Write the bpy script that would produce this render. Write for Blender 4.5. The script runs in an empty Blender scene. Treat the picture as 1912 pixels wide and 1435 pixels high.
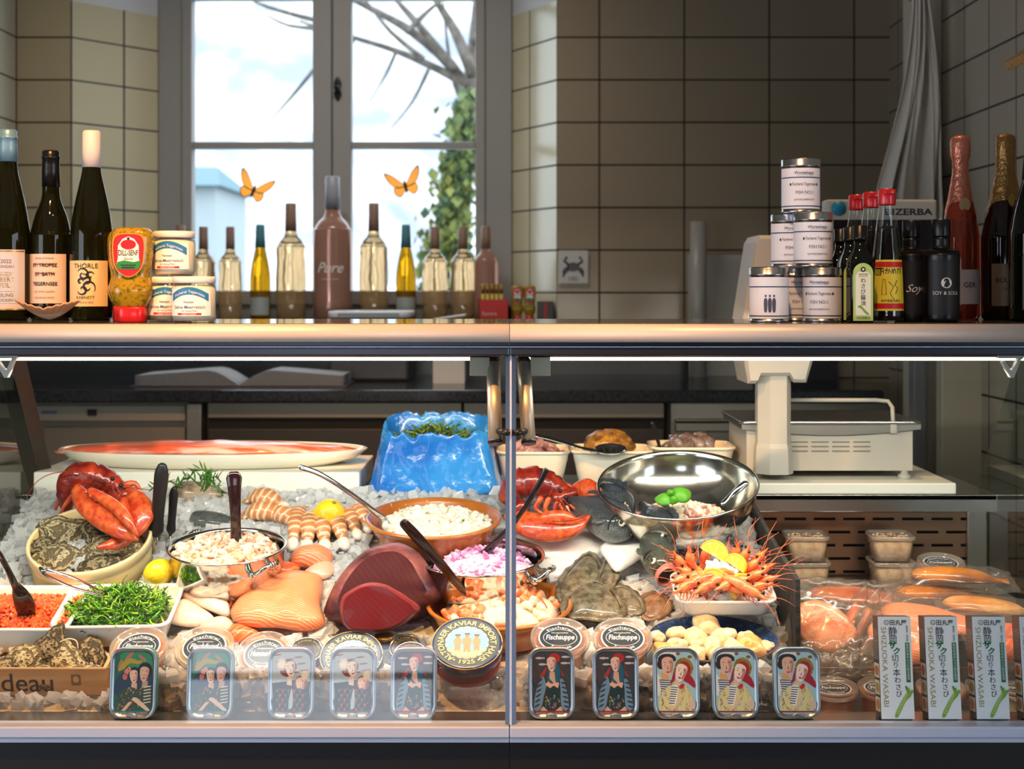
import bpy, bmesh, math, random
from mathutils import Vector, Matrix, noise
sc = bpy.context.scene
COL = sc.collection
R = math.radians
PI = math.pi
F = 2656.0          # focal length in pixels of a 1912 px wide frame
CZ = 1.32           # eye height
def P(u, v, d): return Vector(((u-956)/F*d, d, CZ-(v-540)/F*d))
def lin(c):
    out = []
    for x in c:
        x /= 255.0
        out.append(x/12.92 if x <= .04045 else ((x+.055)/1.055)**2.4)
    return (out[0], out[1], out[2], 1)

# ------------------------------------------------------------ camera, world, light, exposure
cam = bpy.data.cameras.new('camera'); camo = bpy.data.objects.new('camera', cam); COL.objects.link(camo)
camo.location = (0, 0, CZ); camo.rotation_euler = (R(90), 0, 0)
cam.sensor_width = 36; cam.lens = F*36/1912; cam.shift_y = -177.5/1912
cam.clip_start = .05; cam.clip_end = 500
cam.dof.use_dof = True; cam.dof.focus_distance = 2.42; cam.dof.aperture_fstop = 5.6
sc.camera = camo
sc.view_settings.view_transform = 'Standard'; sc.view_settings.look = 'None'
sc.view_settings.exposure = 0.0; sc.view_settings.gamma = 1; sc.view_settings.use_curve_mapping = False
w = bpy.data.worlds.new('overcast_sky'); sc.world = w; w.use_nodes = True
bg = w.node_tree.nodes['Background']; bg.inputs[0].default_value = (.78, .88, 1, 1); bg.inputs[1].default_value = 4.8
try:
    sc.cycles.caustics_reflective = False; sc.cycles.caustics_refractive = False
    sc.cycles.max_bounces = 10; sc.cycles.transparent_max_bounces = 16; sc.cycles.sample_clamp_indirect = 6
except Exception: pass
def area(name, loc, target, sx, sy, power, col, spread=180):
    l = bpy.data.lights.new(name, 'AREA'); l.shape = 'RECTANGLE'; l.size = sx; l.size_y = sy
    l.energy = power; l.color = col; l.spread = R(spread)
    o = bpy.data.objects.new(name, l); COL.objects.link(o); o.location = loc
    o.rotation_euler = (Vector(target)-Vector(loc)).to_track_quat('-Z', 'Y').to_euler(); return o
def spot(name, loc, target, power, col, ang, blend=.6, rad=.04):
    l = bpy.data.lights.new(name, 'SPOT'); l.energy = power; l.color = col; l.spot_size = R(ang); l.spot_blend = blend; l.shadow_soft_size = rad
    o = bpy.data.objects.new(name, l); COL.objects.link(o); o.location = loc
    o.rotation_euler = (Vector(target)-Vector(loc)).to_track_quat('-Z', 'Y').to_euler(); return o
# strip lamps under the two worktops (light the case)
area('case_strip_lamp', (-.50, 2.385, 1.196), (-.50, 2.66, .70), .96, .03, 6.9, (1, .92, .79))
area('case_strip_lamp', (.50, 2.385, 1.196), (.50, 2.66, .70), .96, .03, 6.9, (1, .92, .79))
# warm halogen downlights of the shop ceiling over the counter
spot('ceiling_downlight', (-.60, 1.15, 2.75), (-.50, 2.4, 1.25), 300, (1, .46, .15), 55)
spot('ceiling_downlight', (.15, 1.15, 2.75), (.0, 2.4, 1.25), 110, (1, .54, .22), 50)
spot('ceiling_downlight', (.75, 2.9, 2.85), (.85, 2.7, 1.25), 40, (1, .60, .28), 40)

# added neutral fill light, no real lamp: brightens window frame and sill bottles
area('aisle_fill_light', (-.55, 3.95, 2.92), (-.65, 4.9, 1.5), .9, .12, 6, (1, .92, .82), 100)

# ------------------------------------------------------------ materials
def mat(name, col, rough=.5, metal=0, col2=None, ns=20, lo=.4, hi=.6, det=4, bump=0, bs=60, trans=0, ior=1.45, sss=0, sssr=.01, coat=0,
        emit=0, alpha=1, spec=.5, vor=False, stretch=None, aniso=0, tint=None):
    m = bpy.data.materials.new(name); m.use_nodes = True
    nt = m.node_tree; b = nt.nodes['Principled BSDF']; L = nt.links
    c = lin(col)
    b.inputs['Base Color'].default_value = c
    b.inputs['Roughness'].default_value = rough; b.inputs['Metallic'].default_value = metal
    b.inputs['IOR'].default_value = ior; b.inputs['Specular IOR Level'].default_value = spec
    if trans: b.inputs['Transmission Weight'].default_value = trans
    if sss:
        b.inputs['Subsurface Weight'].default_value = sss; b.inputs['Subsurface Scale'].default_value = sssr
        b.inputs['Subsurface Radius'].default_value = (1, .45, .3)
    if coat: b.inputs['Coat Weight'].default_value = coat; b.inputs['Coat Roughness'].default_value = .06
    if emit: b.inputs['Emission Color'].default_value = c; b.inputs['Emission Strength'].default_value = emit
    if alpha < 1: b.inputs['Alpha'].default_value = alpha
    if col2 is not None or bump:
        tc = nt.nodes.new('ShaderNodeTexCoord'); src = tc.outputs['Object']
        if stretch:
            mp = nt.nodes.new('ShaderNodeMapping'); mp.inputs['Scale'].default_value = stretch
            L.new(src, mp.inputs[0]); src = mp.outputs[0]
    if col2 is not None:
        if vor:
            n = nt.nodes.new('ShaderNodeTexVoronoi'); n.inputs['Scale'].default_value = ns; o = n.outputs['Distance']
        else:
            n = nt.nodes.new('ShaderNodeTexNoise'); n.inputs['Scale'].default_value = ns; n.inputs['Detail'].default_value = det; o = n.outputs[0]
        L.new(src, n.inputs['Vector'])
        r = nt.nodes.new('ShaderNodeValToRGB'); r.color_ramp.elements[0].position = lo; r.color_ramp.elements[1].position = hi
        r.color_ramp.elements[0].color = c; r.color_ramp.elements[1].color = lin(col2)
        L.new(o, r.inputs[0]); L.new(r.outputs[0], b.inputs['Base Color'])
    if bump:
        n2 = nt.nodes.new('ShaderNodeTexNoise'); n2.inputs['Scale'].default_value = bs; n2.inputs['Detail'].default_value = 3
        L.new(src, n2.inputs['Vector'])
        bp = nt.nodes.new('ShaderNodeBump'); bp.inputs['Strength'].default_value = bump; bp.inputs['Distance'].default_value = .01
        L.new(n2.outputs[0], bp.inputs['Height']); L.new(bp.outputs[0], b.inputs['Normal'])
    return m
def stripes(name, c1, c2, scale, dist, axis='X', lo=.3, hi=.7, rough=.35, dscale=1.5, rot=(0, 0, 0), bump=.15, sss=0, coat=.0, prof='SIN', rings=False):
    m = mat(name, c1, rough, sss=sss, coat=coat); nt = m.node_tree; L = nt.links; b = nt.nodes['Principled BSDF']
    tc = nt.nodes.new('ShaderNodeTexCoord'); mp = nt.nodes.new('ShaderNodeMapping'); mp.inputs['Rotation'].default_value = rot
    wv = nt.nodes.new('ShaderNodeTexWave'); wv.inputs['Scale'].default_value = scale; wv.inputs['Distortion'].default_value = dist
    wv.inputs['Detail'].default_value = 3; wv.inputs['Detail Scale'].default_value = dscale; wv.wave_profile = prof
    if rings: wv.wave_type = 'RINGS'; wv.rings_direction = axis
    else: wv.bands_direction = axis
    r = nt.nodes.new('ShaderNodeValToRGB'); r.color_ramp.elements[0].position = lo; r.color_ramp.elements[1].position = hi
    r.color_ramp.elements[0].color = lin(c1); r.color_ramp.elements[1].color = lin(c2)
    L.new(tc.outputs['Object'], mp.inputs[0]); L.new(mp.outputs[0], wv.inputs['Vector']); L.new(wv.outputs['Fac'], r.inputs[0]); L.new(r.outputs[0], b.inputs['Base Color'])
    if bump:
        bp = nt.nodes.new('ShaderNodeBump'); bp.inputs['Strength'].default_value = bump; bp.inputs['Distance'].default_value = .004
        L.new(wv.outputs['Fac'], bp.inputs['Height']); L.new(bp.outputs[0], b.inputs['Normal'])
    return m
def tiles(name, c1, c2, grout, axes, ox, oz, tw, th, rough=.18):
    m = mat(name, c1, rough); nt = m.node_tree; L = nt.links; b = nt.nodes['Principled BSDF']
    g = nt.nodes.new('ShaderNodeNewGeometry'); s = nt.nodes.new('ShaderNodeSeparateXYZ'); L.new(g.outputs['Position'], s.inputs[0])
    c = nt.nodes.new('ShaderNodeCombineXYZ'); L.new(s.outputs[axes], c.inputs[0]); L.new(s.outputs['Z'], c.inputs[1])
    mp = nt.nodes.new('ShaderNodeMapping'); mp.inputs['Location'].default_value = (-ox+20*tw, -oz+20*th, 0); L.new(c.outputs[0], mp.inputs[0])
    br = nt.nodes.new('ShaderNodeTexBrick'); br.offset = 0; br.squash = 1
    br.inputs['Scale'].default_value = 1; br.inputs['Brick Width'].default_value = tw; br.inputs['Row Height'].default_value = th
    br.inputs['Mortar Size'].default_value = .0035; br.inputs['Mortar Smooth'].default_value = .2; br.inputs['Bias'].default_value = 0
    br.inputs['Color1'].default_value = lin(c1); br.inputs['Color2'].default_value = lin(c2); br.inputs['Mortar'].default_value = lin(grout)
    L.new(mp.outputs[0], br.inputs['Vector']); L.new(br.outputs['Color'], b.inputs['Base Color'])
    mr = nt.nodes.new('ShaderNodeMapRange'); mr.inputs[3].default_value = rough; mr.inputs[4].default_value = .8
    L.new(br.outputs['Fac'], mr.inputs[0]); L.new(mr.outputs[0], b.inputs['Roughness'])
    n2 = nt.nodes.new('ShaderNodeTexNoise'); n2.inputs['Scale'].default_value = 9; L.new(g.outputs['Position'], n2.inputs['Vector'])
    ad = nt.nodes.new('ShaderNodeMath'); ad.operation = 'MULTIPLY_ADD'; ad.inputs[1].default_value = -2.0
    L.new(br.outputs['Fac'], ad.inputs[0]); L.new(n2.outputs[0], ad.inputs[2])
    bp = nt.nodes.new('ShaderNodeBump'); bp.inputs['Strength'].default_value = .25; bp.inputs['Distance'].default_value = .006
    L.new(ad.outputs[0], bp.inputs['Height']); L.new(bp.outputs[0], b.inputs['Normal'])
    return m
def clear(name, tint=(255, 255, 255), refl=1.0, rough=.02, haze=0, hazecol=(255, 255, 255), ior=1.5, tl=.5):
    """thin sheet of clear glass or plastic: lets light through, mirrors by Fresnel, optional milky haze"""
    m = bpy.data.materials.new(name); m.use_nodes = True; nt = m.node_tree; L = nt.links; nt.nodes.clear()
    out = nt.nodes.new('ShaderNodeOutputMaterial'); t = nt.nodes.new('ShaderNodeBsdfTransparent'); t.inputs[0].default_value = lin(tint)
    g = nt.nodes.new('ShaderNodeBsdfGlossy'); g.inputs['Roughness'].default_value = rough
    fr = nt.nodes.new('ShaderNodeFresnel'); fr.inputs[0].default_value = ior
    geo = nt.nodes.new('ShaderNodeNewGeometry')           # leaving a thin sheet is not total reflection: use the entering index on both faces
    inv = nt.nodes.new('ShaderNodeMath'); inv.operation = 'DIVIDE'; inv.inputs[0].default_value = 1; inv.inputs[1].default_value = ior
    mx = nt.nodes.new('ShaderNodeMix'); mx.inputs[2].default_value = ior
    L.new(geo.outputs['Backfacing'], mx.inputs[0]); L.new(inv.outputs[0], mx.inputs[3]); L.new(mx.outputs[0], fr.inputs[0])
    mu = nt.nodes.new('ShaderNodeMath'); mu.operation = 'MULTIPLY'; mu.inputs[1].default_value = refl; mu.use_clamp = True
    L.new(fr.outputs[0], mu.inputs[0])
    a = nt.nodes.new('ShaderNodeMixShader'); L.new(mu.outputs[0], a.inputs[0]); L.new(g.outputs[0], a.inputs[2])
    if haze:
        d = nt.nodes.new('ShaderNodeBsdfDiffuse'); d.inputs[0].default_value = lin(hazecol)
        tr = nt.nodes.new('ShaderNodeBsdfTranslucent'); tr.inputs[0].default_value = lin(hazecol)
        h0 = nt.nodes.new('ShaderNodeMixShader'); h0.inputs[0].default_value = tl; L.new(d.outputs[0], h0.inputs[1]); L.new(tr.outputs[0], h0.inputs[2])
        h = nt.nodes.new('ShaderNodeMixShader'); h.inputs[0].default_value = haze; L.new(t.outputs[0], h.inputs[1]); L.new(h0.outputs[0], h.inputs[2])
        L.new(h.outputs[0], a.inputs[1])
    else: L.new(t.outputs[0], a.inputs[1])
    L.new(a.outputs[0], out.inputs[0]); return m
_fl = {}
def ink(r, g, b, rough=.45):
    k = (r, g, b, rough)
    if k not in _fl: _fl[k] = mat('print_%d_%d_%d' % (r, g, b), (r, g, b), rough)
    return _fl[k]

# ------------------------------------------------------------ mesh building
def T(x, y=None, z=None): return Matrix.Translation(x if y is None else (x, y, z))
def RX(a): return Matrix.Rotation(R(a), 4, 'X')
def RY(a): return Matrix.Rotation(R(a), 4, 'Y')
def RZ(a): return Matrix.Rotation(R(a), 4, 'Z')
def S(x, y, z): return Matrix.Diagonal((x, y, z, 1))
class MB:
    def __init__(s): s.v = []; s.f = []; s.mi = []; s.sm = []; s.mats = []
    def add(s, geo, m, smooth=True, M=None):
        vs, fs = geo
        if m not in s.mats: s.mats.append(m)
        k = s.mats.index(m); o = len(s.v)
        if M is None: s.v += [tuple(p) for p in vs]
        else: s.v += [tuple(M @ Vector(p)) for p in vs]
        for f in fs: s.f.append(tuple(i+o for i in f))
        s.mi += [k]*len(fs); s.sm += [smooth]*len(fs); return s
    def build(s, name, parent=None, M=None, world=False):
        me = bpy.data.meshes.new(name); vs = s.v
        if world and parent is not None:
            q = Matrix(); pp = parent
            while pp is not None: q = pp.matrix_basis @ q; pp = pp.parent
            q = q.inverted(); vs = [tuple(q @ Vector(p)) for p in vs]
        me.from_pydata(vs, [], s.f)
        for m in s.mats: me.materials.append(m)
        me.polygons.foreach_set('material_index', s.mi); me.polygons.foreach_set('use_smooth', s.sm)
        me.update()
        o = bpy.data.objects.new(name, me); COL.objects.link(o)
        if parent is not None: o.parent = parent
        if M is not None: o.matrix_basis = M
        return o
def one(geo, m, name, parent=None, M=None, smooth=True, world=False):
    return MB().add(geo, m, smooth).build(name, parent, M, world)
def merge(*gs):
    v = []; f = []
    for a, b in gs:
        o = len(v); v += list(a); f += [tuple(i+o for i in q) for q in b]
    return v, f
def xf(geo, M): return [tuple(M @ Vector(p)) for p in geo[0]], geo[1]
def box(sx, sy, sz, bev=0, seg=2, c=(0, 0, 0)):
    b = bmesh.new(); bmesh.ops.create_cube(b, size=1)
    for v in b.verts: v.co = Vector((v.co.x*sx+c[0], v.co.y*sy+c[1], v.co.z*sz+c[2]))
    if bev: bmesh.ops.bevel(b, geom=b.edges[:], offset=bev, segments=seg, affect='EDGES', profile=.5)
    b.verts.index_update()
    g = ([tuple(v.co) for v in b.verts], [tuple(v.index for v in f.verts) for f in b.faces]); b.free(); return g
def bx(x0, x1, y0, y1, z0, z1, bev=0, seg=2): return box(x1-x0, y1-y0, z1-z0, bev, seg, ((x0+x1)/2, (y0+y1)/2, (z0+z1)/2))
def loft(rings, cap=(True, True), closed=True):
    vs = []; fs = []; n = len(rings[0])
    for r in rings: vs += [tuple(p) for p in r]
    for i in range(len(rings)-1):
        for j in range(n if closed else n-1):
            k = (j+1) % n; fs.append((i*n+j, i*n+k, (i+1)*n+k, (i+1)*n+j))
    if cap[0]: fs.append(tuple(reversed(range(n))))
    if cap[1]: fs.append(tuple((len(rings)-1)*n+j for j in range(n)))
    return vs, fs
def lathe(prof, n=32, twist=None):
    rings = []
    for r, z in prof:
        r = max(r, 1e-5); rings.append([(r*math.cos(2*PI*j/n), r*math.sin(2*PI*j/n), z) for j in range(n)])
    return loft(rings, (prof[0][0] < 1e-4, prof[-1][0] < 1e-4))
def smoothp(pts, k=4):
    """Catmull-Rom through points of any dimension"""
    pts = [tuple(p) for p in pts]; out = []; n = len(pts)
    for i in range(n-1):
        p0 = pts[max(i-1, 0)]; p1 = pts[i]; p2 = pts[i+1]; p3 = pts[min(i+2, n-1)]
        for q in range(k):
            t = q/k
            out.append(tuple(.5*(2*b+(c-a)*t+(2*a-5*b+4*c-d)*t*t+(3*b-a-3*c+d)*t**3) for a, b, c, d in zip(p0, p1, p2, p3)))
    out.append(pts[-1]); return out
def tube(pts, ra, rb=None, n=8, up=(0, 0, 1), cap=True, sm=0, rnd=False):
    """swept ellipse; ra = half width across (path x up), rb = half height along up"""
    m = len(pts)
    ra = list(ra) if hasattr(ra, '__len__') else [ra]*m
    rb = ra if rb is None else (list(rb) if hasattr(rb, '__len__') else [rb]*m)
    if sm:
        q = smoothp([tuple(p)+(a, b) for p, a, b in zip(pts, ra, rb)], sm)
        pts = [Vector(x[:3]) for x in q]; ra = [max(x[3], 1e-5) for x in q]; rb = [max(x[4], 1e-5) for x in q]
    pts = [Vector(p) for p in pts]; m = len(pts); up = Vector(up); rings = []; pu = None
    for i in range(m):
        t = (pts[min(i+1, m-1)]-pts[max(i-1, 0)]).normalized()
        u = (pu if pu is not None else up); u = u-t*u.dot(t)
        if u.length < 1e-4: u = Vector((1, 0, 0))-t*t.x
        u.normalize(); pu = u; s = t.cross(u)
        rings.append([pts[i]+s*(ra[i]*math.cos(2*PI*j/n))+u*(rb[i]*math.sin(2*PI*j/n)) for j in range(n)])
    if rnd:
        def end(i, k):
            t = (pts[i]-pts[i+k]).normalized(); c = pts[i]
            return [[c+(p-c)*f+t*(ra[i]*g) for p in rings[i]] for f, g in ((.8, .5), (.45, .8))]
        a = end(0, 1); b = end(m-1, -1); rings = a[::-1]+rings+b
    return loft(rings, (cap, cap))
def ring_tube(Rr, r, n=40, k=8, M=None, a0=0, a1=2*PI):
    full = abs(a1-a0-2*PI) < 1e-6
    pts = [Vector((Rr*math.cos(a0+(a1-a0)*i/n), Rr*math.sin(a0+(a1-a0)*i/n), 0)) for i in range(n+1)]
    return tube(pts, r, n=k, up=(0, 0, 1))
def sphere(r, n=16, k=10, sc_=(1, 1, 1), c=(0, 0, 0)):
    pr = [(r*math.sin(PI*i/k), -r*math.cos(PI*i/k)) for i in range(k+1)]
    v, f = lathe(pr, n); return [(p[0]*sc_[0]+c[0], p[1]*sc_[1]+c[1], p[2]*sc_[2]+c[2]) for p in v], f
def blob(rx, ry, rz, seed=0, amp=.15, freq=2.0, n=20, k=12, flat=0):
    v, f = sphere(1, n, k); o = Vector((seed*7.13, seed*3.7, seed*1.9)); out = []
    for p in v:
        q = Vector(p); s = 1+amp*noise.noise(q*freq+o)+amp*.5*noise.noise(q*freq*2.3+o)
        z = q.z*s
        if flat and z < -flat: z = -flat
        out.append((q.x*s*rx, q.y*s*ry, z*rz))
    return out, f
def rrect(w, h, r, k=5):
    pts = []
    for cx, cy, a in ((w/2-r, h/2-r, 0), (-w/2+r, h/2-r, 90), (-w/2+r, -h/2+r, 180), (w/2-r, -h/2+r, 270)):
        for i in range(k+1):
            t = R(a+90*i/k); pts.append((cx+r*math.cos(t), cy+r*math.sin(t)))
    return pts
def ell(rx, ry, n=32, c=(0, 0)): return [(c[0]+rx*math.cos(2*PI*i/n), c[1]+ry*math.sin(2*PI*i/n)) for i in range(n)]
def sections(secs, cap=(True, True)):
    """stack of 2D outlines [(outline, z)]"""
    return loft([[(x, y, z) for x, y in o] for o, z in secs], cap)
def scaled(o, sx, sy=None, c=(0, 0)):
    sy = sx if sy is None else sy; return [((x-c[0])*sx+c[0], (y-c[1])*sy+c[1]) for x, y in o]
def inset(o, d):
    cx = sum(p[0] for p in o)/len(o); cy = sum(p[1] for p in o)/len(o); out = []
    for x, y in o:
        l = math.hypot(x-cx, y-cy) or 1; k = max(0, (l-d)/l); out.append((cx+(x-cx)*k, cy+(y-cy)*k))
    return out
def prism(o, z0, z1, bev=0, seg=3):
    s = []
    if bev:
        for i in range(seg+1):
            a = PI/2*i/seg; s.append((inset(o, bev*(1-math.sin(a))), z0+bev*(1-math.cos(a))))
        for i in range(seg+1):
            a = PI/2*i/seg; s.append((inset(o, bev*(1-math.cos(a))), z1-bev*(1-math.sin(a))))
    else: s = [(o, z0), (o, z1)]
    return sections(s)
def sm2(o, k=4):
    """closed smooth outline through the points"""
    o = list(o); n = len(o); out = []
    for i in range(n):
        p0, p1, p2, p3 = o[i-1], o[i], o[(i+1) % n], o[(i+2) % n]
        for q in range(k):
            t = q/k; out.append(tuple(.5*(2*b+(c-a)*t+(2*a-5*b+4*c-d)*t*t+(3*b-a-3*c+d)*t**3) for a, b, c, d in zip(p0, p1, p2, p3)))
    return out
def dome(o, h, rings=8, p=2.2, base=0, amp=0, freq=20, seed=0, edge=.25):
    """soft slab over an outline: upright rounded edge of share `edge` of the height, then a crown"""
    cx = sum(q[0] for q in o)/len(o); cy = sum(q[1] for q in o)/len(o)
    secs = [[(x, y, base) for x, y in inset(o, .12*h)]]
    vs = []; 
    for i in range(rings+1):
        t = i/rings; k = 1-t; z = h*(edge+(1-edge)*(1-k**p)) if i else h*edge*.55
        ring = []
        for x, y in o:
            X = cx+(x-cx)*k; Y = cy+(y-cy)*k
            dz = amp*noise.noise(Vector((X*freq+seed, Y*freq, seed*1.7)))*min(1, .3+t*2)
            ring.append((X, Y, base+max(z+dz, .1*h)))
        secs.append(ring)
    v, f = loft(secs, (True, True)); return v, f
def disc(o, z=0): return [(x, y, z) for x, y in o], [tuple(range(len(o)))]
# ---- text as mesh
_tx = {}
def text(s, size, shear=0, bold=0, cx=True, spacing=1.0, sx=1.0):
    k = (s, shear, bold, spacing)
    if k not in _tx:
        cu = bpy.data.curves.new('t', 'FONT'); cu.body = s; cu.size = 1; cu.shear = shear; cu.offset = bold; cu.resolution_u = 3
        cu.space_character = spacing; cu.fill_mode = 'FRONT'
        ob = bpy.data.objects.new('t', cu); me = ob.to_mesh()
        _tx[k] = ([tuple(v.co) for v in me.vertices], [tuple(p.vertices) for p in me.polygons])
        ob.to_mesh_clear(); bpy.data.objects.remove(ob); bpy.data.curves.remove(cu)
    v, f = _tx[k]
    if not v: return [], []
    x0 = min(p[0] for p in v); x1 = max(p[0] for p in v); o = (x0+x1)/2 if cx else x0
    return [((p[0]-o)*size*sx, p[1]*size, 0) for p in v], f
def fit(s, width, height=None, **kw):
    """text scaled to a width (cap height optional, by stretch)"""
    v, f = text(s, 1, **kw)
    x = max(p[0] for p in v)-min(p[0] for p in v); k = width/x
    if height is None: return [(p[0]*k, p[1]*k, 0) for p in v], f
    h = .72; return [(p[0]*k, p[1]*height/h, 0) for p in v], f
def face(geo, x=0, z=0, y=0): return [(p[0]+x, y, p[1]+z) for p in geo[0]], geo[1]          # flat, facing -Y
def cyl(geo, r, z=0, a=0):                                                           # wrapped on a cylinder of radius r, facing -Y
    return [(r*math.sin(p[0]/r+a), -r*math.cos(p[0]/r+a), p[1]+z) for p in geo[0]], geo[1]
def arc(geo, r, mid=90, inner=False):                                                 # bent along a circle in the XY plane
    out = []
    for p in geo[0]:
        if inner: a = R(mid)+p[0]/r; q = r-p[1]
        else: a = R(mid)-p[0]/r; q = r+p[1]
        out.append((q*math.cos(a), q*math.sin(a), p[2]))
    return out, geo[1]
def wrap(r, z0, z1, a0, a1, n=20):
    rows = [[(r*math.sin(a0+(a1-a0)*j/n), -r*math.cos(a0+(a1-a0)*j/n), z) for j in range(n+1)] for z in (z0, z1)]
    return loft(rows, (False, False), closed=False)
def grid(fn, nx, ny):
    vs = [fn(i/nx, j/ny) for j in range(ny+1) for i in range(nx+1)]
    return vs, [(j*(nx+1)+i, j*(nx+1)+i+1, (j+1)*(nx+1)+i+1, (j+1)*(nx+1)+i) for j in range(ny) for i in range(nx)]
# ---- things
def tag(o, label=None, cat=None, group=None, kind=None):
    if label: o['label'] = label
    if cat: o['category'] = cat
    if group: o['group'] = group
    if kind: o['kind'] = kind
    return o
def thing(name, label, cat, M, group=None):
    o = bpy.data.objects.new(name, None); COL.objects.link(o); o.empty_display_size = .02
    if isinstance(M, Vector): M = T(M)
    o.matrix_basis = M; return tag(o, label, cat, group)
def struct(name, geo, m, smooth=False):
    o = one(geo, m, name, smooth=smooth); o['kind'] = 'structure'; return o
def dup(root, M, label=None, group=None):
    def cp(o, par):
        c = o.copy(); COL.objects.link(c)
        if par is not None: c.parent = par
        for ch in kids.get(o, []): cp(ch, c)
        return c
    kids = {}
    for o in COL.objects:
        if o.parent is not None: kids.setdefault(o.parent, []).append(o)
    r = cp(root, None)
    if isinstance(M, Vector): M = T(M)
    r.matrix_basis = M
    if label: r['label'] = label
    if group: r['group'] = group
    return r
rnd = random.Random(7)
# ============================================================ the room
m_tile = tiles('glazed_wall_tiles', (158, 142, 120), (151, 135, 113), (46, 36, 27), 'X', .307, 2.056, .2985, .1495)  # darker than the pale reveal tiles: the wall's shade is in this colour
m_tileL = tiles('glazed_wall_tiles_short', (182, 166, 134), (175, 159, 127), (58, 46, 34), 'X', -1.743, 2.056, .1945, .1495)
m_tileR = tiles('glazed_side_tiles', (176, 166, 150), (169, 158, 142), (48, 40, 33), 'Y', 4.09, 1.94, .2, .1495)  # right wall's shade is put into the tile colour as well
m_tileV = tiles('glazed_reveal_tiles', (214, 206, 176), (206, 198, 166), (72, 72, 74), 'Y', 5.175, 2.056, .175, .1495)
m_tileY = tiles('glazed_left_tiles', (200, 198, 180), (194, 190, 170), (58, 46, 34), 'Y', 5.0, 2.056, .2985, .1495)
m_plaster = mat('white_plaster', (214, 216, 220), .8, bump=.1, bs=30)
m_ceil = mat('ceiling_paint', (140, 134, 126), .9)
m_floor = mat('floor_stone', (92, 84, 78), .35, col2=(74, 68, 64), ns=6)
m_frame = mat('window_paint', (150, 148, 146), .45)
m_trimw = mat('off_white_trim', (190, 178, 160), .5)
m_dark = mat('dark_gap', (16, 14, 14), .8)
def quad(a, b, c, d): return [a, b, c, d], [(0, 1, 2, 3)]
struct('floor', bx(-3.2, 3.2, -3.2, 5.3, -.1, 0), m_floor)
struct('ceiling', bx(-3.3, 3.3, -3.3, 5.4, 3.0, 3.1), m_ceil)
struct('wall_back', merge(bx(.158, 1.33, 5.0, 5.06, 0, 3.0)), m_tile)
struct('wall_back_left', bx(-1.743, -1.549, 5.0, 5.06, 0, 2.34), m_tileL)
struct('wall_above_left', bx(-1.743, -1.549, 5.0, 5.06, 2.34, 3.0), mat('dark_green_paint', (46, 58, 50), .7))
struct('wall_lintel', bx(-1.549, .158, 5.0, 5.3, 2.72, 3.0), m_plaster)
struct('wall_parapet', bx(-1.549, .158, 4.98, 5.36, 0, 1.195), m_plaster)
struct('wall_reveal_left', quad((-1.549, 5.0, 1.1), (-1.549, 5.0, 2.335), (-1.313, 5.3, 2.335), (-1.313, 5.3, 1.1)), m_tileV)
struct('wall_reveal_right', quad((.158, 5.0, 1.1), (-.002, 5.3, 1.1), (-.002, 5.3, 2.335), (.158, 5.0, 2.335)), m_tileV)
struct('wall_reveal_plaster_left', quad((-1.549, 5.0, 2.335), (-1.549, 5.0, 2.75), (-1.313, 5.3, 2.75), (-1.313, 5.3, 2.335)), m_plaster)
struct('wall_reveal_plaster_right', quad((.158, 5.0, 2.335), (-.002, 5.3, 2.335), (-.002, 5.3, 2.75), (.158, 5.0, 2.75)), m_plaster)
struct('wall_left', bx(-1.80, -1.743, 1.8, 5.06, 0, 3.0), m_tileY)
struct('wall_right', merge(bx(1.237, 1.30, 1.8, 4.1, 0, 3.0)), m_tileR)
struct('wall_niche', bx(1.327, 1.39, 4.1, 5.06, 0, 3.0), m_tileR)
struct('trim_1', bx(1.148, 1.327, 4.1, 4.18, 0, 3.0, .004), m_trimw)
m_pipe = mat('pale_pipe', (196, 190, 184), .4)
o = one(tube([(1.168, 4.07, 0), (1.168, 4.07, 1.70)], .02, n=14), m_pipe, 'drain_pipe')
tag(o, 'pale vertical pipe in the tiled corner below the hanging white cloth', 'pipe')
# sill
struct('trim_2', bx(-1.56, .17, 4.94, 5.29, 1.195, 1.21, .004), mat('sill_stone', (88, 84, 82), .3))
# customer side of the shop: street window, plus two unseen side openings added for extra daylight
m_wallp = mat('shop_wall_paint', (86, 80, 74), .8)
struct('wall_partition_left', bx(-3.2, -1.743, 1.8, 1.86, 0, 3.0), m_wallp)
struct('wall_partition_right', bx(1.237, 3.2, 1.8, 1.86, 0, 3.0), m_wallp)
def wall_with_hole(name, axis, pos, a0, a1, h0, h1, z0, z1):
    t = .12
    parts = [(a0, h0, 0, 3.0), (h1, a1, 0, 3.0), (h0, h1, 0, z0), (h0, h1, z1, 3.0)]
    if axis == 'x': g = merge(*[bx(pos-t, pos, p, q, c, d) for p, q, c, d in parts])
    else: g = merge(*[bx(p, q, pos-t, pos, c, d) for p, q, c, d in parts])
    struct(name, g, m_wallp)
wall_with_hole('wall_light_opening_left', 'x', -3.2, -3.2, 1.8, -2.5, 1.7, .15, 2.1)  # opening added out of view, sized to light the counter front
wall_with_hole('wall_light_opening_right', 'x', 3.32, -3.2, 1.8, -2.5, 1.7, .15, 2.1)  # matching added opening on the other side, also only for daylight
wall_with_hole('wall_front', 'y', -3.2, -3.3, 3.3, -1.72, -.42, .35, 1.53)
struct('trim_3', merge(bx(-1.72, -.42, -3.27, -3.2, 1.345, 1.375)), m_dark)

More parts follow.
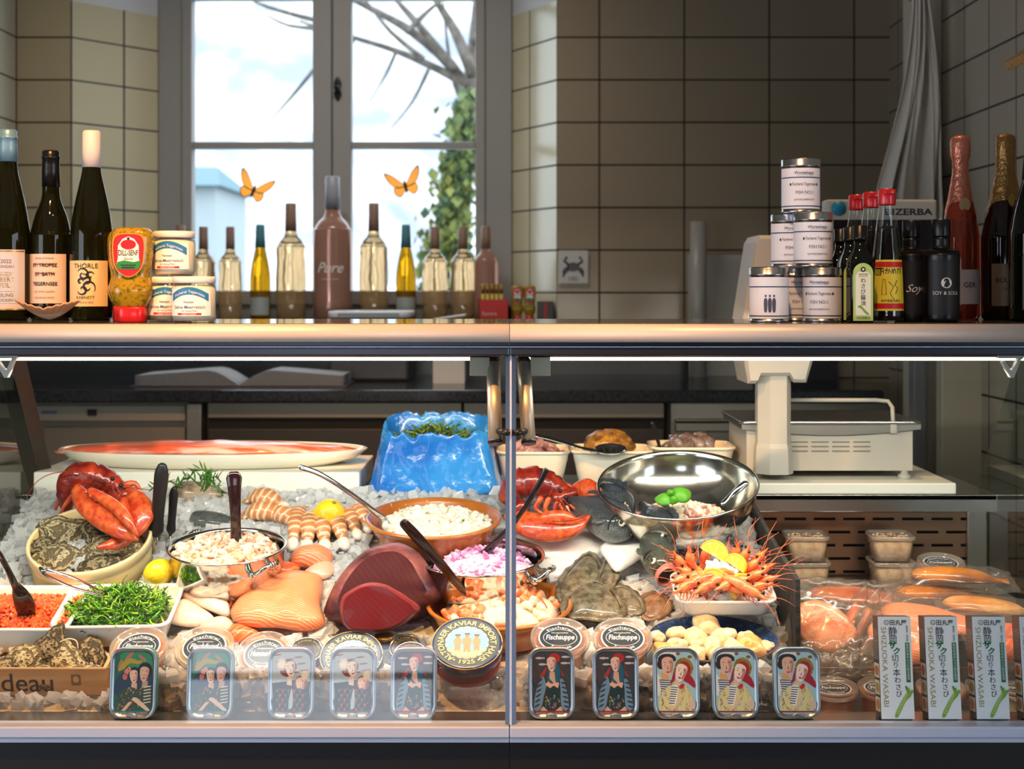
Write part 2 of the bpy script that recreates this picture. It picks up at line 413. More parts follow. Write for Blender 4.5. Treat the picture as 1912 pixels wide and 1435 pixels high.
# ------------------------------------------------------------ the back window
WY = 5.3
def wx(u): return (u-956)/F*WY
def wz(v): return CZ-(v-540)/F*WY
ztop = 2.72
wroot = tag(one(merge(bx(wx(298), wx(344), WY-.02, WY+.06, 1.2, ztop, .004), bx(wx(905), wx(956), WY-.02, WY+.06, 1.2, ztop, .004),
                      bx(wx(298), wx(956), WY-.02, WY+.06, 1.2, 1.262, .004), bx(wx(298), wx(956), WY-.02, WY+.06, ztop-.04, ztop)), m_frame, 'window_1', smooth=False), kind='structure')
wroot['label'] = 'two-leaf casement window with grey painted frame in the tiled niche'
for k, (u0, u1, g0, g1) in enumerate(((343, 621, 362, 586), (623, 906, 658, 888))):
    z0 = 1.262; y0, y1 = WY-.035, WY+.03
    s_ = one(merge(bx(wx(u0), wx(g0), y0, y1, z0, ztop-.04, .005), bx(wx(g1), wx(u1), y0, y1, z0, ztop-.04, .005),
                   bx(wx(g0), wx(g1), y0, y1, z0, wz(542), .005), bx(wx(g0), wx(g1), y0, y1, ztop-.1, ztop-.04, .005),
                   bx(wx(g0), wx(g1), y0+.005, y1, wz(278), wz(266), .003), bx(wx(g0), wx(g1), y0+.005, y1, wz(0), wz(-11), .003)), m_frame, 'casement', wroot, smooth=False)
    one(quad((wx(g0), WY+.01, wz(542)), (wx(g1), WY+.01, wz(542)), (wx(g1), WY+.01, ztop-.1), (wx(g0), WY+.01, ztop-.1)), clear('window_glass', (246, 250, 250)), 'pane', s_, smooth=False)
m_black = mat('black_plastic', (18, 17, 18), .35)
hd = merge(xf(prism(sm2([(0, .045), (.014, .02), (.010, 0), (.014, -.02), (0, -.045), (-.014, -.02), (-.010, 0), (-.014, .02)], 3), 0, .008, .002), T(wx(633), WY-.036, wz(168)) @ RX(90)),
           tube([(wx(633), WY-.04, wz(168)), (wx(633), WY-.07, wz(168))], .006), sphere(.012, c=(wx(633), WY-.075, wz(168))))
one(hd, m_black, 'handle', wroot)

# ------------------------------------------------------------ outdoors
m_hill = mat('snowy_hillside', (136, 142, 154), .9, col2=(198, 194, 186), ns=.26, lo=.36, hi=.62, det=8)
hg = grid(lambda a, b: (-70+140*a, 34+110*b, -3+46*b+9*noise.noise(Vector((a*7, b*5, 2)))+2.5*noise.noise(Vector((a*28, b*22, 5)))), 70, 50)
struct('ground_hillside', hg, m_hill, True)
struct('ground_outside', grid(lambda a, b: (-40+80*a, 5.6+30*b, -.3-2.6*b), 4, 4), mat('snow_ground', (132, 140, 152), .9, col2=(112, 120, 96), ns=.6))
m_bark = mat('mossy_bark', (96, 88, 80), .9, col2=(70, 62, 52), ns=14, bump=.4, bs=30)
m_ivy = mat('ivy_leaves', (92, 106, 58), .6, col2=(126, 124, 44), ns=2.5, lo=.45, hi=.7)
m_ivyd = mat('dark_ivy_leaves', (66, 86, 56), .6)
TD = 9.0
tr = thing('ivy_tree', 'bare-branched tree with ivy-covered trunk outside the window', 'tree', T(P(840, 540, TD).x, TD, -.6))
def tp(*l, d=TD): return [P(u, v, d+k*.12) for k, (u, v) in enumerate(l)]
one(tube(tp((815, 900), (822, 640), (838, 480), (858, 300), (880, 180), (893, 60), (905, -120)), [.19, .15, .125, .10, .075, .06, .04], n=12, sm=4), m_bark, 'trunk', tr, world=True)
br = []
for l, r0 in ((((880, 185), (840, 120), (770, 60), (700, 20), (600, -30)), .03), (((876, 160), (820, 130), (740, 95), (660, 70), (560, 40)), .022), (((884, 140), (850, 60), (820, 10), (790, -40)), .028),
              (((850, 130), (780, 45), (740, 0), (700, -50)), .02), (((790, 110), (730, 60), (690, 10), (640, -40)), .012), (((600, 40), (540, 25), (480, 5), (420, -30)), .014), (((660, 75), (600, 55), (540, 48), (500, 30)), .014),
              (((740, 95), (720, 140), (690, 190)), .009), (((800, 130), (770, 190), (730, 240)), .009), (((888, 80), (930, 30), (990, -20)), .03), (((872, 200), (850, 160), (835, 80), (828, 0)), .014), (((586, 130), (545, 180), (500, 230)), .009), (((760, 60), (800, 20), (850, -20)), .014)):
    br.append(tube(tp(*l), [1.5*r0*(1-.72*i/(len(l)-1)) for i in range(len(l))], n=6, sm=3))
one(merge(*br), m_bark, 'branches', tr, world=True)
r2 = random.Random(3); lv = MB()
for i in range(1300):
    t = r2.random(); v = 560-390*t*t if i % 3 else 560-330*t; k = (560-v)/390
    c = P(820+55*k+r2.gauss(0, 1)*(26-12*k), v, TD-.15+r2.uniform(-.12, .1)); s_ = r2.uniform(.025, .05)
    q = Matrix.Translation(c) @ RZ(r2.uniform(0, 360)) @ RX(r2.uniform(20, 120))
    lv.add(([(0, -s_, 0), (s_*.8, 0, .01), (0, s_, 0), (-s_*.8, 0, .01)], [(0, 1, 2, 3)]), m_ivy if r2.random() < .7 else m_ivyd, False, q)
tag(lv.build('foliage', tr, world=True), kind='stuff')
hs = thing('garden_house', 'small white house with teal roof far behind the left window pane', 'house', T(P(370, 430, 26).x, 26, -1.5))
a, b = P(330, 345, 26), P(402, 560, 26)
one(bx(a.x, b.x, 26, 29, -2, a.z), mat('white_house_wall', (150, 158, 160), .8), 'wall', hs, smooth=False, world=True)
c0, c1 = P(300, 348, 26), P(418, 300, 26); c2 = P(385, 303, 26)
one(([(c0.x, 25.7, c0.z), (c1.x, 25.7, c0.z), (c2.x, 27, c2.z), (c0.x, 27, c2.z), (c0.x, 29.3, c0.z), (c1.x, 29.3, c0.z)], [(0, 1, 2, 3), (3, 2, 5, 4), (1, 5, 2), (0, 1, 5, 4), (0, 3, 4)]), mat('teal_roof', (72, 104, 114), .6), 'roof', hs, smooth=False, world=True)

# butterflies stuck to the panes
m_bo = clear('butterfly_orange', haze=.97, hazecol=(246, 146, 30), refl=.2, tl=.75); m_bk = mat('butterfly_black', (52, 32, 14), .6)
def butterfly(u, v, rot, sc_, label):
    b_ = thing('butterfly_decal', label, 'butterfly', T(P(u, v, WY-.03)) @ RY(rot) @ S(1, 1, 1))
    up = sm2([(0, 0), (.6, .75), (1.05, 1.0), (1.0, .55), (.72, .1), (.35, -.05)], 4); lo_ = sm2([(0, 0), (.35, -.05), (.68, .02), (.72, -.35), (.45, -.6), (.15, -.4)], 4)
    for sx in (1, -1):
        for nm, o_ in (('forewing', up), ('hindwing', lo_)):
            mb = MB()
            cx = sum(p[0] for p in o_)/len(o_); cz = sum(p[1] for p in o_)/len(o_)
            R_ = [[((cx+(x-cx)*k)*sx*sc_, -.002-abs(x)*.25*sc_, (cz+(z-cz)*k)*sc_) for x, z in o_] for k in (1, .86)]
            mb.add(loft(R_, (False, False)), m_bk, False); mb.add((R_[1], [tuple(range(len(o_)))]), m_bo, False)
            mb.build(nm, b_)
    one(merge(tube([(0, -.004, -.42*sc_), (0, -.006, 0), (0, -.004, .3*sc_)], [.004, .006, .004], n=8)), m_bk, 'body', b_)
butterfly(474, 355, 22, .062, 'orange butterfly decal on the left pane, tilted down to the right')
butterfly(757, 347, -14, .062, 'orange butterfly decal on the right pane, tilted down to the left')

# ============================================================ back counter behind the case
m_granite = mat('black_granite', (22, 24, 30), .16, col2=(40, 44, 54), ns=90)
m_steeld = mat('brushed_steel_dim', (140, 136, 130), .38, 1)
m_fridge = mat('fridge_panel', (128, 122, 114), .45, .3)
struct('wall_splashback', bx(-1.742, 1.14, 4.971, 4.979, 1.0, 1.19), mat('black_splashback', (24, 25, 30), .25))
o = one(bx(-1.73, 1.10, 4.2, 4.97, .985, 1.023, .006), m_granite, 'worktop', smooth=False)
tag(o, 'long polished black stone worktop under the window', 'worktop')
def z_at(v, d): return CZ-(v-540)/F*d
def x_at(u, d): return (u-956)/F*d
fr = thing('counter_fridge', 'grey undercounter fridge with control strip, below the left of the black worktop', 'fridge', T(-1.1, 4.3, 0))
one(bx(x_at(-60, 4.3), x_at(376, 4.3), 4.3, 4.95, .02, .98), m_fridge, 'body', fr, smooth=False, world=True)
one(bx(x_at(60, 4.27), x_at(346, 4.27), 4.27, 4.3, z_at(786, 4.27), z_at(757, 4.27), .003), mat('control_panel', (150, 146, 138), .4), 'control_panel', fr, smooth=False, world=True)
one(bx(x_at(163, 4.26), x_at(179, 4.26), 4.262, 4.27, z_at(776, 4.26), z_at(764, 4.26)), m_dark, 'display', fr, smooth=False, world=True)
one(bx(x_at(76, 4.26), x_at(104, 4.26), 4.264, 4.27, z_at(772, 4.26), z_at(767, 4.26)), ink(84, 92, 130), 'nameplate', fr, smooth=False, world=True)
one(bx(x_at(80, 4.27), x_at(346, 4.27), 4.27, 4.3, .45, z_at(797, 4.27), .004), m_fridge, 'door', fr, smooth=False, world=True)
one(bx(x_at(349, 4.25), x_at(377, 4.25), 4.24, 4.3, .02, .98, .003), m_steeld, 'post', fr, smooth=False, world=True)
cb = thing('drawer_cabinet', 'grey drawer cabinet below the middle of the black worktop', 'cabinet', T(-.2, 4.3, 0))
one(bx(x_at(386, 4.3), x_at(1240, 4.3), 4.3, 4.95, .02, .98), m_dark, 'body', cb, smooth=False, world=True)
for u0, u1 in ((388, 862), (866, 1240)):
    one(bx(x_at(u0, 4.28), x_at(u1, 4.28), 4.275, 4.3, z_at(780, 4.28), z_at(748, 4.28), .003), m_fridge, 'drawer', cb, smooth=False, world=True)
    one(bx(x_at(u0, 4.28), x_at(u1, 4.28), 4.28, 4.3, .4, z_at(800, 4.28), .003), mat('dark_steel_panel', (58, 56, 56), .45, .5), 'lower_door', cb, smooth=False, world=True)
cb2 = thing('steel_cabinet', 'steel cabinet with drawer handle behind the shop scale, right of the middle', 'cabinet', T(.6, 4.3, 0))
one(bx(x_at(1246, 4.3), x_at(1660, 4.3), 4.3, 4.95, .02, .98), m_steeld, 'body', cb2, smooth=False, world=True)
one(bx(x_at(1262, 4.27), x_at(1400, 4.27), 4.27, 4.3, z_at(806, 4.27), z_at(782, 4.27), .003), m_steeld, 'drawer', cb2, smooth=False, world=True)
one(bx(x_at(1262, 4.27), x_at(1420, 4.27), 4.262, 4.272, z_at(790, 4.26), z_at(786, 4.26)), m_dark, 'drawer_gap', cb2, smooth=False, world=True)
one(bx(x_at(1246, 4.27), x_at(1252, 4.27), 4.26, 4.3, .02, .98), m_dark, 'side_gap', cb2, smooth=False, world=True)
# tall white pillars right of the scale
for (u0, u1, d, nm, lab, mm) in ((1758, 1842, 3.75, 'pillar', 'beige square pillar behind the right end of the glass case', mat('beige_pillar', (176, 166, 146), .5)),
                                 (1706, 1730, 3.95, 'door_frame', 'narrow grey upright left of the beige pillar behind the case', mat('grey_upright', (112, 112, 116), .5))):
    o = one(bx(x_at(u0, d), x_at(u1, d), d, d+.05, 0, 1.215, .004), mm, nm, smooth=False); tag(o, lab, 'pillar')
# open book
m_paper = mat('book_paper', (188, 188, 194), .8, col2=(168, 166, 172), ns=140, stretch=(1, 1, 12))
bk = thing('open_book', 'thick open book lying on the black worktop under the window', 'book', T(x_at(455, 4.42), 4.45, 1.023))
def page(sx):
    f_ = lambda a, b: (sx*(.005+.30*a*1.04), -.11+.22*b, .008+.042*(math.sin(min(1, a*3.2)*PI/2))*(1-.55*max(0, a-.3)))
    v, f = grid(f_, 14, 2); n = len(v); v2 = v+[(p[0], p[1], .004) for p in v]
    g = (v2, f+[tuple(i+n for i in q) for q in f])
    for j in range(2):
        g[1].append((j*15, (j+1)*15, (j+1)*15+n, j*15+n)); g[1].append((j*15+14, (j+1)*15+14, (j+1)*15+14+n, j*15+14+n))
    for i in range(14): g[1].append((i, i+1, i+1+n, i+n)); g[1].append((30+i, 31+i, 31+i+n, 30+i+n))
    return g
for sx in (1, -1): one(page(sx), m_paper, 'page_block', bk)
one(box(.66, .235, .004, c=(0, 0, .002)), mat('book_cover', (60, 58, 70), .6), 'cover', bk, smooth=False)

# notice on the tiled wall
nt_ = thing('wall_notice', 'white notice with a crab drawing on the tiles right of the window', 'notice', T(x_at(1070, 4.99), 4.99, z_at(498, 4.99)))
mb = MB().add(face(disc(rrect(.105, .115, .004)), y=-.002), ink(196, 192, 188), False)
for q in (face(disc(ell(.022, .016)), 0, .0, -.003),): mb.add(q, ink(90, 84, 88), False)
for sx in (1, -1):
    mb.add(tube([(sx*.015, -.003, .008), (sx*.032, -.003, .02), (sx*.022, -.003, .036)], .004, n=5), ink(90, 84, 88))
    for k in range(3): mb.add(tube([(sx*.015, -.003, -.004*k), (sx*.03, -.003, -.006-.008*k), (sx*.036, -.003, -.018-.008*k)], .0025, n=5), ink(90, 84, 88))
mb.add(face(fit('100', .03), 0, -.05, -.003), ink(90, 84, 88), False); mb.build('sheet', nt_)
# translucent sheet leaning on the wall
o = one(xf(box(.22, .004, .42, .001, c=(0, 0, .21)), T(x_at(1345, 4.9), 4.88, 1.023) @ RX(-6)), mat('milky_plastic', (176, 168, 158), .35), 'plastic_board', smooth=False)
tag(o, 'pale upright plastic board leaning on the dark tiles behind the spice tins', 'board')
o = one(tube([(x_at(1306, 4.8), 4.83, 1.023), (x_at(1306, 4.8), 4.83, 1.55)], .028, n=16), mat('milky_roll', (170, 164, 158), .3), 'plastic_roll')
tag(o, 'upright pale roll of foil standing left of the plastic board by the tiles', 'roll')
# hanging cloth in the right-hand corner
m_cloth = mat('white_cotton', (218, 208, 196), .85, bump=.3, bs=40)
def cloth(a, b):
    t = 1-b; u = a-.5
    wdt = .035+.20*t**1.2-.05*max(0, t-.85)*4
    x = u*wdt*2*.5+.02*math.sin(a*9+t*2)*t; dep = .03*math.sin(a*21+2*t)*(.4+t)+.015*math.sin(a*43)
    zz = 0-.62*t+(-.10*abs(math.sin(a*4.4+.6))*t)
    return (x*1.0-.028*t+.05*math.sin(t*5)*.25, dep, zz)
gv = grid(cloth, 46, 40)
o = one(gv, m_cloth, 'hanging_cloth', M=T(x_at(1712, 4.02), 3.98, z_at(0, 4.0)+.02))
so = o.modifiers.new('thick', 'SOLIDIFY'); so.thickness = .003
tag(o, 'white cotton cloth hanging in folds in the right-hand tiled corner', 'cloth')
one(tube([(0, .11, .0), (0, .02, .0), (0, .0, .02)], .006), m_steeld, 'hook', o)
# wooden shelf corner top right
o = one(xf(box(.3, .22, .02, .002), T(1.10, 3.05, 1.32+.50) @ RY(-35)), mat('warm_wood', (196, 152, 92), .5, col2=(170, 124, 70), ns=8, stretch=(1, 12, 12)), 'wooden_sign_board', M=T(.12, 0, .08), smooth=False)
tag(o, 'corner of a tilted wooden board on the right tiled wall', 'board')

# ============================================================ the two display cases
GB = (2.215, .645); GT = (2.325, 1.2126)      # front glass: foot and head (depth, height), leaning away from the customer
def gy(z): return GB[0]+(GT[0]-GB[0])*(z-GB[1])/(GT[1]-GB[1])
m_top = mat('worktop_aluminium', (204, 190, 180), .42, .15)
m_topd = mat('polished_stone_top', (96, 98, 102), .06, col2=(70, 72, 76), ns=220, lo=.45, hi=.55)
m_alu = mat('brushed_aluminium', (190, 198, 220), .4, .35)
m_alud = mat('dark_aluminium', (60, 64, 74), .3, .8)
m_seal = mat('black_seal', (22, 22, 24), .5)
m_steel = mat('brushed_steel', (188, 184, 178), .26, 1, bump=.02, bs=200)
m_base = mat('dark_base_panel', (22, 19, 22), .45)
m_glass = clear('case_glass', (244, 249, 247), 1.9)
m_glassg = clear('end_glass', (214, 226, 218), 1.6)
m_led = mat('lamp_diffuser', (255, 244, 226), .5, emit=7)
m_copper = mat('warm_steel', (176, 138, 112), .3, 1)
def nose(x0, x1):
    pr = [(2.300, 1.2640), (2.294, 1.2600), (2.290, 1.2520), (2.290, 1.2440), (2.294, 1.2370), (2.302, 1.2340), (2.36, 1.2340), (2.36, 1.2640)]
    return loft([[(x, y, z) for y, z in sm] for x in (x0, x1) for sm in (pr,)])
def perforated(x0, x1, z0, z1, y):
    """steel sheet with staggered long slots, modelled with real holes"""
    g = []; rows = 9; pz = (z1-z0)/rows; t = .0015
    px_ = .062; sw = .046; sh = .0058
    for r_ in range(rows):
        zc = z1-(r_+.5)*pz; off = px_/2 if r_ % 2 else 0
        g.append(bx(x0, x1, y, y+t, zc+sh/2, zc+pz/2)); g.append(bx(x0, x1, y, y+t, zc-pz/2, zc-sh/2))
        x = x0-px_+off
        while x < x1:
            a, b = max(x0, x+sw), min(x1, x+px_)
            if b > a: g.append(bx(a, b, y, y+t, zc-sh/2, zc+sh/2))
            x += px_
    return merge(*g)
for k, (x0, x1, lab) in enumerate(((-1.0, -.0045, 'left refrigerated glass display case with aluminium rails'), (-.0035, 1.0, 'right refrigerated glass display case with aluminium rails'))):
    dc = thing('display_case', lab, 'display case', T((x0+x1)/2, 2.6, 0))
    def pt(name, geo, m, parent=None, smooth=False): return one(geo, m, name, parent or dc, smooth=smooth, world=True)
    wt = pt('worktop', bx(x0, x1, 2.3, 2.66, 1.234, 1.265, .001), m_topd)
    pt('nosing', nose(x0, x1), m_top, wt, True)
    pt('head_rail', merge(bx(x0, x1, 2.305, 2.335, 1.2126, 1.2265, .002), bx(x0, x1, 2.315, 2.36, 1.2262, 1.236)), m_alud)
    pt('head_seal', bx(x0, x1, 2.302, 2.32, 1.2262, 1.2275), m_alu)
    lm = pt('lamp_housing', bx(x0+.01, x1-.01, 2.365, 2.43, 1.207, 1.2335, .003), m_copper)
    pt('lamp_diffuser', xf(tube([(x0+.02, 2.392, 1.2035), (x1-.02, 2.392, 1.2035)], .003, n=12), T(0, 0, 0)), m_led, lm, True)
    gp = pt('front_glass', quad((x0+.002, GB[0], GB[1]), (x1-.002, GB[0], GB[1]), (x1-.002, GT[0], GT[1]), (x0+.002, GT[0], GT[1])), m_glass)
    # foot: aluminium profile, shelf for the tins, dark base panel
    pt('front_profile', merge(bx(x0, x1, 2.195, 2.23, .6275, .645, .002), bx(x0, x1, 2.199, 2.23, .6195, .6265, .001)), m_alu)
    pt('ledge', bx(x0, x1, 2.205, 2.285, .635, .6425, .001), m_steel)
    pt('base_panel', bx(x0, x1, 2.215, 2.25, .08, .619), m_base)
    pt('plinth', bx(x0, x1, 2.26, 3.2, 0, .08), m_dark)
    pt('tub_floor', bx(x0, x1, 2.285, 3.04, .55, .565), m_steel)
    pt('back_frame', bx(x0, x1, 3.04, 3.25, .08, .884), m_steel)
    pt('rear_shelf', merge(bx(x0, x1, 2.93, 3.25, .885, .897, .002), bx(x0, x1, 2.93, 2.94, .862, .897, .001)), m_steel)
    pt('rear_vent', merge(perforated(x0+.02, x1-.02, .60, .850, 3.0)), m_copper)
    pt('vent_shade_sheet', bx(x0+.02, x1-.02, 3.028, 3.032, .57, .87), m_dark)  # dark sheet standing in for the shade behind the slots
    pt('splash_strip', bx(x0+.01, x1-.006, 2.290, 2.293, .6425, .711), clear('acrylic', (238, 232, 228), 1.2, haze=.05, hazecol=(190, 176, 168)))
    xe = x0+.001 if k == 0 else x1-.001
    pt('end_glass', ([(xe, y, z) for y, z in ((2.24, .65), (2.33, 1.2), (2.80, 1.2), (2.86, 1.13), (3.056, .897), (3.056, .66))], [(0, 1, 2, 3, 4, 5)]), m_glassg)
    if k == 0:
        pt('end_bar', tube([(-.985, 2.83, 1.19), (-.985, 3.06, .84)], .034, .016, n=4, up=(1, 0, 0)), mat('bronze_bar', (60, 50, 44), .4, .4))
        pt('post', merge(bx(-.0022, .0022, 0, .013, 0, 1)) if False else loft([[(-.0105, y-.006, z), (-.0035, y-.010, z), (-.0030, y-.004, z), (-.0012, y-.004, z), (-.0008, y-.010, z), (.0065, y-.006, z), (.0065, y+.012, z), (-.0105, y+.012, z)] for y, z in (GB, GT)]), m_alud)
        pt('post_bead', tube([(-.002, GB[0]-.009, GB[1]), (-.002, GT[0]-.009, GT[1])], .0022, n=6), m_alu)
    else:
        pt('end_upright', bx(.955, .998, 2.985, 3.04, .56, .882, .003), m_steel)
    # glass strut with bracket
    sg = -1 if k == 0 else 1; uu = 921 if k == 0 else 978
    top = P(uu, 676, 2.375); bot = P(uu+(4 if k == 0 else 9), 824, 2.31)
    st = pt('strut', tube([top, bot], .0115, n=20), mat('strut_aluminium', (190, 176, 160), .42, .55), None, True)
    pt('end_cap', tube([bot, bot+(bot-top).normalized()*.003], .0125, n=20), m_alud, st, True)
    pt('pivot', tube([bot+Vector((-sg*.002, .004, .017)), bot+Vector((-sg*.020, -.028, .017))], .005, n=10), m_black, st, True)
    pt('head_joint', sphere(.012, c=tuple(top)), m_black, st, True)
    c = P(896 if k == 0 else 1009, 684, 2.37)
    pt('bracket', bx(c.x-.0165, c.x+.0165, c.y-.008, c.y+.012, c.z-.015, c.z+.016, .001), m_trimw)
    # white hook at the outer end of the glass
    c = P(12 if k == 0 else 1888, 664, 2.365)
    hk = [(-.022, .004), (.018, .004), (.018, -.004), (.014, -.006), (.003, -.036), (-.002, -.036), (-.016, -.010), (-.012, -.008), (-.0, -.026), (.010, -.004), (-.022, -.004)]
    pt('hook', ([(c.x+x*1.05, y, c.z+z) for y in (2.36, 2.372) for x, z in hk], [tuple(range(11)), tuple(range(21, 10, -1))]+[(i, (i+1) % 11, (i+1) % 11+11, i+11) for i in range(11)]), mat('hook_nylon', (206, 198, 188), .4))
# ============================================================ goods on the worktop
ZT = 1.265
def on_top(u, d): return Vector((x_at(u, d), d, ZT))
m_dkgreen = mat('dark_green_glass', (30, 32, 8), .04, trans=.6, ior=1.4)
m_dkbrown = mat('dark_brown_glass', (40, 22, 8), .04, trans=.6, ior=1.4)
m_blackgl = mat('near_black_glass', (14, 16, 10), .04, trans=.3, ior=1.4)
m_rose = mat('rose_champagne_glass', (206, 88, 62), .05, trans=.75, ior=1.38)
m_paperw = mat('label_paper', (226, 216, 208), .6)
m_gold = mat('gold_foil', (196, 160, 88), .3, .8)
PR = dict(
    flute=[(0, 0), (.85, 0), (1, .02), (1, .40), (.95, .50), (.80, .61), (.60, .71), (.46, .78), (.41, .84), (.38, .985), (.0, .985)],
    burg=[(0, 0), (.9, 0), (1, .02), (1, .46), (.96, .52), (.80, .61), (.58, .68), (.45, .73), (.41, .80), (.39, .985), (0, .985)],
    bord=[(0, 0), (.9, 0), (1, .02), (1, .58), (.95, .63), (.75, .68), (.48, .72), (.38, .76), (.34, .985), (0, .985)],
    champ=[(0, 0), (.9, 0), (1, .02), (1, .40), (.96, .47), (.80, .58), (.60, .67), (.46, .74), (.40, .80), (.36, .90), (.34, .97), (0, .975)])
def profile(kind, Rb, H, k=4):
    q = PR[kind]; s_ = smoothp([(r, z) for r, z in q[2:-2]], k)
    return [(r*Rb, z*H) for r, z in [q[0], q[1]]+s_+[q[-2], q[-1]]]
def r_at(pr, z):
    for (r0, z0), (r1, z1) in zip(pr, pr[1:]):
        if z0 <= z <= z1 and z1 > z0: return r0+(r1-r0)*(z-z0)/(z1-z0)
    return pr[-2][0]
def bottle(name, label, cat, M, H, Rb, kind, mg, capz=None, capm=None, capk=1.06, labs=(), group=None, prof=None, capgeo=None, ribs=True):
    t = thing(name, label, cat, M, group); pr = prof or profile(kind, Rb, H)
    one(lathe(pr, 32), mg, 'glass', t)
    if capz is not None:
        z0 = capz*H; r0 = r_at(pr, z0)*capk; r1 = r_at(pr, H*.97)*capk; top = H+.0015
        cp = [(0, z0), (r0, z0), (r0*.5+r1*.5, (z0+top)/2)]
        if ribs: cp += [(r1*1.0, top-.05*H), (r1*1.08, top-.047*H), (r1*1.08, top-.036*H), (r1, top-.034*H)]
        cp += [(r1*1.03, top-.003), (r1*.9, top), (0, top)]
        one(lathe(cp, 28), capm, 'cap', t)
    for nm, z0, z1, ha, mm, extras in labs:
        r = max(r_at(pr, z0*H+1e-4), r_at(pr, z1*H))+.0004; mb = MB().add(wrap(r, z0*H, z1*H, -ha, ha, 20), mm)
        for e in extras: e(mb, r+.0004, H)
        mb.build(nm, t)
    return t
def tx(s, width, zf, im, a=0, **kw):
    def f(mb, r, H): mb.add(cyl(fit(s, width, **kw), r+.0006, zf*H, a), im, False)
    return f
def bar(z0, z1, ha, im, a=0, lift=.0002):
    def f(mb, r, H): mb.add(wrap(r+lift, z0*H, z1*H, a-ha, a+ha, 12), im)
    return f
k_ = ink(24, 22, 24); gr = ink(96, 92, 96); gd = m_gold; navy = ink(28, 48, 92); br_ = ink(150, 96, 60)
D0 = 2.53; pm = D0/F
m_capblue = mat('blue_screw_cap', (112, 158, 184), .35, .3); m_capblack = mat('black_capsule', (20, 20, 22), .3, .2); m_capwhite = mat('white_capsule', (222, 212, 208), .4)
lb_w = ink(196, 204, 222)
bottle('wine_bottle', 'riesling bottle with blue screw cap and pale blue label at the left edge', 'wine bottle', on_top(15, D0), 354*pm, 40*pm, 'flute', m_dkgreen, .835, m_capblue,
       labs=[('label', .055, .37, 1.15, ink(206, 202, 206), [bar(.09, .335, .80, lb_w), bar(.055, .062, 1.15, gd), bar(.36, .365, 1.1, gd), tx('2022', .018, .30, gr, .25), tx('RHEINGAU', .034, .275, gr, .15), tx('WEINGUT', .030, .232, gd, .12), tx('ROBERT', .040, .203, gd, .1), tx('WEIL', .026, .173, gd, .1), tx('RIESLING', .032, .125, gr, .15), tx('TROCKEN', .032, .10, gr, .15), bar(.15, .153, .5, gd, .1), bar(.25, .253, .5, gd, .1)])])
bottle('wine_bottle', 'white wine bottle with black capsule and struck-out handwritten place names', 'wine bottle', on_top(95, D0+.02), 317*pm, 38*pm, 'burg', m_dkgreen, .79, m_capblack,
       labs=[('label', .10, .39, 1.1, ink(222, 202, 192), [tx('Endres & Friends', .034, .36, gr, shear=.3), tx('ST. TROPEZ', .046, .315, k_, bold=.02), bar(.327, .334, .55, br_, .0, .0006), tx('ST. BATH', .036, .262, k_, bold=.02), bar(.274, .281, .48, br_, 0, .0006), tx('TEGERNSEE', .046, .205, k_, bold=.02), tx("let's drink together", .038, .165, br_, shear=.3), tx('GRAUBURGUNDER', .036, .13, br_)])])
def swirl(mb, r, H):
    def sp(c, R0, a0, a1, w0, sgn):
        pts = []
        for i in range(25):
            t = i/24; a = a0+(a1-a0)*t; q = R0*(1-.75*t); pts.append((c[0]+sgn*q*math.cos(a), c[1]+q*math.sin(a)))
        poly = []
        for i, (x, z) in enumerate(pts): poly.append((x, z, w0*math.sin(PI*(i+1)/26)+.0003))
        v = []; f = []
        for i, (x, z, w_) in enumerate(poly):
            dx, dz = (poly[min(i+1, 24)][0]-poly[max(i-1, 0)][0], poly[min(i+1, 24)][1]-poly[max(i-1, 0)][1]); l = math.hypot(dx, dz) or 1
            v += [(x-dz/l*w_, z+dx/l*w_, 0), (x+dz/l*w_, z-dx/l*w_, 0)]
            if i: f.append((2*i-2, 2*i-1, 2*i+1, 2*i))
        mb.add(cyl((v, f), r+.0003, .205*H), k_, False)
    for c, q, a0, a1, s_ in (((-.004, .012), .012, 2.6, -4.5, 1), ((.005, -.010), .013, -.6, 6.0, 1), ((-.005, -.014), .010, 3.4, 9.4, 1), ((.008, .010), .008, .4, 6.2, 1), ((0, 0), .014, 1.2, 4.4, -1), ((-.009, .0), .006, 0, 5.5, 1)):
        sp(c, q, a0, a1, .0016, s_)
bottle('wine_bottle', 'tall riesling bottle with white capsule and beige label bearing a black ornament', 'wine bottle', on_top(171, D0), 352*pm, 39*pm, 'flute', m_dkgreen, .81, m_capwhite, ribs=False,
       labs=[('label', .075, .315, 1.1, ink(232, 206, 160), [tx('THÖRLE', .044, .275, k_), swirl, tx('KABINETT', .032, .115, k_), tx('RIESLING 2022', .028, .092, gr)])])
# scallop shell
def shell():
    vs = []; n = 44; m_ = 16
    for j in range(m_+1):
        t = j/m_
        for i in range(n+1):
            a = R(-78+156*i/n); rr = t*.062*(1-.06*abs(math.sin(a))); rib = .0011*math.cos(i/n*PI*22)*t
            vs.append((rr*math.sin(a)*1.0, -rr*math.cos(a)*.55+.016, .034*(t**1.5)*(.55+.45*abs(math.sin(a))) + rib+.002))
    f = [(j*(n+1)+i, j*(n+1)+i+1, (j+1)*(n+1)+i+1, (j+1)*(n+1)+i) for j in range(m_) for i in range(n)]
    return vs, f
o = one(shell(), stripes('shell_bands', (240, 214, 190), (206, 150, 112), 7, 2, 'X', rough=.4, rings=True, bump=.1), 'scallop_shell', M=T(on_top(87, 2.39)+Vector((0, 0, .0015))))
so = o.modifiers.new('thick', 'SOLIDIFY'); so.thickness = .0022
tag(o, 'pale scallop shell lying open side up before the wine bottles', 'shell')
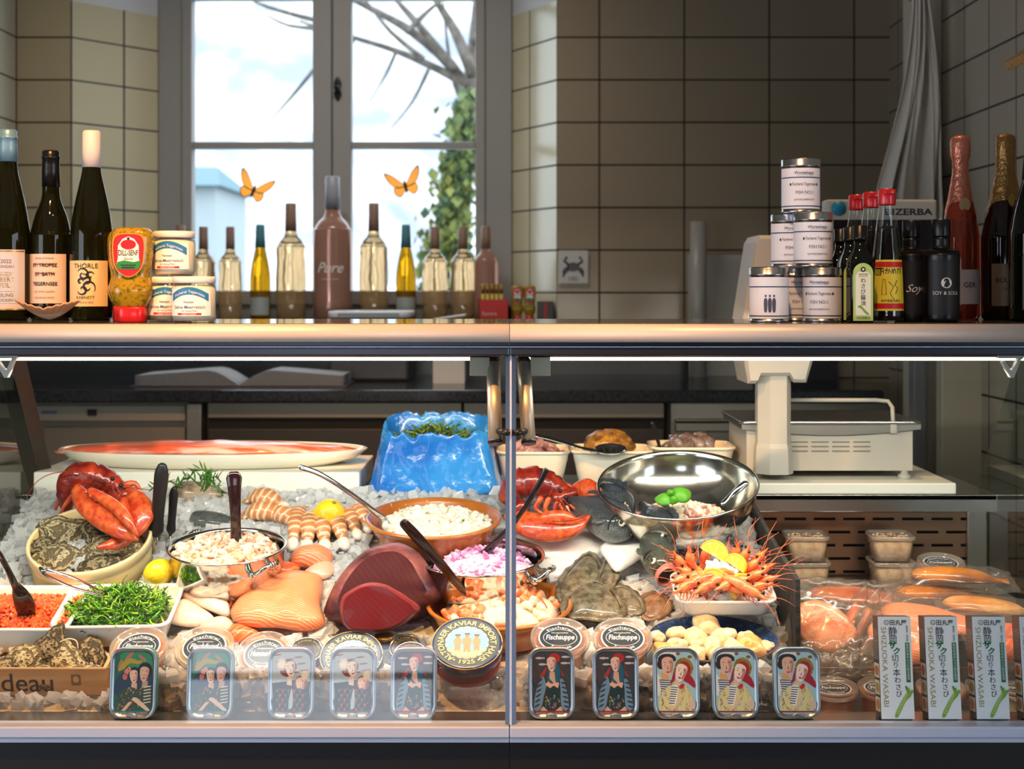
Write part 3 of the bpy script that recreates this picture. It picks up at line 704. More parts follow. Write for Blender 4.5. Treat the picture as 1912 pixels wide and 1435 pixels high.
# dill sauce squeeze bottles
m_sauce = mat('dill_sauce', (158, 126, 20), .18, col2=(98, 92, 16), ns=160, lo=.50, hi=.68, coat=.6, det=2)
m_redcap = mat('red_plastic_cap', (190, 26, 34), .3, coat=.3)
def squeeze(label, M, k=1.0, group=None):
    t = thing('squeeze_bottle', label, 'sauce bottle', M, group); p_ = 2.43/F*k
    pr = smoothp([(26, 28), (31, 36), (36, 48), (38.5, 60), (34, 74), (32, 86), (35, 104), (38, 130), (38.5, 150), (37, 164), (31, 171)], 3)
    secs = [(rrect(2*r*p_, 2*r*p_*.66, r*p_*.6), z*p_) for r, z in pr]; secs.append((rrect(40*p_, 26*p_, 10*p_), 174*p_))
    one(sections(secs), m_sauce, 'body', t)
    one(sections([(rrect(50*p_, 40*p_, 14*p_), 0), (rrect(53*p_, 42*p_, 15*p_), 2*p_), (rrect(52*p_, 42*p_, 15*p_), 25*p_), (rrect(50*p_, 40*p_, 14*p_), 28*p_)]), m_redcap, 'cap', t)
    one(merge(bx(-.3*p_, .3*p_, -21.4*p_, -21*p_, 3*p_, 25*p_)), ink(150, 16, 24), 'cap_seam', t, smooth=False)
    mb = MB(); yy = -26.2*p_
    def put(o_, c, dy=0, dx=0, dz=0): mb.add(([((x+dx)*p_, yy-dy*.0004-abs(0), (z+dz)*p_) for x, z in o_], [tuple(range(len(o_)))]), c, False)
    sh_ = sm2([(-25, 155), (0, 161), (25, 155), (27, 120), (20, 96), (0, 84), (-20, 96), (-27, 120)], 4)
    put(scaled(sh_, 1.07, 1.05, (0, 122)), ink(186, 150, 40), 0); put(sh_, ink(190, 24, 34), 1)
    put([(-11, 152), (0, 157), (11, 152), (19, 140), (19, 118), (22, 104), (-22, 104), (-19, 118), (-19, 140)], ink(238, 234, 228), 2)
    put(ell(14, 9, 24, (0, 142)), ink(186, 20, 30), 3); put(ell(2.5, 2.5, 10, (0, 153)), k_, 4)
    put([(-22, 104), (-20, 110), (-8, 113), (10, 110), (22, 113), (22, 104), (18, 97), (-18, 97)], ink(40, 130, 60), 3)
    v, f = fit('DILL-SENF', 36*p_, .0095, bold=.01); mb.add(([(a, yy-.0014, b+122*p_) for a, b, _ in v], f), k_, False)
    v, f = fit('Sauce', 17*p_, shear=.3); mb.add(([(a, yy-.0014, b+114*p_) for a, b, _ in v], f), ink(40, 110, 60), False)
    put([(-12, 99), (12, 99), (12, 101), (-12, 101)], k_, 4); put([(-14, 103.5), (14, 103.5), (14, 105), (-14, 105)], k_, 4)
    mb.build('label', t); return t
sq0 = squeeze('front yellow dill mustard squeeze bottle with red cap, right of the wine bottles', on_top(247, 2.40))
for k in (1, 2):
    dup(sq0, on_top(247-3-3*k, 2.40+.062*k), ('yellow squeeze bottle second in its row, mostly hidden behind the front one', 'yellow squeeze bottle last in its row behind two others')[k-1])
# horseradish jars
m_cream = mat('horseradish_cream', (236, 226, 204), .5); m_jar = clear('jar_glass', (250, 252, 250), 1.2); m_lid = mat('white_tin_lid', (232, 226, 222), .35, coat=.4)
bl_ = ink(40, 116, 176)
def jar(label, M):
    t = thing('horseradish_jar', label, 'jar', M, 'horseradish jars on the counter'); r = .0365
    one(lathe([(0, .003), (r*.9, .003), (r*.97, .010), (r*.97, .056), (r*.8, .062), (0, .062)], 36), m_cream, 'filling', t)
    one(lathe([(0, 0), (r*.93, 0), (r, .006), (r, .056), (r*.98, .061), (r*.88, .065), (r*.88, .067)], 36), m_jar, 'glass', t)
    one(lathe([(0, .0655), (r*.94, .0655), (r*.97, .0665), (r*.97, .0745), (r*.92, .0765), (0, .077)], 36), m_lid, 'lid', t)
    mb = MB().add(wrap(r+.0004, .010, .056, -1.05, 1.05, 24), ink(238, 238, 236))
    band = [(x, .0035*math.cos(x/.032*PI/2)*3+z) for z in (.036,) for x in [(-.034+.068*i/20) for i in range(21)]]
    v = [(x, z, 0) for x, z in band]+[(x, z+.0125, 0) for x, z in band]
    mb.add(cyl((v, [(i, i+1, i+22, i+21) for i in range(20)]), r+.0007), bl_, False)
    g = fit('Fischerei Tegernsee', .053); g = ([(a, b+.0105*math.cos(a/.032*PI/2)+.0388, 0) for a, b, _ in g[0]], g[1]); mb.add(cyl(g, r+.001), ink(236, 236, 240), False)
    for a in (-.031, .031): mb.add(cyl((face(disc(ell(.0028, .0032, 12)))[0], [tuple(range(12))]), r+.001), ink(240, 240, 240), False) if False else None
    mb.add(cyl(fit('Feinster', .017, bold=.01), r+.001, .0325), ink(40, 80, 140), False)
    mb.add(cyl(fit('Sahne-Meerrettich', .055, bold=.004), r+.001, .0235), ink(40, 80, 140), False)
    mb.add(cyl(fit('der Sahnig-Milde', .026), r+.001, .0185), ink(196, 40, 60), False)
    mb.add(wrap(r+.0007, .0128, .0162, -.55, .55, 12), ink(196, 28, 40)); mb.add(wrap(r+.0007, .0105, .0114, -1.05, 1.05, 16), bl_)
    mb.add(cyl(fit('meerrettich', .024), r+.0011, .0133), ink(240, 230, 230), False)
    mb.build('label', t); return t
jz = .078
j0 = jar('front bottom horseradish jar with white lid and blue label', on_top(362, 2.37))
dup(j0, T(on_top(313, 2.44)) @ RZ(6), 'bottom horseradish jar half hidden behind the front one')
dup(j0, T(on_top(326, 2.45)+Vector((0, -.005, jz))) @ RZ(-4), 'horseradish jar on top of the stack of jars')

# ---- right: spice tins
m_tin = mat('tinplate', (200, 198, 200), .22, 1); m_tinpaper = mat('tin_label', (226, 226, 236), .5)
def spice_tin(label, M, pic=False):
    t = thing('spice_tin', label, 'tin', M, 'spice tins stacked on the counter'); r = .0325; H = .093
    one(lathe([(0, 0), (r, 0), (r+.0008, .001), (r+.0008, .003), (r, .0035), (r, .0805), (0, .0805)], 40), m_tin, 'body', t)
    one(lathe([(0, .079), (r+.0012, .079), (r+.0018, .0798), (r+.0012, .0805), (r+.0012, .0905), (r, .0925), (r-.002, .0915), (0, .0915)], 40), m_tin, 'lid', t)
    mb = MB().add(wrap(r+.0004, .006, .0755, -2.6, 2.6, 40), m_tinpaper)
    for z in (.0585, .0095): mb.add(wrap(r+.0007, z, z+.0018, -2.6, 2.6, 36), navy)
    q = r+.0008
    if pic:
        for i, x in enumerate((-.007, 0, .007)):
            mb.add(cyl(disc([(a+x, b+.029) for a, b in sm2([(0, .012), (.003, .008), (.003, -.004), (.002, -.012), (-.002, -.012), (-.003, -.004), (-.003, .008)], 2)]), q), ink(70, 74, 100), False)
            mb.add(cyl(disc([(a+x, b+.044) for a, b in ell(.0018, .0022, 10)]), q), ink(70, 74, 100), False)
        for z in (.054, .0515, .049, .018, .0155): mb.add(cyl(disc([(-.022, z), (.022, z), (.022, z+.0007), (-.022, z+.0007)]), q), ink(120, 124, 140), False)
    else:
        mb.add(cyl(fit('Wurzelsepp', .034, shear=.25, bold=.01), q, .065), navy, False); mb.add(wrap(q, .0628, .0632, -.4, .5, 8), navy)
        mb.add(cyl(fit('Fischerei Tegernsee', .042, .0055), q, .0455), navy, False)
        for x in (-.0245, .0245): mb.add(cyl(disc([(a+x, b+.0475) for a, b in ell(.0018, .0025, 10)]), q), navy, False)
        mb.add(cyl(fit('FISH NO.1', .030, .0058), q, .031), navy, False); mb.add(cyl(fit('GEWÜRZZUBEREITUNG', .036, .003), q, .020), navy, False)
    mb.build('label', t); return t
tz = .0935; st0 = spice_tin('spice tin alone on top of the pyramid of tins', on_top(1495, 2.46)+Vector((0, 0, 2*tz)))
dup(st0, T(on_top(1518, 2.435)+Vector((0, 0, tz))) @ RZ(3), 'spice tin in the middle layer, right-hand one in front')
dup(st0, T(on_top(1475, 2.49)+Vector((0, 0, tz))) @ RZ(2), 'spice tin in the middle layer, left-hand one partly hidden')
dup(st0, T(on_top(1535, 2.43)) @ RZ(-22), 'spice tin at the bottom right of the pyramid')
dup(st0, T(on_top(1484, 2.50)) @ RZ(8), 'spice tin at the bottom middle, hidden between its neighbours')
spice_tin('spice tin at the bottom left showing three figures on its label', T(on_top(1436, 2.41)) @ RZ(-8), True)

# ---- wasabi soy bottles
lg = ink(176, 200, 120); lw = ink(226, 228, 206)
def small_soy(label, M, group=None):
    H = .161; t = thing('small_soy_bottle', label, 'soy sauce bottle', M, group); w_ = .040
    secs = [(rrect(w_-.004, w_-.004, .006), 0), (rrect(w_, w_, .007), .003), (rrect(w_, w_, .007), .098), (rrect(w_*.9, w_*.9, .010), .108), (rrect(w_*.66, w_*.66, .012), .118), (ell2(.0105), .126), (ell2(.010), .138)]
    one(sections(secs), m_blackgl, 'glass', t)
    one(lathe([(0, .137), (.0105, .137), (.013, .138), (.013, .142), (.0122, .1425), (.0125, .160), (.011, .1615), (0, .1615)], 24), m_capblack, 'cap', t)
    y = -w_/2-.0004; mb = MB()
    o_ = [(-.0165, .003), (.0165, .003), (.0165, .082)]+[(.0165*math.cos(R(a)), .082+.0165*math.sin(R(a))) for a in range(10, 171, 10)]+[(-.0165, .082)]
    mb.add(([(x, y, z) for x, z in o_], [tuple(range(len(o_)))]), lg, False)
    i_ = [(-.0125, .012), (.0125, .012), (.0125, .078), (.008, .084), (-.008, .084), (-.0125, .078)]
    mb.add(([(x, y-.0003, z) for x, z in i_], [tuple(range(len(i_)))]), lw, False)
    mb.add(face(disc(ell(.0042, .0042, 18, (0, .088))), y=y-.0004), k_, False); mb.add(face(disc(ell(.0022, .0022, 5, (0, .088))), y=y-.0007), lw, False)
    mb.add(face(fit('WASABI', .015), 0, .0785, y-.0006), k_, False); mb.add(face(fit('SOY SAUCE', .015), 0, .0757, y-.0006), k_, False)
    for i, ch in enumerate('わさび醬油'): mb.add(face(text(ch, .0088, bold=.008), 0, .0665-.0093*i, y-.0006), k_, False)
    sp_ = sm2([(-.010, .026), (-.004, .024), (.003, .016), (.0095, .0125), (.008, .0165), (.003, .021), (-.004, .0285)], 3)
    mb.add(([(x, y-.0008, z) for x, z in sp_], [tuple(range(len(sp_)))]), ink(120, 160, 50), False)
    mb.add(face(fit('大石昌醬油', .022), 0, .0062, y-.0006), k_, False)
    mb.build('label', t); return t
def ell2(r, k=5):
    o_ = rrect(2*r, 2*r, r*.999, k); return o_
ss0 = small_soy('front small wasabi soy bottle with pale green label', on_top(1606, 2.37))
dup(ss0, on_top(1588, 2.44), 'second small black soy bottle, behind the green-labelled front one')
dup(ss0, on_top(1570, 2.51), 'third small black soy bottle, furthest behind, right of the tins')
# ---- red-capped soy bottles
m_soy = mat('soy_sauce', (18, 10, 6), .06, coat=.5); ylw = ink(222, 206, 60)
def red_soy(label, M, group=None):
    H = .226; t = thing('red_capped_soy_bottle', label, 'soy sauce bottle', M, group)
    pr = [(0, 0), (.026, 0), (.0285, .003), (.0285, .012), (.0275, .05), (.0245, .11), (.019, .158), (.0145, .188), (.0135, .200), (.0135, .204), (0, .204)]
    one(lathe([(0, .002), (.025, .002)]+[(r-.0012, z) for r, z in pr[2:7]]+[(.0178, .160), (0, .160)], 32), m_soy, 'sauce', t)
    one(lathe(pr, 32), clear('bottle_glass', (246, 248, 246), 1.6), 'glass', t)
    one(lathe([(0, .198), (.0142, .198), (.0148, .200), (.0150, .222), (.0135, .2255), (0, .226)], 24), m_redcap, 'cap', t)
    one(bx(-.008, .008, -.0165, -.013, .216, .2245, .001), m_redcap, 'spout_flap', t)
    mb = MB(); a = 1.1
    def cone(z0, z1, ha, mm, l):
        rows = [[((r_at(pr, z)+l)*math.sin(-ha+2*ha*j/16), -(r_at(pr, z)+l)*math.cos(-ha+2*ha*j/16), z) for j in range(17)] for z in (z0, (z0+z1)/2, z1)]
        mb.add(loft(rows, (False, False), False), mm)
    cone(.019, .105, a, ylw, .0004)
    for z0, z1 in ((.0225, .0315), (.0925, .1015)): cone(z0, z1, a, ink(190, 30, 34), .0007)
    q = r_at(pr, .09)+.0008
    mb.add(cyl(fit('田かめび', .042, .010, bold=.02), q, .080), k_, False); mb.add(wrap(q+.0002, .0785, .0915, -1.05, -.62, 6), k_)
    mb.add(cyl(fit('田', .0085, bold=.02), q+.0005, .0805, -.83), ylw, False)
    q = r_at(pr, .06)+.0012
    for g in (tube([(-.004, 0, .068), (.004, 0, .060), (-.002, 0, .048), (.005, 0, .038)], .0006, n=4), tube([(-.014, 0, .072), (-.010, 0, .072), (-.009, 0, .062), (-.008, 0, .046), (-.016, 0, .046), (-.015, 0, .062), (-.014, 0, .072)], .0005, n=4), tube([(.010, 0, .070), (.006, 0, .062), (.012, 0, .058), (.008, 0, .048)], .0006, n=4)):
        mb.add(([(q*math.sin(x/q), -q*math.cos(x/q)+y, z) for x, y, z in g[0]], g[1]), ink(120, 110, 40))
    mb.add(cyl(fit('亀甲萬醬油醸造', .034), q+.0006, .034), k_, False)
    mb.build('label', t); return t
rs0 = red_soy('front red-capped soy bottle with yellow and red label', on_top(1656, 2.42))
dup(rs0, on_top(1627, 2.50), 'middle red-capped soy bottle in its row')
dup(rs0, on_top(1600, 2.57), 'rearmost red-capped soy bottle in its row, behind the small black bottles')
# ---- black soya bottles
m_matte = mat('matt_black_bottle', (13, 12, 13), .32)
def soya(label, M, lines, group=None):
    t = thing('black_soya_bottle', label, 'soy sauce bottle', M, group)
    pr = smoothp([(.0285, .001), (.030, .004), (.0305, .02), (.031, .112), (.030, .117), (.024, .1215), (.0165, .124), (.0150, .13), (.0148, .146)], 2)
    one(lathe([(0, 0), (.028, 0)]+pr+[(0, .146)], 36), m_matte, 'glass', t)
    one(lathe([(0, .144), (.0155, .144), (.0160, .146), (.0160, .172), (.0150, .174), (0, .174)], 28), m_capblack, 'cap', t)
    mb = MB().add(wrap(.0312, .012, .105, -1.0, 1.0, 18), mat('matt_black_label', (22, 20, 21), .5))
    for f in lines: f(mb, .0316, .174)
    mb.build('label', t); return t
wh = ink(216, 212, 206)
def head(mb, r, H):
    mb.add(cyl(disc(ell(.009, .009, 24, (0, .066))), r), wh, False)
    for o_ in (sm2([(-.004, .072), (.0, .0735), (.004, .071), (.0035, .067), (-.001, .070), (-.004, .0675)], 3), sm2([(-.003, .0615), (.0025, .061), (.004, .0655), (.002, .0595), (-.001, .0585)], 3), ell(.0007, .0007, 8, (-.0015, .0665)), ell(.0007, .0007, 8, (.0018, .0665)), [(-.002, .063), (.0015, .063), (.0015, .0635), (-.002, .0635)]):
        mb.add(cyl(disc(o_), r+.0003), k_, False)
soya('matt black bottle with white handwritten word on its label', on_top(1702, 2.46), [tx('Soya', .036, .29, wh, shear=.5)])
soya('matt black bottle with a white portrait roundel on the label', on_top(1757, 2.42), [head, tx('SOY & SOUL', .046, .265, wh)])
# ---- champagne
m_pinkfoil = mat('pink_foil', (206, 124, 100), .3, .65, bump=.35, bs=120); m_bronzefoil = mat('bronze_foil', (136, 98, 52), .3, .65, bump=.35, bs=120)
def foil_top(t, pr, H, z0, mm):
    rows = []; r2 = random.Random(5)
    prof = [(z0, r_at(pr, z0*H)*1.03), (z0+.08, r_at(pr, (z0+.08)*H)*1.03), (.80, r_at(pr, .8*H)*1.05), (.865, r_at(pr, .86*H)*1.12), (.88, .0172), (.905, .0178), (.925, .0182), (.965, .0182), (.985, .0165), (.998, .010), (1.0, .0002)]
    n = 32
    for z, r in prof: rows.append([((r*(1+.03*math.sin(j*3+z*60)*(z > .86)))*math.cos(2*PI*j/n), r*(1+.03*math.sin(j*3+z*60)*(z > .86))*math.sin(2*PI*j/n), (z-(.05*max(0, -math.sin(2*PI*j/n)) if z == z0 else 0))*H) for j in range(n)])
    f = one(loft(rows, (False, True)), mm, 'foil', t)
    return f
CH = .336; CR = .0425
t = bottle('champagne_bottle', 'rosé champagne bottle with pink foil, right of the black bottles', 'champagne bottle', on_top(1793, 2.60), CH*1.0, .0345, 'champ', m_rose,
           labs=[('label', .085, .27, .95, ink(206, 198, 200), [tx('GER', .024, .175, k_, .2, bold=.01), tx('S.', .004, .155, gr, .2)])])
f_ = foil_top(t, profile('champ', .0345, CH), CH, .58, m_pinkfoil)
pr_ = profile('champ', .0345, CH); q = r_at(pr_, .62*CH)+.0022
mb = MB().add(([(x, -q+.001-.0005, z) for x, z in ell(.0105, .0125, 24, (0, .62*CH))], [tuple(range(24))]), mat('seal_gold', (214, 170, 120), .35, .6), False); mb.build('medallion', f_)
v, f = fit('TAITTINGER', .05); mb = MB().add(([(b-.002, -r_at(pr_, .77*CH)-.0022, .72*CH+a+.02) for a, b, _ in v], f), ink(196, 120, 100), False); mb.build('lettering', f_)
t = bottle('champagne_bottle', 'dark sparkling wine bottle with bronze foil and beige label', 'champagne bottle', on_top(1877, 2.58), .337, .0425, 'champ', m_dkbrown,
           labs=[('label', .075, .30, .9, ink(150, 120, 92), [tx('BOUVET', .044, .20, ink(40, 20, 16), -.2, bold=.012), tx('CRÉMANT', .024, .16, ink(40, 20, 16), -.2)])])
f_ = foil_top(t, profile('champ', .0425, .337), .337, .58, m_bronzefoil)
one(face(disc(sm2([(0, .012), (.006, .004), (.003, -.012), (-.004, -.008), (-.006, .003)], 3)), 0, .64*.337, -.032), m_gold, 'crest', f_, smooth=False)
bottle('champagne_bottle', 'dark vintage champagne bottle with green shield label at the right edge', 'champagne bottle', on_top(1935, 2.46), .34, .046, 'champ', m_blackgl,
       labs=[('label', .06, .33, .85, ink(60, 60, 34), [bar(.10, .29, .7, ink(76, 74, 44)), tx('Champagne', .026, .235, gd, -.35, shear=.2), tx('Cuvée', .022, .20, gd, -.35, shear=.2)])], capz=.72, capm=m_capblack)

# ============================================================ the shop scale (base on the board inside the case, head above the worktop)
m_sc = mat('scale_housing', (182, 178, 168), .45); m_scd = mat('scale_grey', (120, 116, 108), .45)
m_white = mat('white_cutting_board', (238, 236, 224), .45)
sb = thing('scale_board', 'white plastic board under the shop scale in the right case', 'board', T(.68, 3.08, .898))
one(bx(x_at(1395, 2.93), x_at(1786, 2.93), 2.93, 3.24, .898, .921, .003), m_white, 'board', sb, smooth=False, world=True)
one(bx(x_at(1395, 2.94), x_at(1758, 2.94), 2.935, 3.2, .8972, .8985), m_steel, 'underplate', sb, smooth=False, world=True)
sd = 3.0
scl = thing('shop_scale', 'cream shop scale with steel weighing plate, column and display above the worktop', 'scale', T(x_at(1540, sd), sd+.05, .921))
xa, xb = x_at(1394, sd), x_at(1704, sd)
one(([(xa, sd, .938), (xb, sd, .938), (xb, sd+.24, .938), (xa, sd+.24, .938), (xa, sd, z_at(800, sd)), (xb, sd, z_at(803, sd)), (xb, sd+.24, z_at(800, sd)), (xa, sd+.24, z_at(800, sd))],
     [(0, 3, 2, 1), (4, 5, 6, 7), (0, 1, 5, 4), (1, 2, 6, 5), (2, 3, 7, 6), (3, 0, 4, 7)]), m_sc, 'base', scl, smooth=False, world=True)
# curved steel plate on the base
pl_ = [(xa-.012+(xb-xa+.026)*i/20, z_at(800-(0 if i in (0, 20) else 0)+11*math.sin(PI*i/20), sd)) for i in range(21)]
pv = loft([[(x, sd-.012, z) for x, z in pl_]+[(x, sd-.012, z_at(790, sd)) for x, z in reversed(pl_)], [(x, sd+.25, z) for x, z in pl_]+[(x, sd+.25, z_at(788, sd)) for x, z in reversed(pl_)]])
pan = one(pv, mat('weighing_plate', (176, 172, 164), .3, .9), 'weighing_plate', scl, smooth=False, world=True)
one(xf(prism(rrect(xb-xa+.034, .285, .02), 0, .006, .002), T((xa+xb)/2, sd+.12, z_at(790, sd))), m_steel, 'tray', scl, smooth=False, world=True)
one(merge(tube([(x_at(1475, sd+.0), sd+.02, z_at(748, sd)), (x_at(1640, sd), sd+.02, z_at(748, sd)), (x_at(1662, sd), sd+.015, z_at(750, sd)), (x_at(1665, sd), sd-.005, z_at(760, sd)), (x_at(1665, sd), sd-.014, z_at(803, sd))], .0045, n=10),
          bx(x_at(1659, sd), x_at(1671, sd), sd-.018, sd-.008, z_at(807, sd), z_at(787, sd), .001)), m_sc, 'rail', scl, world=True)
vents = MB()
for i in range(4):
    for j in range(3):
        u0 = 1476+i*39; vents.add(bx(x_at(u0, sd), x_at(u0+32, sd), sd-.0012, sd+.0005, z_at(826+j*8.5, sd), z_at(823.5+j*8.5, sd)), m_scd, False)
vents.build('vent_slots', scl, world=True)
for u, y in ((1420, .02), (1690, .0), (1420, .2), (1690, .2)):
    c = Vector((x_at(u, sd), sd+y+.005, .921))
    one(xf(lathe([(0, 0), (.013, 0), (.0135, .002), (.0135, .008), (.008, .010), (.007, .018), (0, .018)], 16), T(c)), m_sc, 'foot', scl, world=True)
ca, cbb = x_at(1416, 2.96), x_at(1478, 2.96); cm_ = x_at(1440, 2.96)
hexo = [(ca, .03), (ca, -.002), (cm_-.004, -.022), (cbb-.012, -.022), (cbb, -.002), (cbb, .03)]
one(loft([[(x, 2.97+y, z) for x, y in hexo] for z in (.938, 1.165)]), m_sc, 'column', scl, smooth=False, world=True)
one(loft([[(x, 2.97+y, z) for x, y in scaled(hexo, k, k, ((ca+cbb)/2, 0))] for z, k in ((.936, 1.14), (.99, 1.08), (1.0, 1.0))]), m_sc, 'column_foot', scl, smooth=False, world=True)
one(loft([[(ca-.001, 2.97+y, z), (cm_-.003, 2.97-.0225+y*0, z), (cm_-.003, 2.97-.0225, z+.0001), (ca-.001, 2.97+y, z+.0001)] for y, z in ((-.003, 1.0),)] ) if False else xf(bx(0, .0005, 0, .0005, 0, .0005), T(cm_, 2.96, 1.1)), m_scd, 'joint', scl, world=True)
d2 = 2.97
def q2(u, v, y): return (x_at(u, d2), y, z_at(v, d2))
hs_ = [(1382, 600), (1405, 452), (1412, 440), (1528, 440), (1532, 600), (1514, 664), (1500, 712), (1478, 712), (1470, 700), (1412, 700), (1406, 714), (1392, 714), (1386, 680)]
hv = [(x_at(u, d2), z_at(v, d2)) for u, v in hs_]
one(loft([[(x, 2.93, z) for x, z in inset(hv, .008)], [(x, 2.94, z) for x, z in hv], [(x, 3.08, z) for x, z in hv]], (True, True)), m_sc, 'printer_housing', scl, smooth=False, world=True)
d3 = 3.02
dsp = one(bx(x_at(1543, d3), x_at(1750, d3), d3, d3+.05, z_at(610, d3), z_at(372, d3), .005), m_sc, 'display_head', scl, smooth=False, world=True)
one(bx(x_at(1556, d3), x_at(1742, d3), d3-.002, d3+.001, z_at(560, d3), z_at(410, d3), .001), mat('dark_display', (26, 26, 30), .15), 'screen', dsp, smooth=False, world=True)
one(xf(lathe([(0, 0), (.016, 0), (.016, .001), (0, .001)], 28), T(x_at(1566, d3), d3-.0006, z_at(389, d3)) @ RX(90)), ink(20, 124, 160), 'sticker', dsp, world=True)
v, f = fit('BIZERBA', x_at(1741, d3)-x_at(1652, d3), .0135, bold=.03)
one(([(a+x_at(1697, d3), d3-.0008, b+z_at(401, d3)) for a, b, _ in v], f), ink(40, 38, 44), 'lettering', dsp, smooth=False, world=True)
one(bx(x_at(1500, d3), x_at(1560, d3), d3+.03, d3+.05, z_at(640, d3), z_at(590, d3), .003), m_sc, 'display_arm', scl, smooth=False, world=True)

# ============================================================ bottles on the window sill
ZS = 1.21; m_rosew = mat('pale_rose_wine', (216, 164, 144), .05, trans=.6, ior=1.3); m_amber = mat('amber_wine', (196, 140, 20), .04, trans=.85, ior=1.36)
m_whitew = mat('pale_white_wine', (250, 210, 156), .05, trans=.8, ior=1.36); m_browncap = mat('brown_capsule', (140, 112, 98), .5); m_tealcap = mat('teal_capsule', (70, 122, 134), .45); m_greycap = mat('grey_capsule', (150, 154, 166), .4)
def sill(u, d=5.12): return Vector((x_at(u, d), d, ZS))
def twist_prof(Rb, H, n=36):
    rows = []; pr = profile('bord', Rb, H, 5)
    for r, z in pr:
        k = 1 if .03*H < z < .60*H else 0
        rows.append([(r*(1+.05*k*math.cos(6*(2*PI*j/n)+z/H*16))*math.cos(2*PI*j/n), r*(1+.05*k*math.cos(6*(2*PI*j/n)+z/H*16))*math.sin(2*PI*j/n), z) for j in range(n)])
    return loft([[(max(abs(p[0]), 1e-6)*(1 if p[0] >= 0 else -1), p[1], p[2]) for p in r] for r in rows])
def sill_bottle(u, vt, wpx, kind, mg, mc, label, d=5.12, capz=.76):
    H = z_at(vt, d)-ZS; Rb = wpx/2*d/F
    t = bottle('sill_bottle', label, 'wine bottle', sill(u, d), H, Rb, 'flute' if kind == 'flute' else 'bord', mg, capz, mc, ribs=False, group='wine bottles on the window sill')
    if kind == 'twist':
        g = [c for c in COL.objects if c.parent is t and c.name.startswith('glass')][0]
        v, f = twist_prof(Rb, H); me = bpy.data.meshes.new('glass'); me.from_pydata(v, [], f); me.materials.append(mg); me.polygons.foreach_set('use_smooth', [True]*len(f)); g.data = me
    return t
sill_bottle(337, 421, 46, 'plain', m_rosew, m_browncap, 'rosé bottle on the sill, only its neck visible above the jars')
sill_bottle(380, 424, 44, 'twist', m_whitew, m_browncap, 'twisted clear wine bottle on the sill, next to the jars')
sill_bottle(430, 424, 42, 'twist', m_whitew, m_browncap, 'twisted clear wine bottle on the sill, left of the first amber flute')
t = sill_bottle(486, 420, 38, 'flute', m_amber, m_tealcap, 'amber flute bottle with teal cap, under the left butterfly')
sill_bottle(543, 380, 54, 'twist', m_whitew, m_browncap, 'tall twisted wine bottle on the sill, left of the magnum')
mg_ = sill_bottle(621, 330, 72, 'plain', m_rosew, m_greycap, 'magnum rosé bottle in the centre of the sill', capz=.77)
one(cyl(fit('Pure', .10, shear=.4), 36*5.12/F+.001, .17), ink(236, 226, 220), 'lettering', mg_, smooth=False)
one(cyl(fit('Mirabeau en Provence', .06), 36*5.12/F+.001, .145), ink(236, 226, 220), 'small_lettering', mg_, smooth=False)
sill_bottle(698, 380, 52, 'twist', m_whitew, m_browncap, 'tall twisted wine bottle on the sill, right of the magnum')
sill_bottle(758, 420, 38, 'flute', m_amber, m_tealcap, 'amber flute bottle with teal cap, under the right butterfly')
sill_bottle(812, 424, 46, 'twist', m_whitew, m_browncap, 'twisted clear wine bottle on the sill, right of the second amber flute')
sill_bottle(864, 424, 46, 'twist', m_whitew, m_browncap, 'twisted clear wine bottle on the sill, next to the pink bottle on its right')
sill_bottle(907, 423, 46, 'plain', m_rosew, m_browncap, 'pink rosé bottle on the sill, rightmost behind the red box')
for i, (u, lab) in enumerate(((486, 'flute_label'), (758, 'flute_label'))):
    o = [q for q in COL.objects if q.get('label', '').startswith('amber flute') and (('left' in q['label']) == (i == 0))][0]
    one(wrap(19*5.12/F+.001, .018, .082, -1.1, 1.1, 14), ink(150, 158, 156), 'label', o)
# red display box with gold-capped tubes, sauce bottles and a carton at the right end of the sill
rb_ = thing('display_box', 'red cardboard display box on the sill right of the bottles', 'box', T(sill(922, 5.0)))
w2 = 28*5.0/F
one(merge(bx(-w2, w2, -.05, -.046, 0, .075), bx(-w2, w2, .046, .05, 0, .075), bx(-w2, -w2+.003, -.05, .05, 0, .085), bx(w2-.003, w2, -.05, .05, 0, .065), bx(-w2, w2, -.05, .05, 0, .003)), mat('red_card', (196, 44, 40), .5), 'carton', rb_, smooth=False)
one(face(fit('Savora', .05), -.015, .02, -.0515), ink(230, 200, 190), 'lettering', rb_, smooth=False)
for i in range(5):
    tb = thing('mustard_tube', 'gold-capped tube standing in the red display box', 'tube', T(sill(902+i*8.5, 5.0)+Vector((0, .0, .004))), 'gold-capped tubes in the red box')
    one(lathe([(0, 0), (.0065, 0), (.0065, .09), (0, .09)], 12), mat('tube_yellow', (196, 170, 70), .4), 'body', tb)
    one(lathe([(0, .0905), (.0065, .0905), (.0065, .123), (.005, .125), (0, .125)], 12), m_gold, 'cap', tb)
for i, u in enumerate((966, 989)): dup(sq0, T(sill(u, 5.02)), ('sauce squeeze bottle on the sill just right of the red box', 'sauce squeeze bottle on the sill beside the dark carton')[i]).matrix_basis = T(sill(u, 5.02)) @ S(.62, .62, .78)
o = thing('small_carton', 'dark carton with red stripe at the right end of the sill', 'carton', T(sill(1018, 5.0)))
one(bx(-.028, .028, -.03, .03, 0, .068, .001), ink(70, 64, 62), 'box', o, smooth=False); one(bx(-.004, .006, -.0312, -.03, .004, .064), ink(170, 30, 34), 'stripe', o, smooth=False)
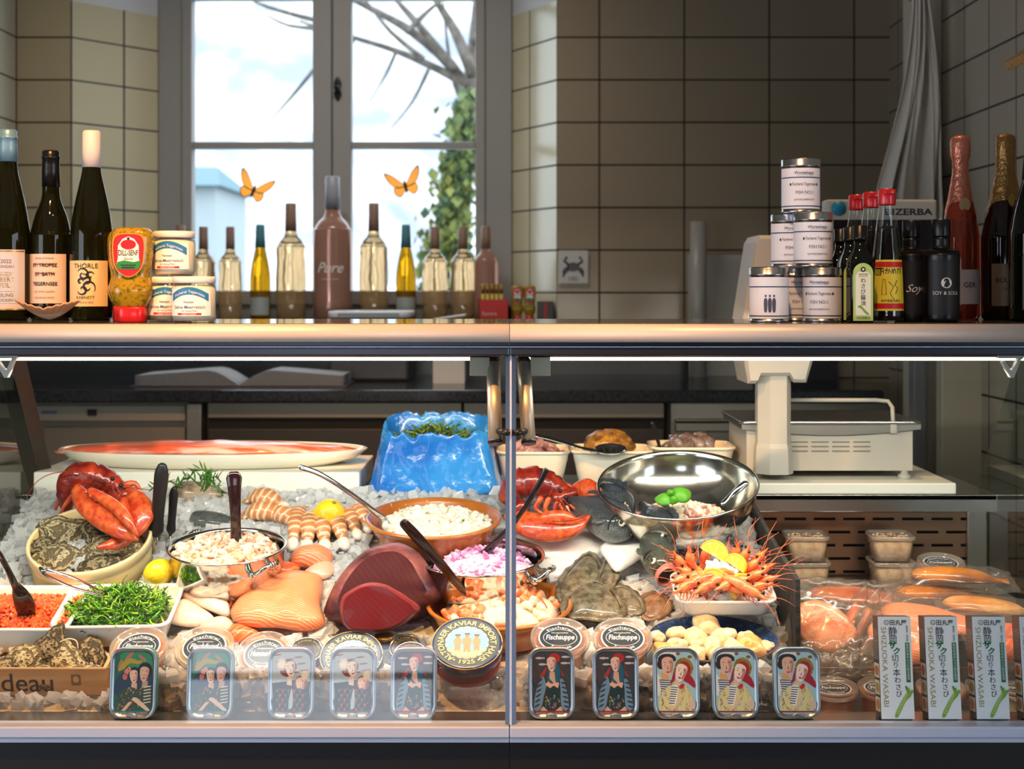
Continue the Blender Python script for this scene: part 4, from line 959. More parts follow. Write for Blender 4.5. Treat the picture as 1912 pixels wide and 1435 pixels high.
# appliance with a white rimmed lid and a block of wrapping paper on the black worktop
vs_ = thing('vacuum_sealer', 'dark appliance with white rimmed lid behind the worktop, in front of the window', 'appliance', T(x_at(690, 4.62), 4.72, 1.023))
one(bx(-.13, .13, -.12, .12, 0, .205, .01), mat('appliance_grey', (46, 46, 50), .4), 'body', vs_, smooth=False)
one(sections([(rrect(.262, .262, .03), .205), (rrect(.268, .268, .032), .21), (rrect(.268, .268, .032), .222), (rrect(.262, .262, .03), .226)]), mat('white_rim', (214, 218, 224), .4), 'lid', vs_)
one(bx(-.10, .10, -.1355, -.133, .2095, .2205), mat('rim_recess', (120, 130, 136), .3), 'recess', vs_, smooth=False)
wp = one(merge(bx(-.05, .05, -.1, .1, 0, .20), xf(bx(-.052, .052, -.1, .1, 0, .004), T(0, 0, .206) @ RY(-8))), mat('wrapping_paper', (214, 214, 216), .7), 'wrapping_paper', M=T(x_at(838, 4.5), 4.6, 1.023), smooth=False)
tag(wp, 'stack of white wrapping paper right of the appliance, before the window', 'paper')
# ============================================================ inside the cases: helpers
SL = math.atan(.448)                      # slope of the ice
def ice_z(y): return .673+.448*(y-2.42)
def ID(v): return 1.731/(.448+(v-540)/F)
def PI_(u, v, lift=0):
    p = P(u, v, ID(v)); return p+Vector((0, -math.sin(SL), math.cos(SL)))*lift
HOLES = []                                # (x, y, rx, ry) footprints kept free of loose ice
def hole(x, y, rx, ry=None): HOLES.append((x, y, rx, ry or rx))
ICEF = RX(math.degrees(SL))               # frame of the ice surface
def on_ice(u, v, lift=0, rot=0): return T(PI_(u, v, lift)) @ ICEF @ RZ(rot)
def plane_pts(outline, u, v):
    o = PI_(u, v); ey = Vector((0, math.cos(SL), math.sin(SL)))
    return [((PI_(a, b)-o).x, (PI_(a, b)-o).dot(ey)) for a, b in outline]
def ccw(o): 
    return o if sum(o[i-1][0]*o[i][1]-o[i][0]*o[i-1][1] for i in range(len(o))) > 0 else o[::-1]
def slab(name, label, cat, outline, h, m, lift=0, sm=4, group=None, p=2.2, amp=.003, edge=.3, seed=1, dy=0):
    uc = sum(q[0] for q in outline)/len(outline); vc = sum(q[1] for q in outline)/len(outline)
    o2 = ccw(sm2(plane_pts(outline, uc, vc), sm))
    o = one(dome(o2, h, 9, p, amp=amp, freq=30, seed=seed, edge=edge), m, name, M=on_ice(uc, vc, lift))
    c = PI_(uc, vc); w_ = max(q[0] for q in o2); 
    hole(c.x, c.y, w_*.75, max(q[1] for q in o2)*.75)
    return tag(o, label, cat, group)
def heap(name, label, cat, M, rx, ry, h, n, piece, seed=0, group=None, base=None, wall=1.0):
    """many small bits nobody would count: one object"""
    rr = random.Random(seed); mb = MB()
    if base is not None: mb.add(dome(ell(rx, ry, 28), h*.9, 6, 2, edge=.1, amp=.002, freq=60, seed=seed), base)
    for i in range(n):
        t = math.sqrt(rr.random())*wall; a = rr.uniform(0, 2*PI)
        c = Vector((rx*t*math.cos(a), ry*t*math.sin(a), h*(1-t*t)*.95+rr.uniform(-.002, .003)))
        piece(mb, rr, T(c) @ RZ(rr.uniform(0, 360)) @ RX(rr.uniform(-60, 60)) @ RY(rr.uniform(-60, 60)), i)
    o = mb.build(name, M=M); tag(o, label, cat, group, 'stuff'); return o
def rim_frame(u, v, d, tilt, roll=0, rot=0): return T(P(u, v, d)) @ RY(roll) @ RX(tilt) @ RZ(rot)
m_cer = mat('white_ceramic', (236, 230, 212), .18, coat=.5)
m_tray = mat('white_melamine', (238, 238, 234), .25, coat=.3)
m_polish = mat('polished_steel', (206, 204, 200), .09, 1)
m_steelin = mat('bowl_steel', (200, 194, 184), .16, 1, bump=.03, bs=160)
m_clay = mat('glazed_terracotta', (196, 118, 44), .22, coat=.6, col2=(176, 96, 32), ns=9)
m_handleblk = mat('black_handle', (24, 23, 24), .42)
m_blacksp = mat('black_melamine', (20, 14, 13), .12, coat=.6)
m_brownsp = mat('dark_brown_melamine', (38, 14, 14), .12, coat=.6)

# ---- rear shelf: board, platter with a side of salmon
o = one(bx(x_at(62, 2.93), x_at(671, 2.93), 2.93, 3.23, .898, .944, .003), m_white, 'cutting_board', smooth=False)
tag(o, 'thick white cutting board under the long oval platter', 'board')
def platter(rx, ry, h, m, n=48):
    e = lambda k, z: ([(x*k, y*(k-.06 if k > .8 else k)) for x, y in ell(rx, ry, n)], z)
    return sections([e(.62, 0), e(.80, .001), e(.93, .014), e(1.0, h), e(.985, h+.002), e(.97, h), e(.90, .018), e(.78, .007), e(.5, .006)])
pl = tag(one(platter(.335, .15, .032, m_cer), m_cer, 'oval_platter', M=T(x_at(394, 3.05), 3.075, .945)), 'long white oval platter holding a side of salmon on the cutting board', 'platter')
m_salm = stripes('salmon_flesh', (238, 128, 84), (248, 162, 118), 75, 4.5, 'Y', .35, 1, .32, .5, bump=.2, sss=.2, coat=.25, rot=(0, 0, .25))
m_salmd = stripes('salmon_flesh_deep', (236, 104, 56), (246, 146, 100), 30, 5, 'X', .72, 1, .3, .6, bump=.1, sss=.2, coat=.3, rot=(0, 0, .7))
m_salmside = mat('raw_salmon_side', (214, 96, 66), .3, col2=(232, 186, 178), ns=16, lo=.48, hi=.62, stretch=(.5, 3, 1), coat=.5, bump=.3, bs=25)
out = [(-.32, -.045), (-.325, .01), (-.30, .035), (-.22, .04), (-.05, .055), (.12, .062), (.26, .05), (.325, .02), (.30, -.03), (.15, -.07), (-.05, -.075), (-.2, -.06)]
o = one(dome(ccw(sm2(out, 4)), .030, 8, 2.4, amp=.004, freq=18, edge=.35), m_salmside, 'raw_salmon_fillet', M=T(x_at(386, 3.05), 3.06, .971) @ S(.98, .80, .8))
tag(o, 'long raw side of salmon lying on the oval platter', 'fish fillet')

# ---- blue bag with samphire
m_blue = mat('blue_plastic_bag', (24, 106, 196), .2, col2=(56, 148, 224), ns=7, coat=.4, bump=.25, bs=45)
bagM = P(808, 932, 2.86)
bg_ = thing('blue_bag', 'blue plastic bag, opened, holding green samphire on the rear shelf', 'bag', T(bagM.x, 2.995, .898))
def bag_film():
    """plastic film pulled over a carton: straight box walls with sharp folds running down from the crumpled rim"""
    prof = smoothp([(.20, .11, .000, 0), (.256, .158, .001, .5), (.270, .168, .014, 1), (.254, .160, .045, .8), (.240, .152, .082, .55), (.226, .148, .104, .6), (.220, .150, .118, 1), (.206, .140, .120, .9), (.200, .130, .104, .5), (.196, .124, .088, .3)], 5)
    rings = []
    for k, (w_, dp, z, am) in enumerate(prof):
        o_ = rrect(w_, dp, .032, 4); o_ = [o_[0]]+o_[1:]; dn = []
        for i in range(len(o_)):
            p, q = o_[i], o_[(i+1) % len(o_)]; m_ = max(1, int(math.hypot(q[0]-p[0], q[1]-p[1])/.0045))
            dn += [(p[0]+(q[0]-p[0])*j/m_, p[1]+(q[1]-p[1])*j/m_) for j in range(m_)] if k == 0 or True else []
        per = [0]
        for i in range(1, len(dn)): per.append(per[-1]+math.hypot(dn[i][0]-dn[i-1][0], dn[i][1]-dn[i-1][1]))
        tot = per[-1]+math.hypot(dn[0][0]-dn[-1][0], dn[0][1]-dn[-1][1]); r_ = []
        for j in range(200):
            s_ = tot*j/200; i = max(q for q in range(len(dn)) if per[q] <= s_); p, q = dn[i], dn[(i+1) % len(dn)]; l = math.hypot(q[0]-p[0], q[1]-p[1]) or 1; t = (s_-per[i])/l
            x, y = p[0]+(q[0]-p[0])*t, p[1]+(q[1]-p[1])*t
            A = Vector((x*24, y*24, z*16)); B_ = Vector((x*52+z*40, y*52, z*22+9))
            rd = 1-abs(noise.noise(A))*2.2; rd2 = 1-abs(noise.noise(B_))*2.2
            off = (.0055*rd+.0012*rd2-.003)*am; l2 = math.hypot(x, y)
            zz = z+(.030*(y/dp+.5)**2+.010*noise.noise(Vector((x*40, y*40, 7)))+.006*rd2)*max(0, (z-.085)/.035)+.004*noise.noise(B_)*am
            r_.append((x*(1+off/l2), y*(1+off/l2), max(.0005, zz)))
        rings.append(r_)
    return loft(rings, (True, True))
o = one(bag_film(), m_blue, 'bag_film', bg_)
gm = [mat('samphire_%d' % i, c, .4) for i, c in enumerate(((70, 108, 40), (98, 132, 48), (52, 80, 32)))]
def sprig(mb, rr, M, i):
    l = rr.uniform(.018, .034); b = rr.uniform(-.012, .012)
    mb.add(tube([(0, -l, 0), (b, 0, rr.uniform(0, .006)), (0, l, 0)], [.0016, .0018, .001], n=5, sm=2), gm[i % 3], True, M)
heap('samphire', 'heap of green samphire stalks inside the blue bag', 'samphire', T(bagM.x, 3.0, .898+.094), .085, .055, .032, 170, sprig, 4)

m_ice = clear("crushed_ice", (250, 252, 253), 1.6, .05, haze=.82, hazecol=(252, 252, 252), ior=1.31)
# ---- crushed-ice neighbours: lobster on the left
m_lob = mat('lobster_shell', (112, 20, 14), .28, col2=(190, 62, 28), ns=34, lo=.44, hi=.72, coat=.5, bump=.25, bs=70)
m_claw = mat('lobster_claw', (178, 48, 20), .3, col2=(222, 106, 50), ns=70, lo=.36, hi=.70, coat=.5, bump=.12, bs=140)
m_lobd = mat('lobster_dark', (126, 24, 16), .3, coat=.3)
m_tip = mat('claw_tip', (244, 196, 150), .35)
def pth(pts, d, dd=None): return [P(u, v, d if dd is None else dd[i]) for i, (u, v) in enumerate(pts)]
def pr_(rs, d): return [r*d/F for r in rs]
def lob(label, base, car, cr, cd, claws, legs, ants, eyes, teeth):
    t = thing('lobster', label, 'lobster', T(base))
    q = smoothp([tuple(P(u, v, cd))+(r*cd/F,) for (u, v), r in zip(car, cr)], 10); n_ = len(q)
    rad = [r[3]*(.90+.13*((i*1.0 % 7)/7) if i < n_*.55 else 1.0+.03*math.sin(i*1.9)) for i, r in enumerate(q)]
    one(tube([r[:3] for r in q], rad, [x*1.05 for x in rad], n=26, up=(0, -1, 0), rnd=True), m_lob, 'carapace', t, world=True)
    hd = P(*car[-1], cd-.03); mouth = MB()
    for i in range(16):
        rr_ = random.Random(i); c = hd+Vector((rr_.uniform(-.03, .016), -.012, rr_.uniform(-.022, .014)))
        mouth.add(tube([c, c+Vector((rr_.uniform(-.006, .012), -.008, rr_.uniform(-.016, -.004)))], [.0034, .0016], n=6, rnd=True), m_claw if i % 3 else m_tip)
    mouth.build('mouth_parts', t, world=True)
    segs = MB()
    for (u, v, a) in teeth: segs.add(sphere(.0028, 8, 6, c=tuple(P(u, v, a))), m_claw)
    if teeth: segs.build('spines', t, world=True)
    for k, (pts, rs, dd, flat, mm) in enumerate(claws):
        rr_ = [r*d/F for r, d in zip(rs, dd)]
        c_ = one(tube(pth(pts, 0, dd), rr_, [x*flat for x in rr_], n=18, up=(.15, -1, .25), sm=5, rnd=True), mm, 'claw', t, world=True)
        if len(pts) >= 5:      # movable finger lying along the outer edge, and knobs between the two fingers
            q = [Vector((u, v, 0)) for u, v in pts]; f1 = []; kn = []
            for i in range(2, len(q)):
                tn = (q[i]-q[i-1]).normalized(); nn = Vector((-tn.y, tn.x, 0)); side = -1 if k % 2 == 0 else 1
                f1.append(q[i]+nn*side*(rs[i]*.85+6)-tn*6); kn.append(q[i]+nn*side*rs[i]*.62)
            f1 = [q[1]+(f1[0]-q[2])*.8]+f1
            if label.startswith('red lobster on the ice'):
                one(tube([P(p.x, p.y, dd[i+2 if i+2 < len(dd) else -1]-.019) for i, p in enumerate(kn)], .0012, n=6, sm=4), m_lobd, 'claw_groove', c_, world=True); continue
            fr = [rs[1]*.42, rs[2]*.46, rs[2]*.40]+[3]*(len(f1)-3)
            one(tube([P(p.x, p.y, dd[min(i+1, len(dd)-1)]-.012) for i, p in enumerate(f1)], [r*2.7/F for r in fr], [r*2.2/F for r in fr], n=12, up=(.15, -1, .25), sm=4, rnd=True), mm, 'claw_finger', c_, world=True)
            one(merge(*[sphere(.0020, 8, 6, c=tuple(P(p.x, p.y, dd[i+2 if i+2 < len(dd) else -1]-.014))) for i, p in enumerate(kn)]), mm, 'claw_teeth', c_, world=True)
    for pts, r, d in legs: one(tube(pth(pts, d), [r*d/F*(1-.5*i/(len(pts)-1)) for i in range(len(pts))], n=8, sm=3, rnd=True), m_claw, 'leg', t, world=True)
    for pts, d in ants: one(tube(pth(pts, d), [.0018*(1-.7*i/(len(pts)-1)) for i in range(len(pts))], n=6, sm=4), m_lob, 'antenna', t, world=True)
    for u, v, d in eyes: one(sphere(.0045, 10, 8, c=tuple(P(u, v, d))), m_black, 'eye', t, world=True)
    return t
lob('red lobster behind the round basket, its big claw hanging over the oysters', PI_(180, 950),
    [(124, 946), (128, 908), (150, 888), (185, 892), (216, 912), (232, 934)], [13, 24, 27, 26, 20, 9], 2.80,
    [([(143, 912), (160, 938), (200, 968), (232, 992), (256, 1008)], [11, 21, 25, 17, 3], [2.72, 2.69, 2.66, 2.63, 2.62], .62, m_claw),
     ([(240, 918), (256, 934), (262, 962), (246, 992), (222, 1006)], [10, 20, 28, 20, 8], [2.74, 2.72, 2.70, 2.68, 2.67], .6, m_claw),
     ([(240, 998), (216, 1014), (184, 1021)], [15, 13, 3], [2.66, 2.64, 2.62], .6, m_claw),
     ([(205, 930), (228, 926), (246, 922)], [12, 11, 11], [2.75, 2.74, 2.74], .9, m_lob), ([(150, 905), (142, 910), (146, 922)], [12, 13, 12], [2.74, 2.73, 2.72], .9, m_lob)],
    [([(130, 915), (112, 930), (104, 950)], 6, 2.80), ([(134, 925), (120, 944), (112, 962)], 5, 2.78), ([(205, 925), (196, 940), (200, 955)], 6, 2.75), ([(190, 920), (180, 938), (186, 950)], 6, 2.75), ([(222, 920), (214, 938), (222, 950)], 5, 2.74), ([(235, 905), (252, 902), (262, 916)], 7, 2.77)],
    [([(216, 906), (160, 884), (105, 882), (70, 898), (50, 926)], 2.76), ([(222, 908), (250, 910), (290, 916)], 2.74), ([(212, 900), (224, 920), (240, 932)], 2.73), ([(206, 898), (214, 920), (226, 936)], 2.73)],
    [(210, 893, 2.735), (226, 906, 2.735)], [(160+i*9, 918+i*7.5, 2.665) for i in range(7)])
lob('red lobster on the ice beside the steel bowl, half hidden by the case post', PI_(1030, 960),
    [(948, 925), (968, 905), (1000, 900), (1032, 912), (1054, 934), (1066, 946)], [22, 30, 31, 27, 18, 8], 2.80,
    [([(955, 962), (985, 978), (1030, 988), (1072, 982), (1098, 964)], [16, 25, 25, 18, 5], [2.74, 2.71, 2.69, 2.69, 2.70], .6, m_claw),
     ([(1072, 916), (1096, 914), (1112, 938), (1108, 962), (1090, 976)], [12, 22, 24, 18, 8], [2.80, 2.78, 2.76, 2.74, 2.72], .6, m_claw),
     ([(1020, 968), (1052, 966), (1080, 974)], [14, 14, 5], [2.70, 2.70, 2.70], .6, m_claw),
     ([(1040, 930), (1058, 922), (1076, 918)], [12, 11, 10], [2.77, 2.78, 2.79], .9, m_lob), ([(975, 945), (964, 952), (960, 962)], [14, 14, 14], [2.74, 2.74, 2.74], .9, m_lob)],
    [([(1010, 930), (1000, 948), (1012, 958)], 6, 2.74), ([(1024, 932), (1018, 950), (1030, 962)], 6, 2.74), ([(1040, 938), (1036, 954), (1048, 964)], 5, 2.74), ([(1052, 915), (1060, 905), (1070, 912)], 6, 2.8)],
    [([(1050, 930), (1070, 950), (1092, 968)], 2.72), ([(1046, 932), (1062, 955), (1084, 972)], 2.72), ([(1040, 928), (1052, 944), (1056, 960)], 2.73)],
    [(1046, 916, 2.745), (1056, 928, 2.745)], [(1000+i*11, 966+i*1.5, 2.672) for i in range(6)])

# ---- round wooden basket with oysters
m_chip = mat('wood_chip', (226, 202, 146), .55, col2=(206, 176, 116), ns=6, stretch=(1, 1, 9))
bk_d = 2.68
BM = rim_frame(167, 1006, bk_d, 24); br_r = 113*bk_d/F
bsk = thing('chip_basket', 'round pale wooden chip basket holding oysters on the ice', 'basket', BM)
one(lathe([(0, -.075), (br_r*.965, -.075), (br_r*.98, 0), (br_r*.955, 0), (br_r*.94, -.066), (0, -.066)], 44), m_chip, 'body', bsk)
one(merge(lathe([(br_r*.965, -.018), (br_r*1.0, -.018), (br_r*1.012, 0), (br_r*1.0, .003), (br_r*.965, .003), (br_r*.965, -.018)], 44)), mat('rim_band', (236, 216, 166), .5), 'rim_band', bsk)
hole(BM.translation.x, BM.translation.y, br_r*.98, br_r*.95)
heap('basket_ice', 'crushed ice between the oysters in the round basket', 'ice', BM @ T(0, -.006, -.046), br_r*.86, br_r*.86, .026, 420, lambda mb, rr, M, i: mb.add(box(rr.uniform(.010, .022), rr.uniform(.009, .018), rr.uniform(.008, .014), .002, 1), m_ice, False, M), 19)
m_oy = stripes('oyster_shell', (104, 88, 58), (196, 178, 140), 44, 7, 'Z', .15, .95, .6, 2.5, bump=1)
m_oyd = stripes('oyster_shell_dark', (64, 56, 38), (158, 140, 104), 46, 7, 'Z', .15, 1, .6, 2.5, bump=1)
def oyster(label, M, L, W, seed, m, name='oyster', group=None):
    rr = random.Random(seed); secs = []; o_ = []
    n = 28
    for i in range(n):
        a = 2*PI*i/n; r = 1+.10*math.sin(3*a+seed)+.06*math.sin(7*a+seed*2)+rr.uniform(-.05, .05)
        o_.append((L*math.cos(a)*r, W*math.sin(a)*r*(1-.28*math.cos(a))))
    prof = [(.55, -.30), (.86, -.22), (.97, -.10), (1.0, -.02), (.96, .03), (.90, .035), (.88, .09), (.78, .12), (.74, .19), (.60, .23), (.54, .30), (.36, .33), (.30, .38), (.1, .40)]
    for k, z in prof:
        ring = []
        for i, (x, y) in enumerate(o_):
            q = 1+.05*noise.noise(Vector((x*90, y*90, z*9+seed)))
            ring.append((x*k*q-.18*L*(1-k), y*k*q))
        secs.append((ring, z*W+rr.uniform(-.0006, .0006)))
    return tag(one(sections(secs), m, name, M=M), label, 'oyster', group)
def in_basket(x, y, z, rx, ry, rz): return BM @ T(x, y, z+.010) @ RZ(rz) @ RX(rx) @ RY(ry)
oyster('large upright oyster at the left back of the basket', in_basket(-.058, .035, -.018, 35, 0, 20), .052, .036, 1, m_oy, group='oysters in the basket')
oyster('dark oyster at the back of the basket under the lobster claw', in_basket(.012, .045, -.022, 30, 0, 60), .046, .034, 2, m_oyd, group='oysters in the basket')
oyster('long flat oyster at the right of the basket', in_basket(.046, -.018, -.022, 24, -4, 6), .062, .034, 3, m_oy, group='oysters in the basket')
oyster('rough oyster lowest at the front right of the basket', in_basket(.038, -.06, -.026, 14, -5, 10), .048, .026, 4, m_oyd, group='oysters in the basket')
oyster('pale oyster half under ice at the left front of the basket', in_basket(-.052, -.035, -.028, 16, 0, -8), .046, .036, 5, m_oy, group='oysters in the basket')
oyster('small oyster behind the pale one in the basket', in_basket(-.085, .0, -.022, 10, 0, 50), .032, .026, 6, m_oyd, group='oysters in the basket')

# ---- knives stuck in the ice
def knife(label, a, b, c, r, d):
    t = thing('knife', label, 'knife', T(P(*c, d-.02)))
    A, B, Cc = P(*a, d-.07), P(*b, d-.03), P(*c, d-.02)
    pts = [A.lerp(B, k) for k in (0, .12, .45, .75, .95, 1)]
    one(tube(pts, [q*r*d/F for q in (.72, 1, .92, .9, 1.05, .8)], [q*r*d/F*.7 for q in (.72, 1, .92, .9, 1.05, .8)], n=14, up=(0, -1, 0), sm=3, rnd=True), m_handleblk, 'handle', t, world=True)
    one(tube([B, B.lerp(Cc, .6), Cc], [.0045, .004, .0008], [.0012, .0012, .0006], n=8, up=(0, -1, 0)), m_polish, 'blade', t, world=True)
knife('larger black-handled knife stuck upright in the ice beside the basket', (303, 872), (291, 994), (288, 1040), 13.5, 2.74)
knife('smaller black-handled knife behind the larger one', (325, 914), (319, 992), (317, 1024), 8.5, 2.78)

# ---- grilled fish and herb behind the left pot
m_fishdark = mat('fish_skin_dark', (92, 88, 84), .25, col2=(196, 190, 184), ns=26, lo=.44, hi=.62, coat=.5, bump=.2, bs=160)
def fishmat(name, back, side, belly, sc_=1.0):
    """dark back fading over the flanks to a pale belly: the animal's own colouring, by local height"""
    m = mat(name, side, .24, coat=.4, bump=.6, bs=330); nt = m.node_tree; L = nt.links; b = nt.nodes['Principled BSDF']
    tc = nt.nodes.new('ShaderNodeTexCoord'); s = nt.nodes.new('ShaderNodeSeparateXYZ'); L.new(tc.outputs['Object'], s.inputs[0])
    n = nt.nodes.new('ShaderNodeTexNoise'); n.inputs['Scale'].default_value = 75; L.new(tc.outputs['Object'], n.inputs[0])
    ad = nt.nodes.new('ShaderNodeMath'); ad.operation = 'MULTIPLY_ADD'; ad.inputs[1].default_value = .034; L.new(n.outputs[0], ad.inputs[0]); L.new(s.outputs['Y'], ad.inputs[2])
    mr = nt.nodes.new('ShaderNodeMapRange'); mr.inputs[1].default_value = -.038*sc_; mr.inputs[2].default_value = .026*sc_; L.new(ad.outputs[0], mr.inputs[0])
    r = nt.nodes.new('ShaderNodeValToRGB'); e = r.color_ramp.elements; e[0].position = .1; e[0].color = lin(belly); e[1].position = .9; e[1].color = lin(back)
    k = e.new(.45); k.color = lin(side); L.new(mr.outputs[0], r.inputs[0]); L.new(r.outputs[0], b.inputs['Base Color']); return m
m_bass = fishmat('sea_bass_skin', (52, 58, 62), (104, 108, 104), (176, 172, 162))
m_bream = fishmat('sea_bream_skin', (40, 46, 54), (92, 98, 102), (166, 164, 158))
m_pike = fishmat('large_mouth_skin', (56, 62, 52), (110, 112, 86), (186, 178, 160))
m_eyew = mat('fish_eye', (226, 220, 190), .1, coat=.8); m_mouth = mat('fish_mouth', (196, 120, 116), .3, coat=.4); m_throat = mat('fish_throat', (48, 16, 20), .4)
def fish(label, tail, head_, H, W, m, lift=.02, roll=0, open_=0, near=0, mark=False, group='whole fish on the ice', name='fish'):
    """local x runs from tail to head, y towards the back fin, z up off the ice"""
    a, b = PI_(*tail, lift), PI_(*head_, lift); eye_ = Vector((0, 0, CZ)); a, b = (p+(eye_-p).normalized()*near for p in (a, b)); L_ = (b-a).length
    xx = (b-a).normalized(); nn = Vector((0, -math.sin(SL), math.cos(SL))); yy = nn.cross(xx).normalized(); zz = xx.cross(yy)
    if yy.z < 0: yy, zz = -yy, xx.cross(-yy)
    M = Matrix(((xx.x, yy.x, zz.x, b.x), (xx.y, yy.y, zz.y, b.y), (xx.z, yy.z, zz.z, b.z), (0, 0, 0, 1))) @ RX(roll)
    t = thing(name, label, 'fish', M, group)
    sec = [(-L_, .16, .12, 0), (-L_*.86, .35, .35, 0), (-L_*.6, .85, .8, 0), (-L_*.38, 1.0, 1, 0), (-L_*.22, .96, .98, 0), (-L_*.12, .76, .86, -.02), (-L_*.05, .50, .62, -.06), (-L_*.012, .27, .40, -.10), (0, .12, .2, -.12)]
    if open_: sec = sec[:-3]+[(-L_*.03, .56, .70, -.06), (-.004, .46, .56, -.10)]
    q = smoothp([(x, h*H, w_*W, o_*H) for x, h, w_, o_ in sec], 4)
    rings = [[(x, c+h*math.sin(2*PI*j/24), w_*math.cos(2*PI*j/24)) for j in range(24)] for x, h, w_, c in q]
    one(loft(rings), m, 'body', t)
    ex = -L_*.10 if not open_ else -L_*.085
    for s in ((1,) if not open_ else (1, -1)):
        zz_ = W*.80*s; e = one(xf(sphere(H*.19, 16, 10, (1, 1, .5)), T(ex, H*.14, zz_)), m_eyew, 'eye', t)
        one(xf(sphere(H*.11, 12, 6, (1, 1, .5)), T(ex, H*.14, zz_+s*H*.065)), m_black, 'pupil', e)
        gp = [(-L_*.21-.10*H*math.sin(PI*i/10), H*(.62-1.2*i/10), s*W*(1.0-.35*abs(i/5-1)**2)) for i in range(11)]
        one(tube(gp, .0022, n=6, sm=2), mat('gill_line', (30, 28, 28), .4), 'gill', t); one(tube([(x+L_*.055, y*.8, z*.97) for x, y, z in gp], .0010, n=5, sm=2), mat('gill_cover_line', (70, 68, 66), .4), 'gill_cover', t)
        if mark: one(tube([(-L_*.13, H*.52, s*W*.55), (-L_*.105, H*.44, s*W*.66), (-L_*.085, H*.34, s*W*.66)], [.001, .0035, .001], [.001, .002, .001], n=6, sm=3), mat('gold_mark', (206, 190, 84), .3), 'gold_band', t)
        one(tube([(-L_*.28, -H*.1, s*W*.98), (-L_*.36, -H*.3, s*W*1.05), (-L_*.46, -H*.45, s*W*1.0)], [.003, H*.16, .004], [.0012, .001, .0008], n=8, up=(0, 0, 1), sm=3), m, 'fin', t)
    one(loft([[(-L_*(.3+.5*i/8), H*(.99-.35*(i/8)**2), 0) for i in range(9)]+[(-L_*(.3+.5*i/8), H*(1.22-.5*(i/8)**2+.08*(i % 2)), .0) for i in range(8, -1, -1)], [(-L_*(.3+.5*i/8), H*(.99-.35*(i/8)**2), .002) for i in range(9)]+[(-L_*(.3+.5*i/8), H*(1.22-.5*(i/8)**2+.08*(i % 2)), .002) for i in range(8, -1, -1)]]), m, 'back_fin', t, smooth=False)
    if open_:
        one(xf(merge(ring_tube(1, .16, 26, 8)), T(0, -.09*H, 0) @ S(1, 1, 1) @ RY(90) @ S(.46*H, .50*W*1.1, .010/.16*1)), m_mouth, 'lips', t)
        one(xf(lathe([(0, -.02), (1, -.006), (0.9, 0)], 20), T(-.001, -.09*H, 0) @ RY(90) @ S(.42*H, .48*W, 1)), m_throat, 'throat', t)
    else:
        one(tube([(-.002, -.13*H, -.16*W), (.001, -.15*H, 0), (-.002, -.13*H, .16*W), (-L_*.05, -.20*H, W*.52)], .0012, n=6, sm=3), m_mouth, 'mouth', t)
    return t
fish('pale dark-backed fish lying behind the left pot under the herb sprig', (430, 932), (322, 924), .026, .020, mat('smoked_fish_skin', (206, 180, 150), .3, col2=(52, 42, 38), ns=22, lo=.46, hi=.60, coat=.4), lift=.012, group=None)
fish('dark scaly fish half buried in ice just behind the left pot handle', (470, 985), (345, 972), .024, .02, m_bass, lift=.004, group=None)
m_herb = mat('herb_green', (58, 108, 26), .45); hb = MB(); r3 = random.Random(8)
for i in range(9):
    b0 = Vector((r3.uniform(-.03, .03), r3.uniform(-.02, .02), .0)); a = r3.uniform(0, 2*PI); l = r3.uniform(.03, .05)
    pts = [b0+Vector((math.cos(a)*l*t, math.sin(a)*l*t*.6, .012*math.sin(t*PI)+.008)) for t in (0, .35, .7, 1)]
    hb.add(tube(pts, [.0011]*4, n=5), m_herb)
    for k in range(9):
        q = pts[0].lerp(pts[3], (k+1)/10)+Vector((0, 0, .012*math.sin((k+1)/10*PI)+.0)); dr = Vector((r3.uniform(-1, 1), r3.uniform(-1, 1), r3.uniform(0, 1))).normalized()*r3.uniform(.009, .016)
        hb.add(tube([q, q+dr*.5, q+dr], [.0007, .0016, .0004], [.0005, .0006, .0003], n=5), m_herb)
tag(hb.build('herb_sprig', M=T(P(372, 925, 2.86)+Vector((0, -.03, .012))) @ RX(18) @ S(1.35, 1.35, 1.6)), 'green herb sprig lying on the pale fish behind the left pot', 'herb')

# ---- pots
def pot(label, u, v, d, r, depth, tilt, handles, roll=0):
    M = rim_frame(u, v, d, tilt, roll); t = thing('steel_pot', label, 'pot', M)
    pr = [(0, -depth), (r*.70, -depth), (r*.82, -depth*.93), (r*.91, -depth*.72), (r*.955, -depth*.35), (r*.965, -.004), (r*1.0, -.001), (r*1.01, .0012), (r*1.0, .003), (r*.955, .002), (r*.94, -.004), (r*.93, -depth*.35), (r*.88, -depth*.7), (r*.7, -depth*.93), (0, -depth*.95)]
    one(lathe(pr, 56), m_polish, 'body', t)
    for a in handles:
        A = RZ(a); c0 = r*.965
        lp = [(c0-.004, -.024, -.022), (c0+.012, -.024, -.020), (c0+.024, -.014, -.008), (c0+.026, 0, -.006), (c0+.024, .014, -.008), (c0+.012, .024, -.020), (c0-.004, .024, -.022)]
        h = one(merge(tube(lp, [.005, .0052, .0042, .0046, .0042, .0052, .005], n=10, up=(0, 0, 1), sm=4), *[sphere(.0075, 12, 8, c=(c0+.003, s*.026, -.024)) for s in (1, -1)], *[xf(ring_tube(.0055, .0012, 14, 5), T(c0+.026, s*.005, -.006) @ RX(90)) for s in (-1, 0, 1)]), m_polish, 'handle', t, xf_(A))
    hole(M.translation.x, M.translation.y, r*1.0, r*.95)
    return M
def xf_(A): return A
POT1 = pot('steel pot of shrimp salad at the left, with ornate cast handles', 424, 1020, 2.63, 110*2.63/F, .078, 8, (-42, 128))
m_shr = [mat('shrimp_%d' % i, c, .3, coat=.3, sss=.15) for i, c in enumerate(((236, 202, 174), (226, 166, 134), (242, 218, 194)))]
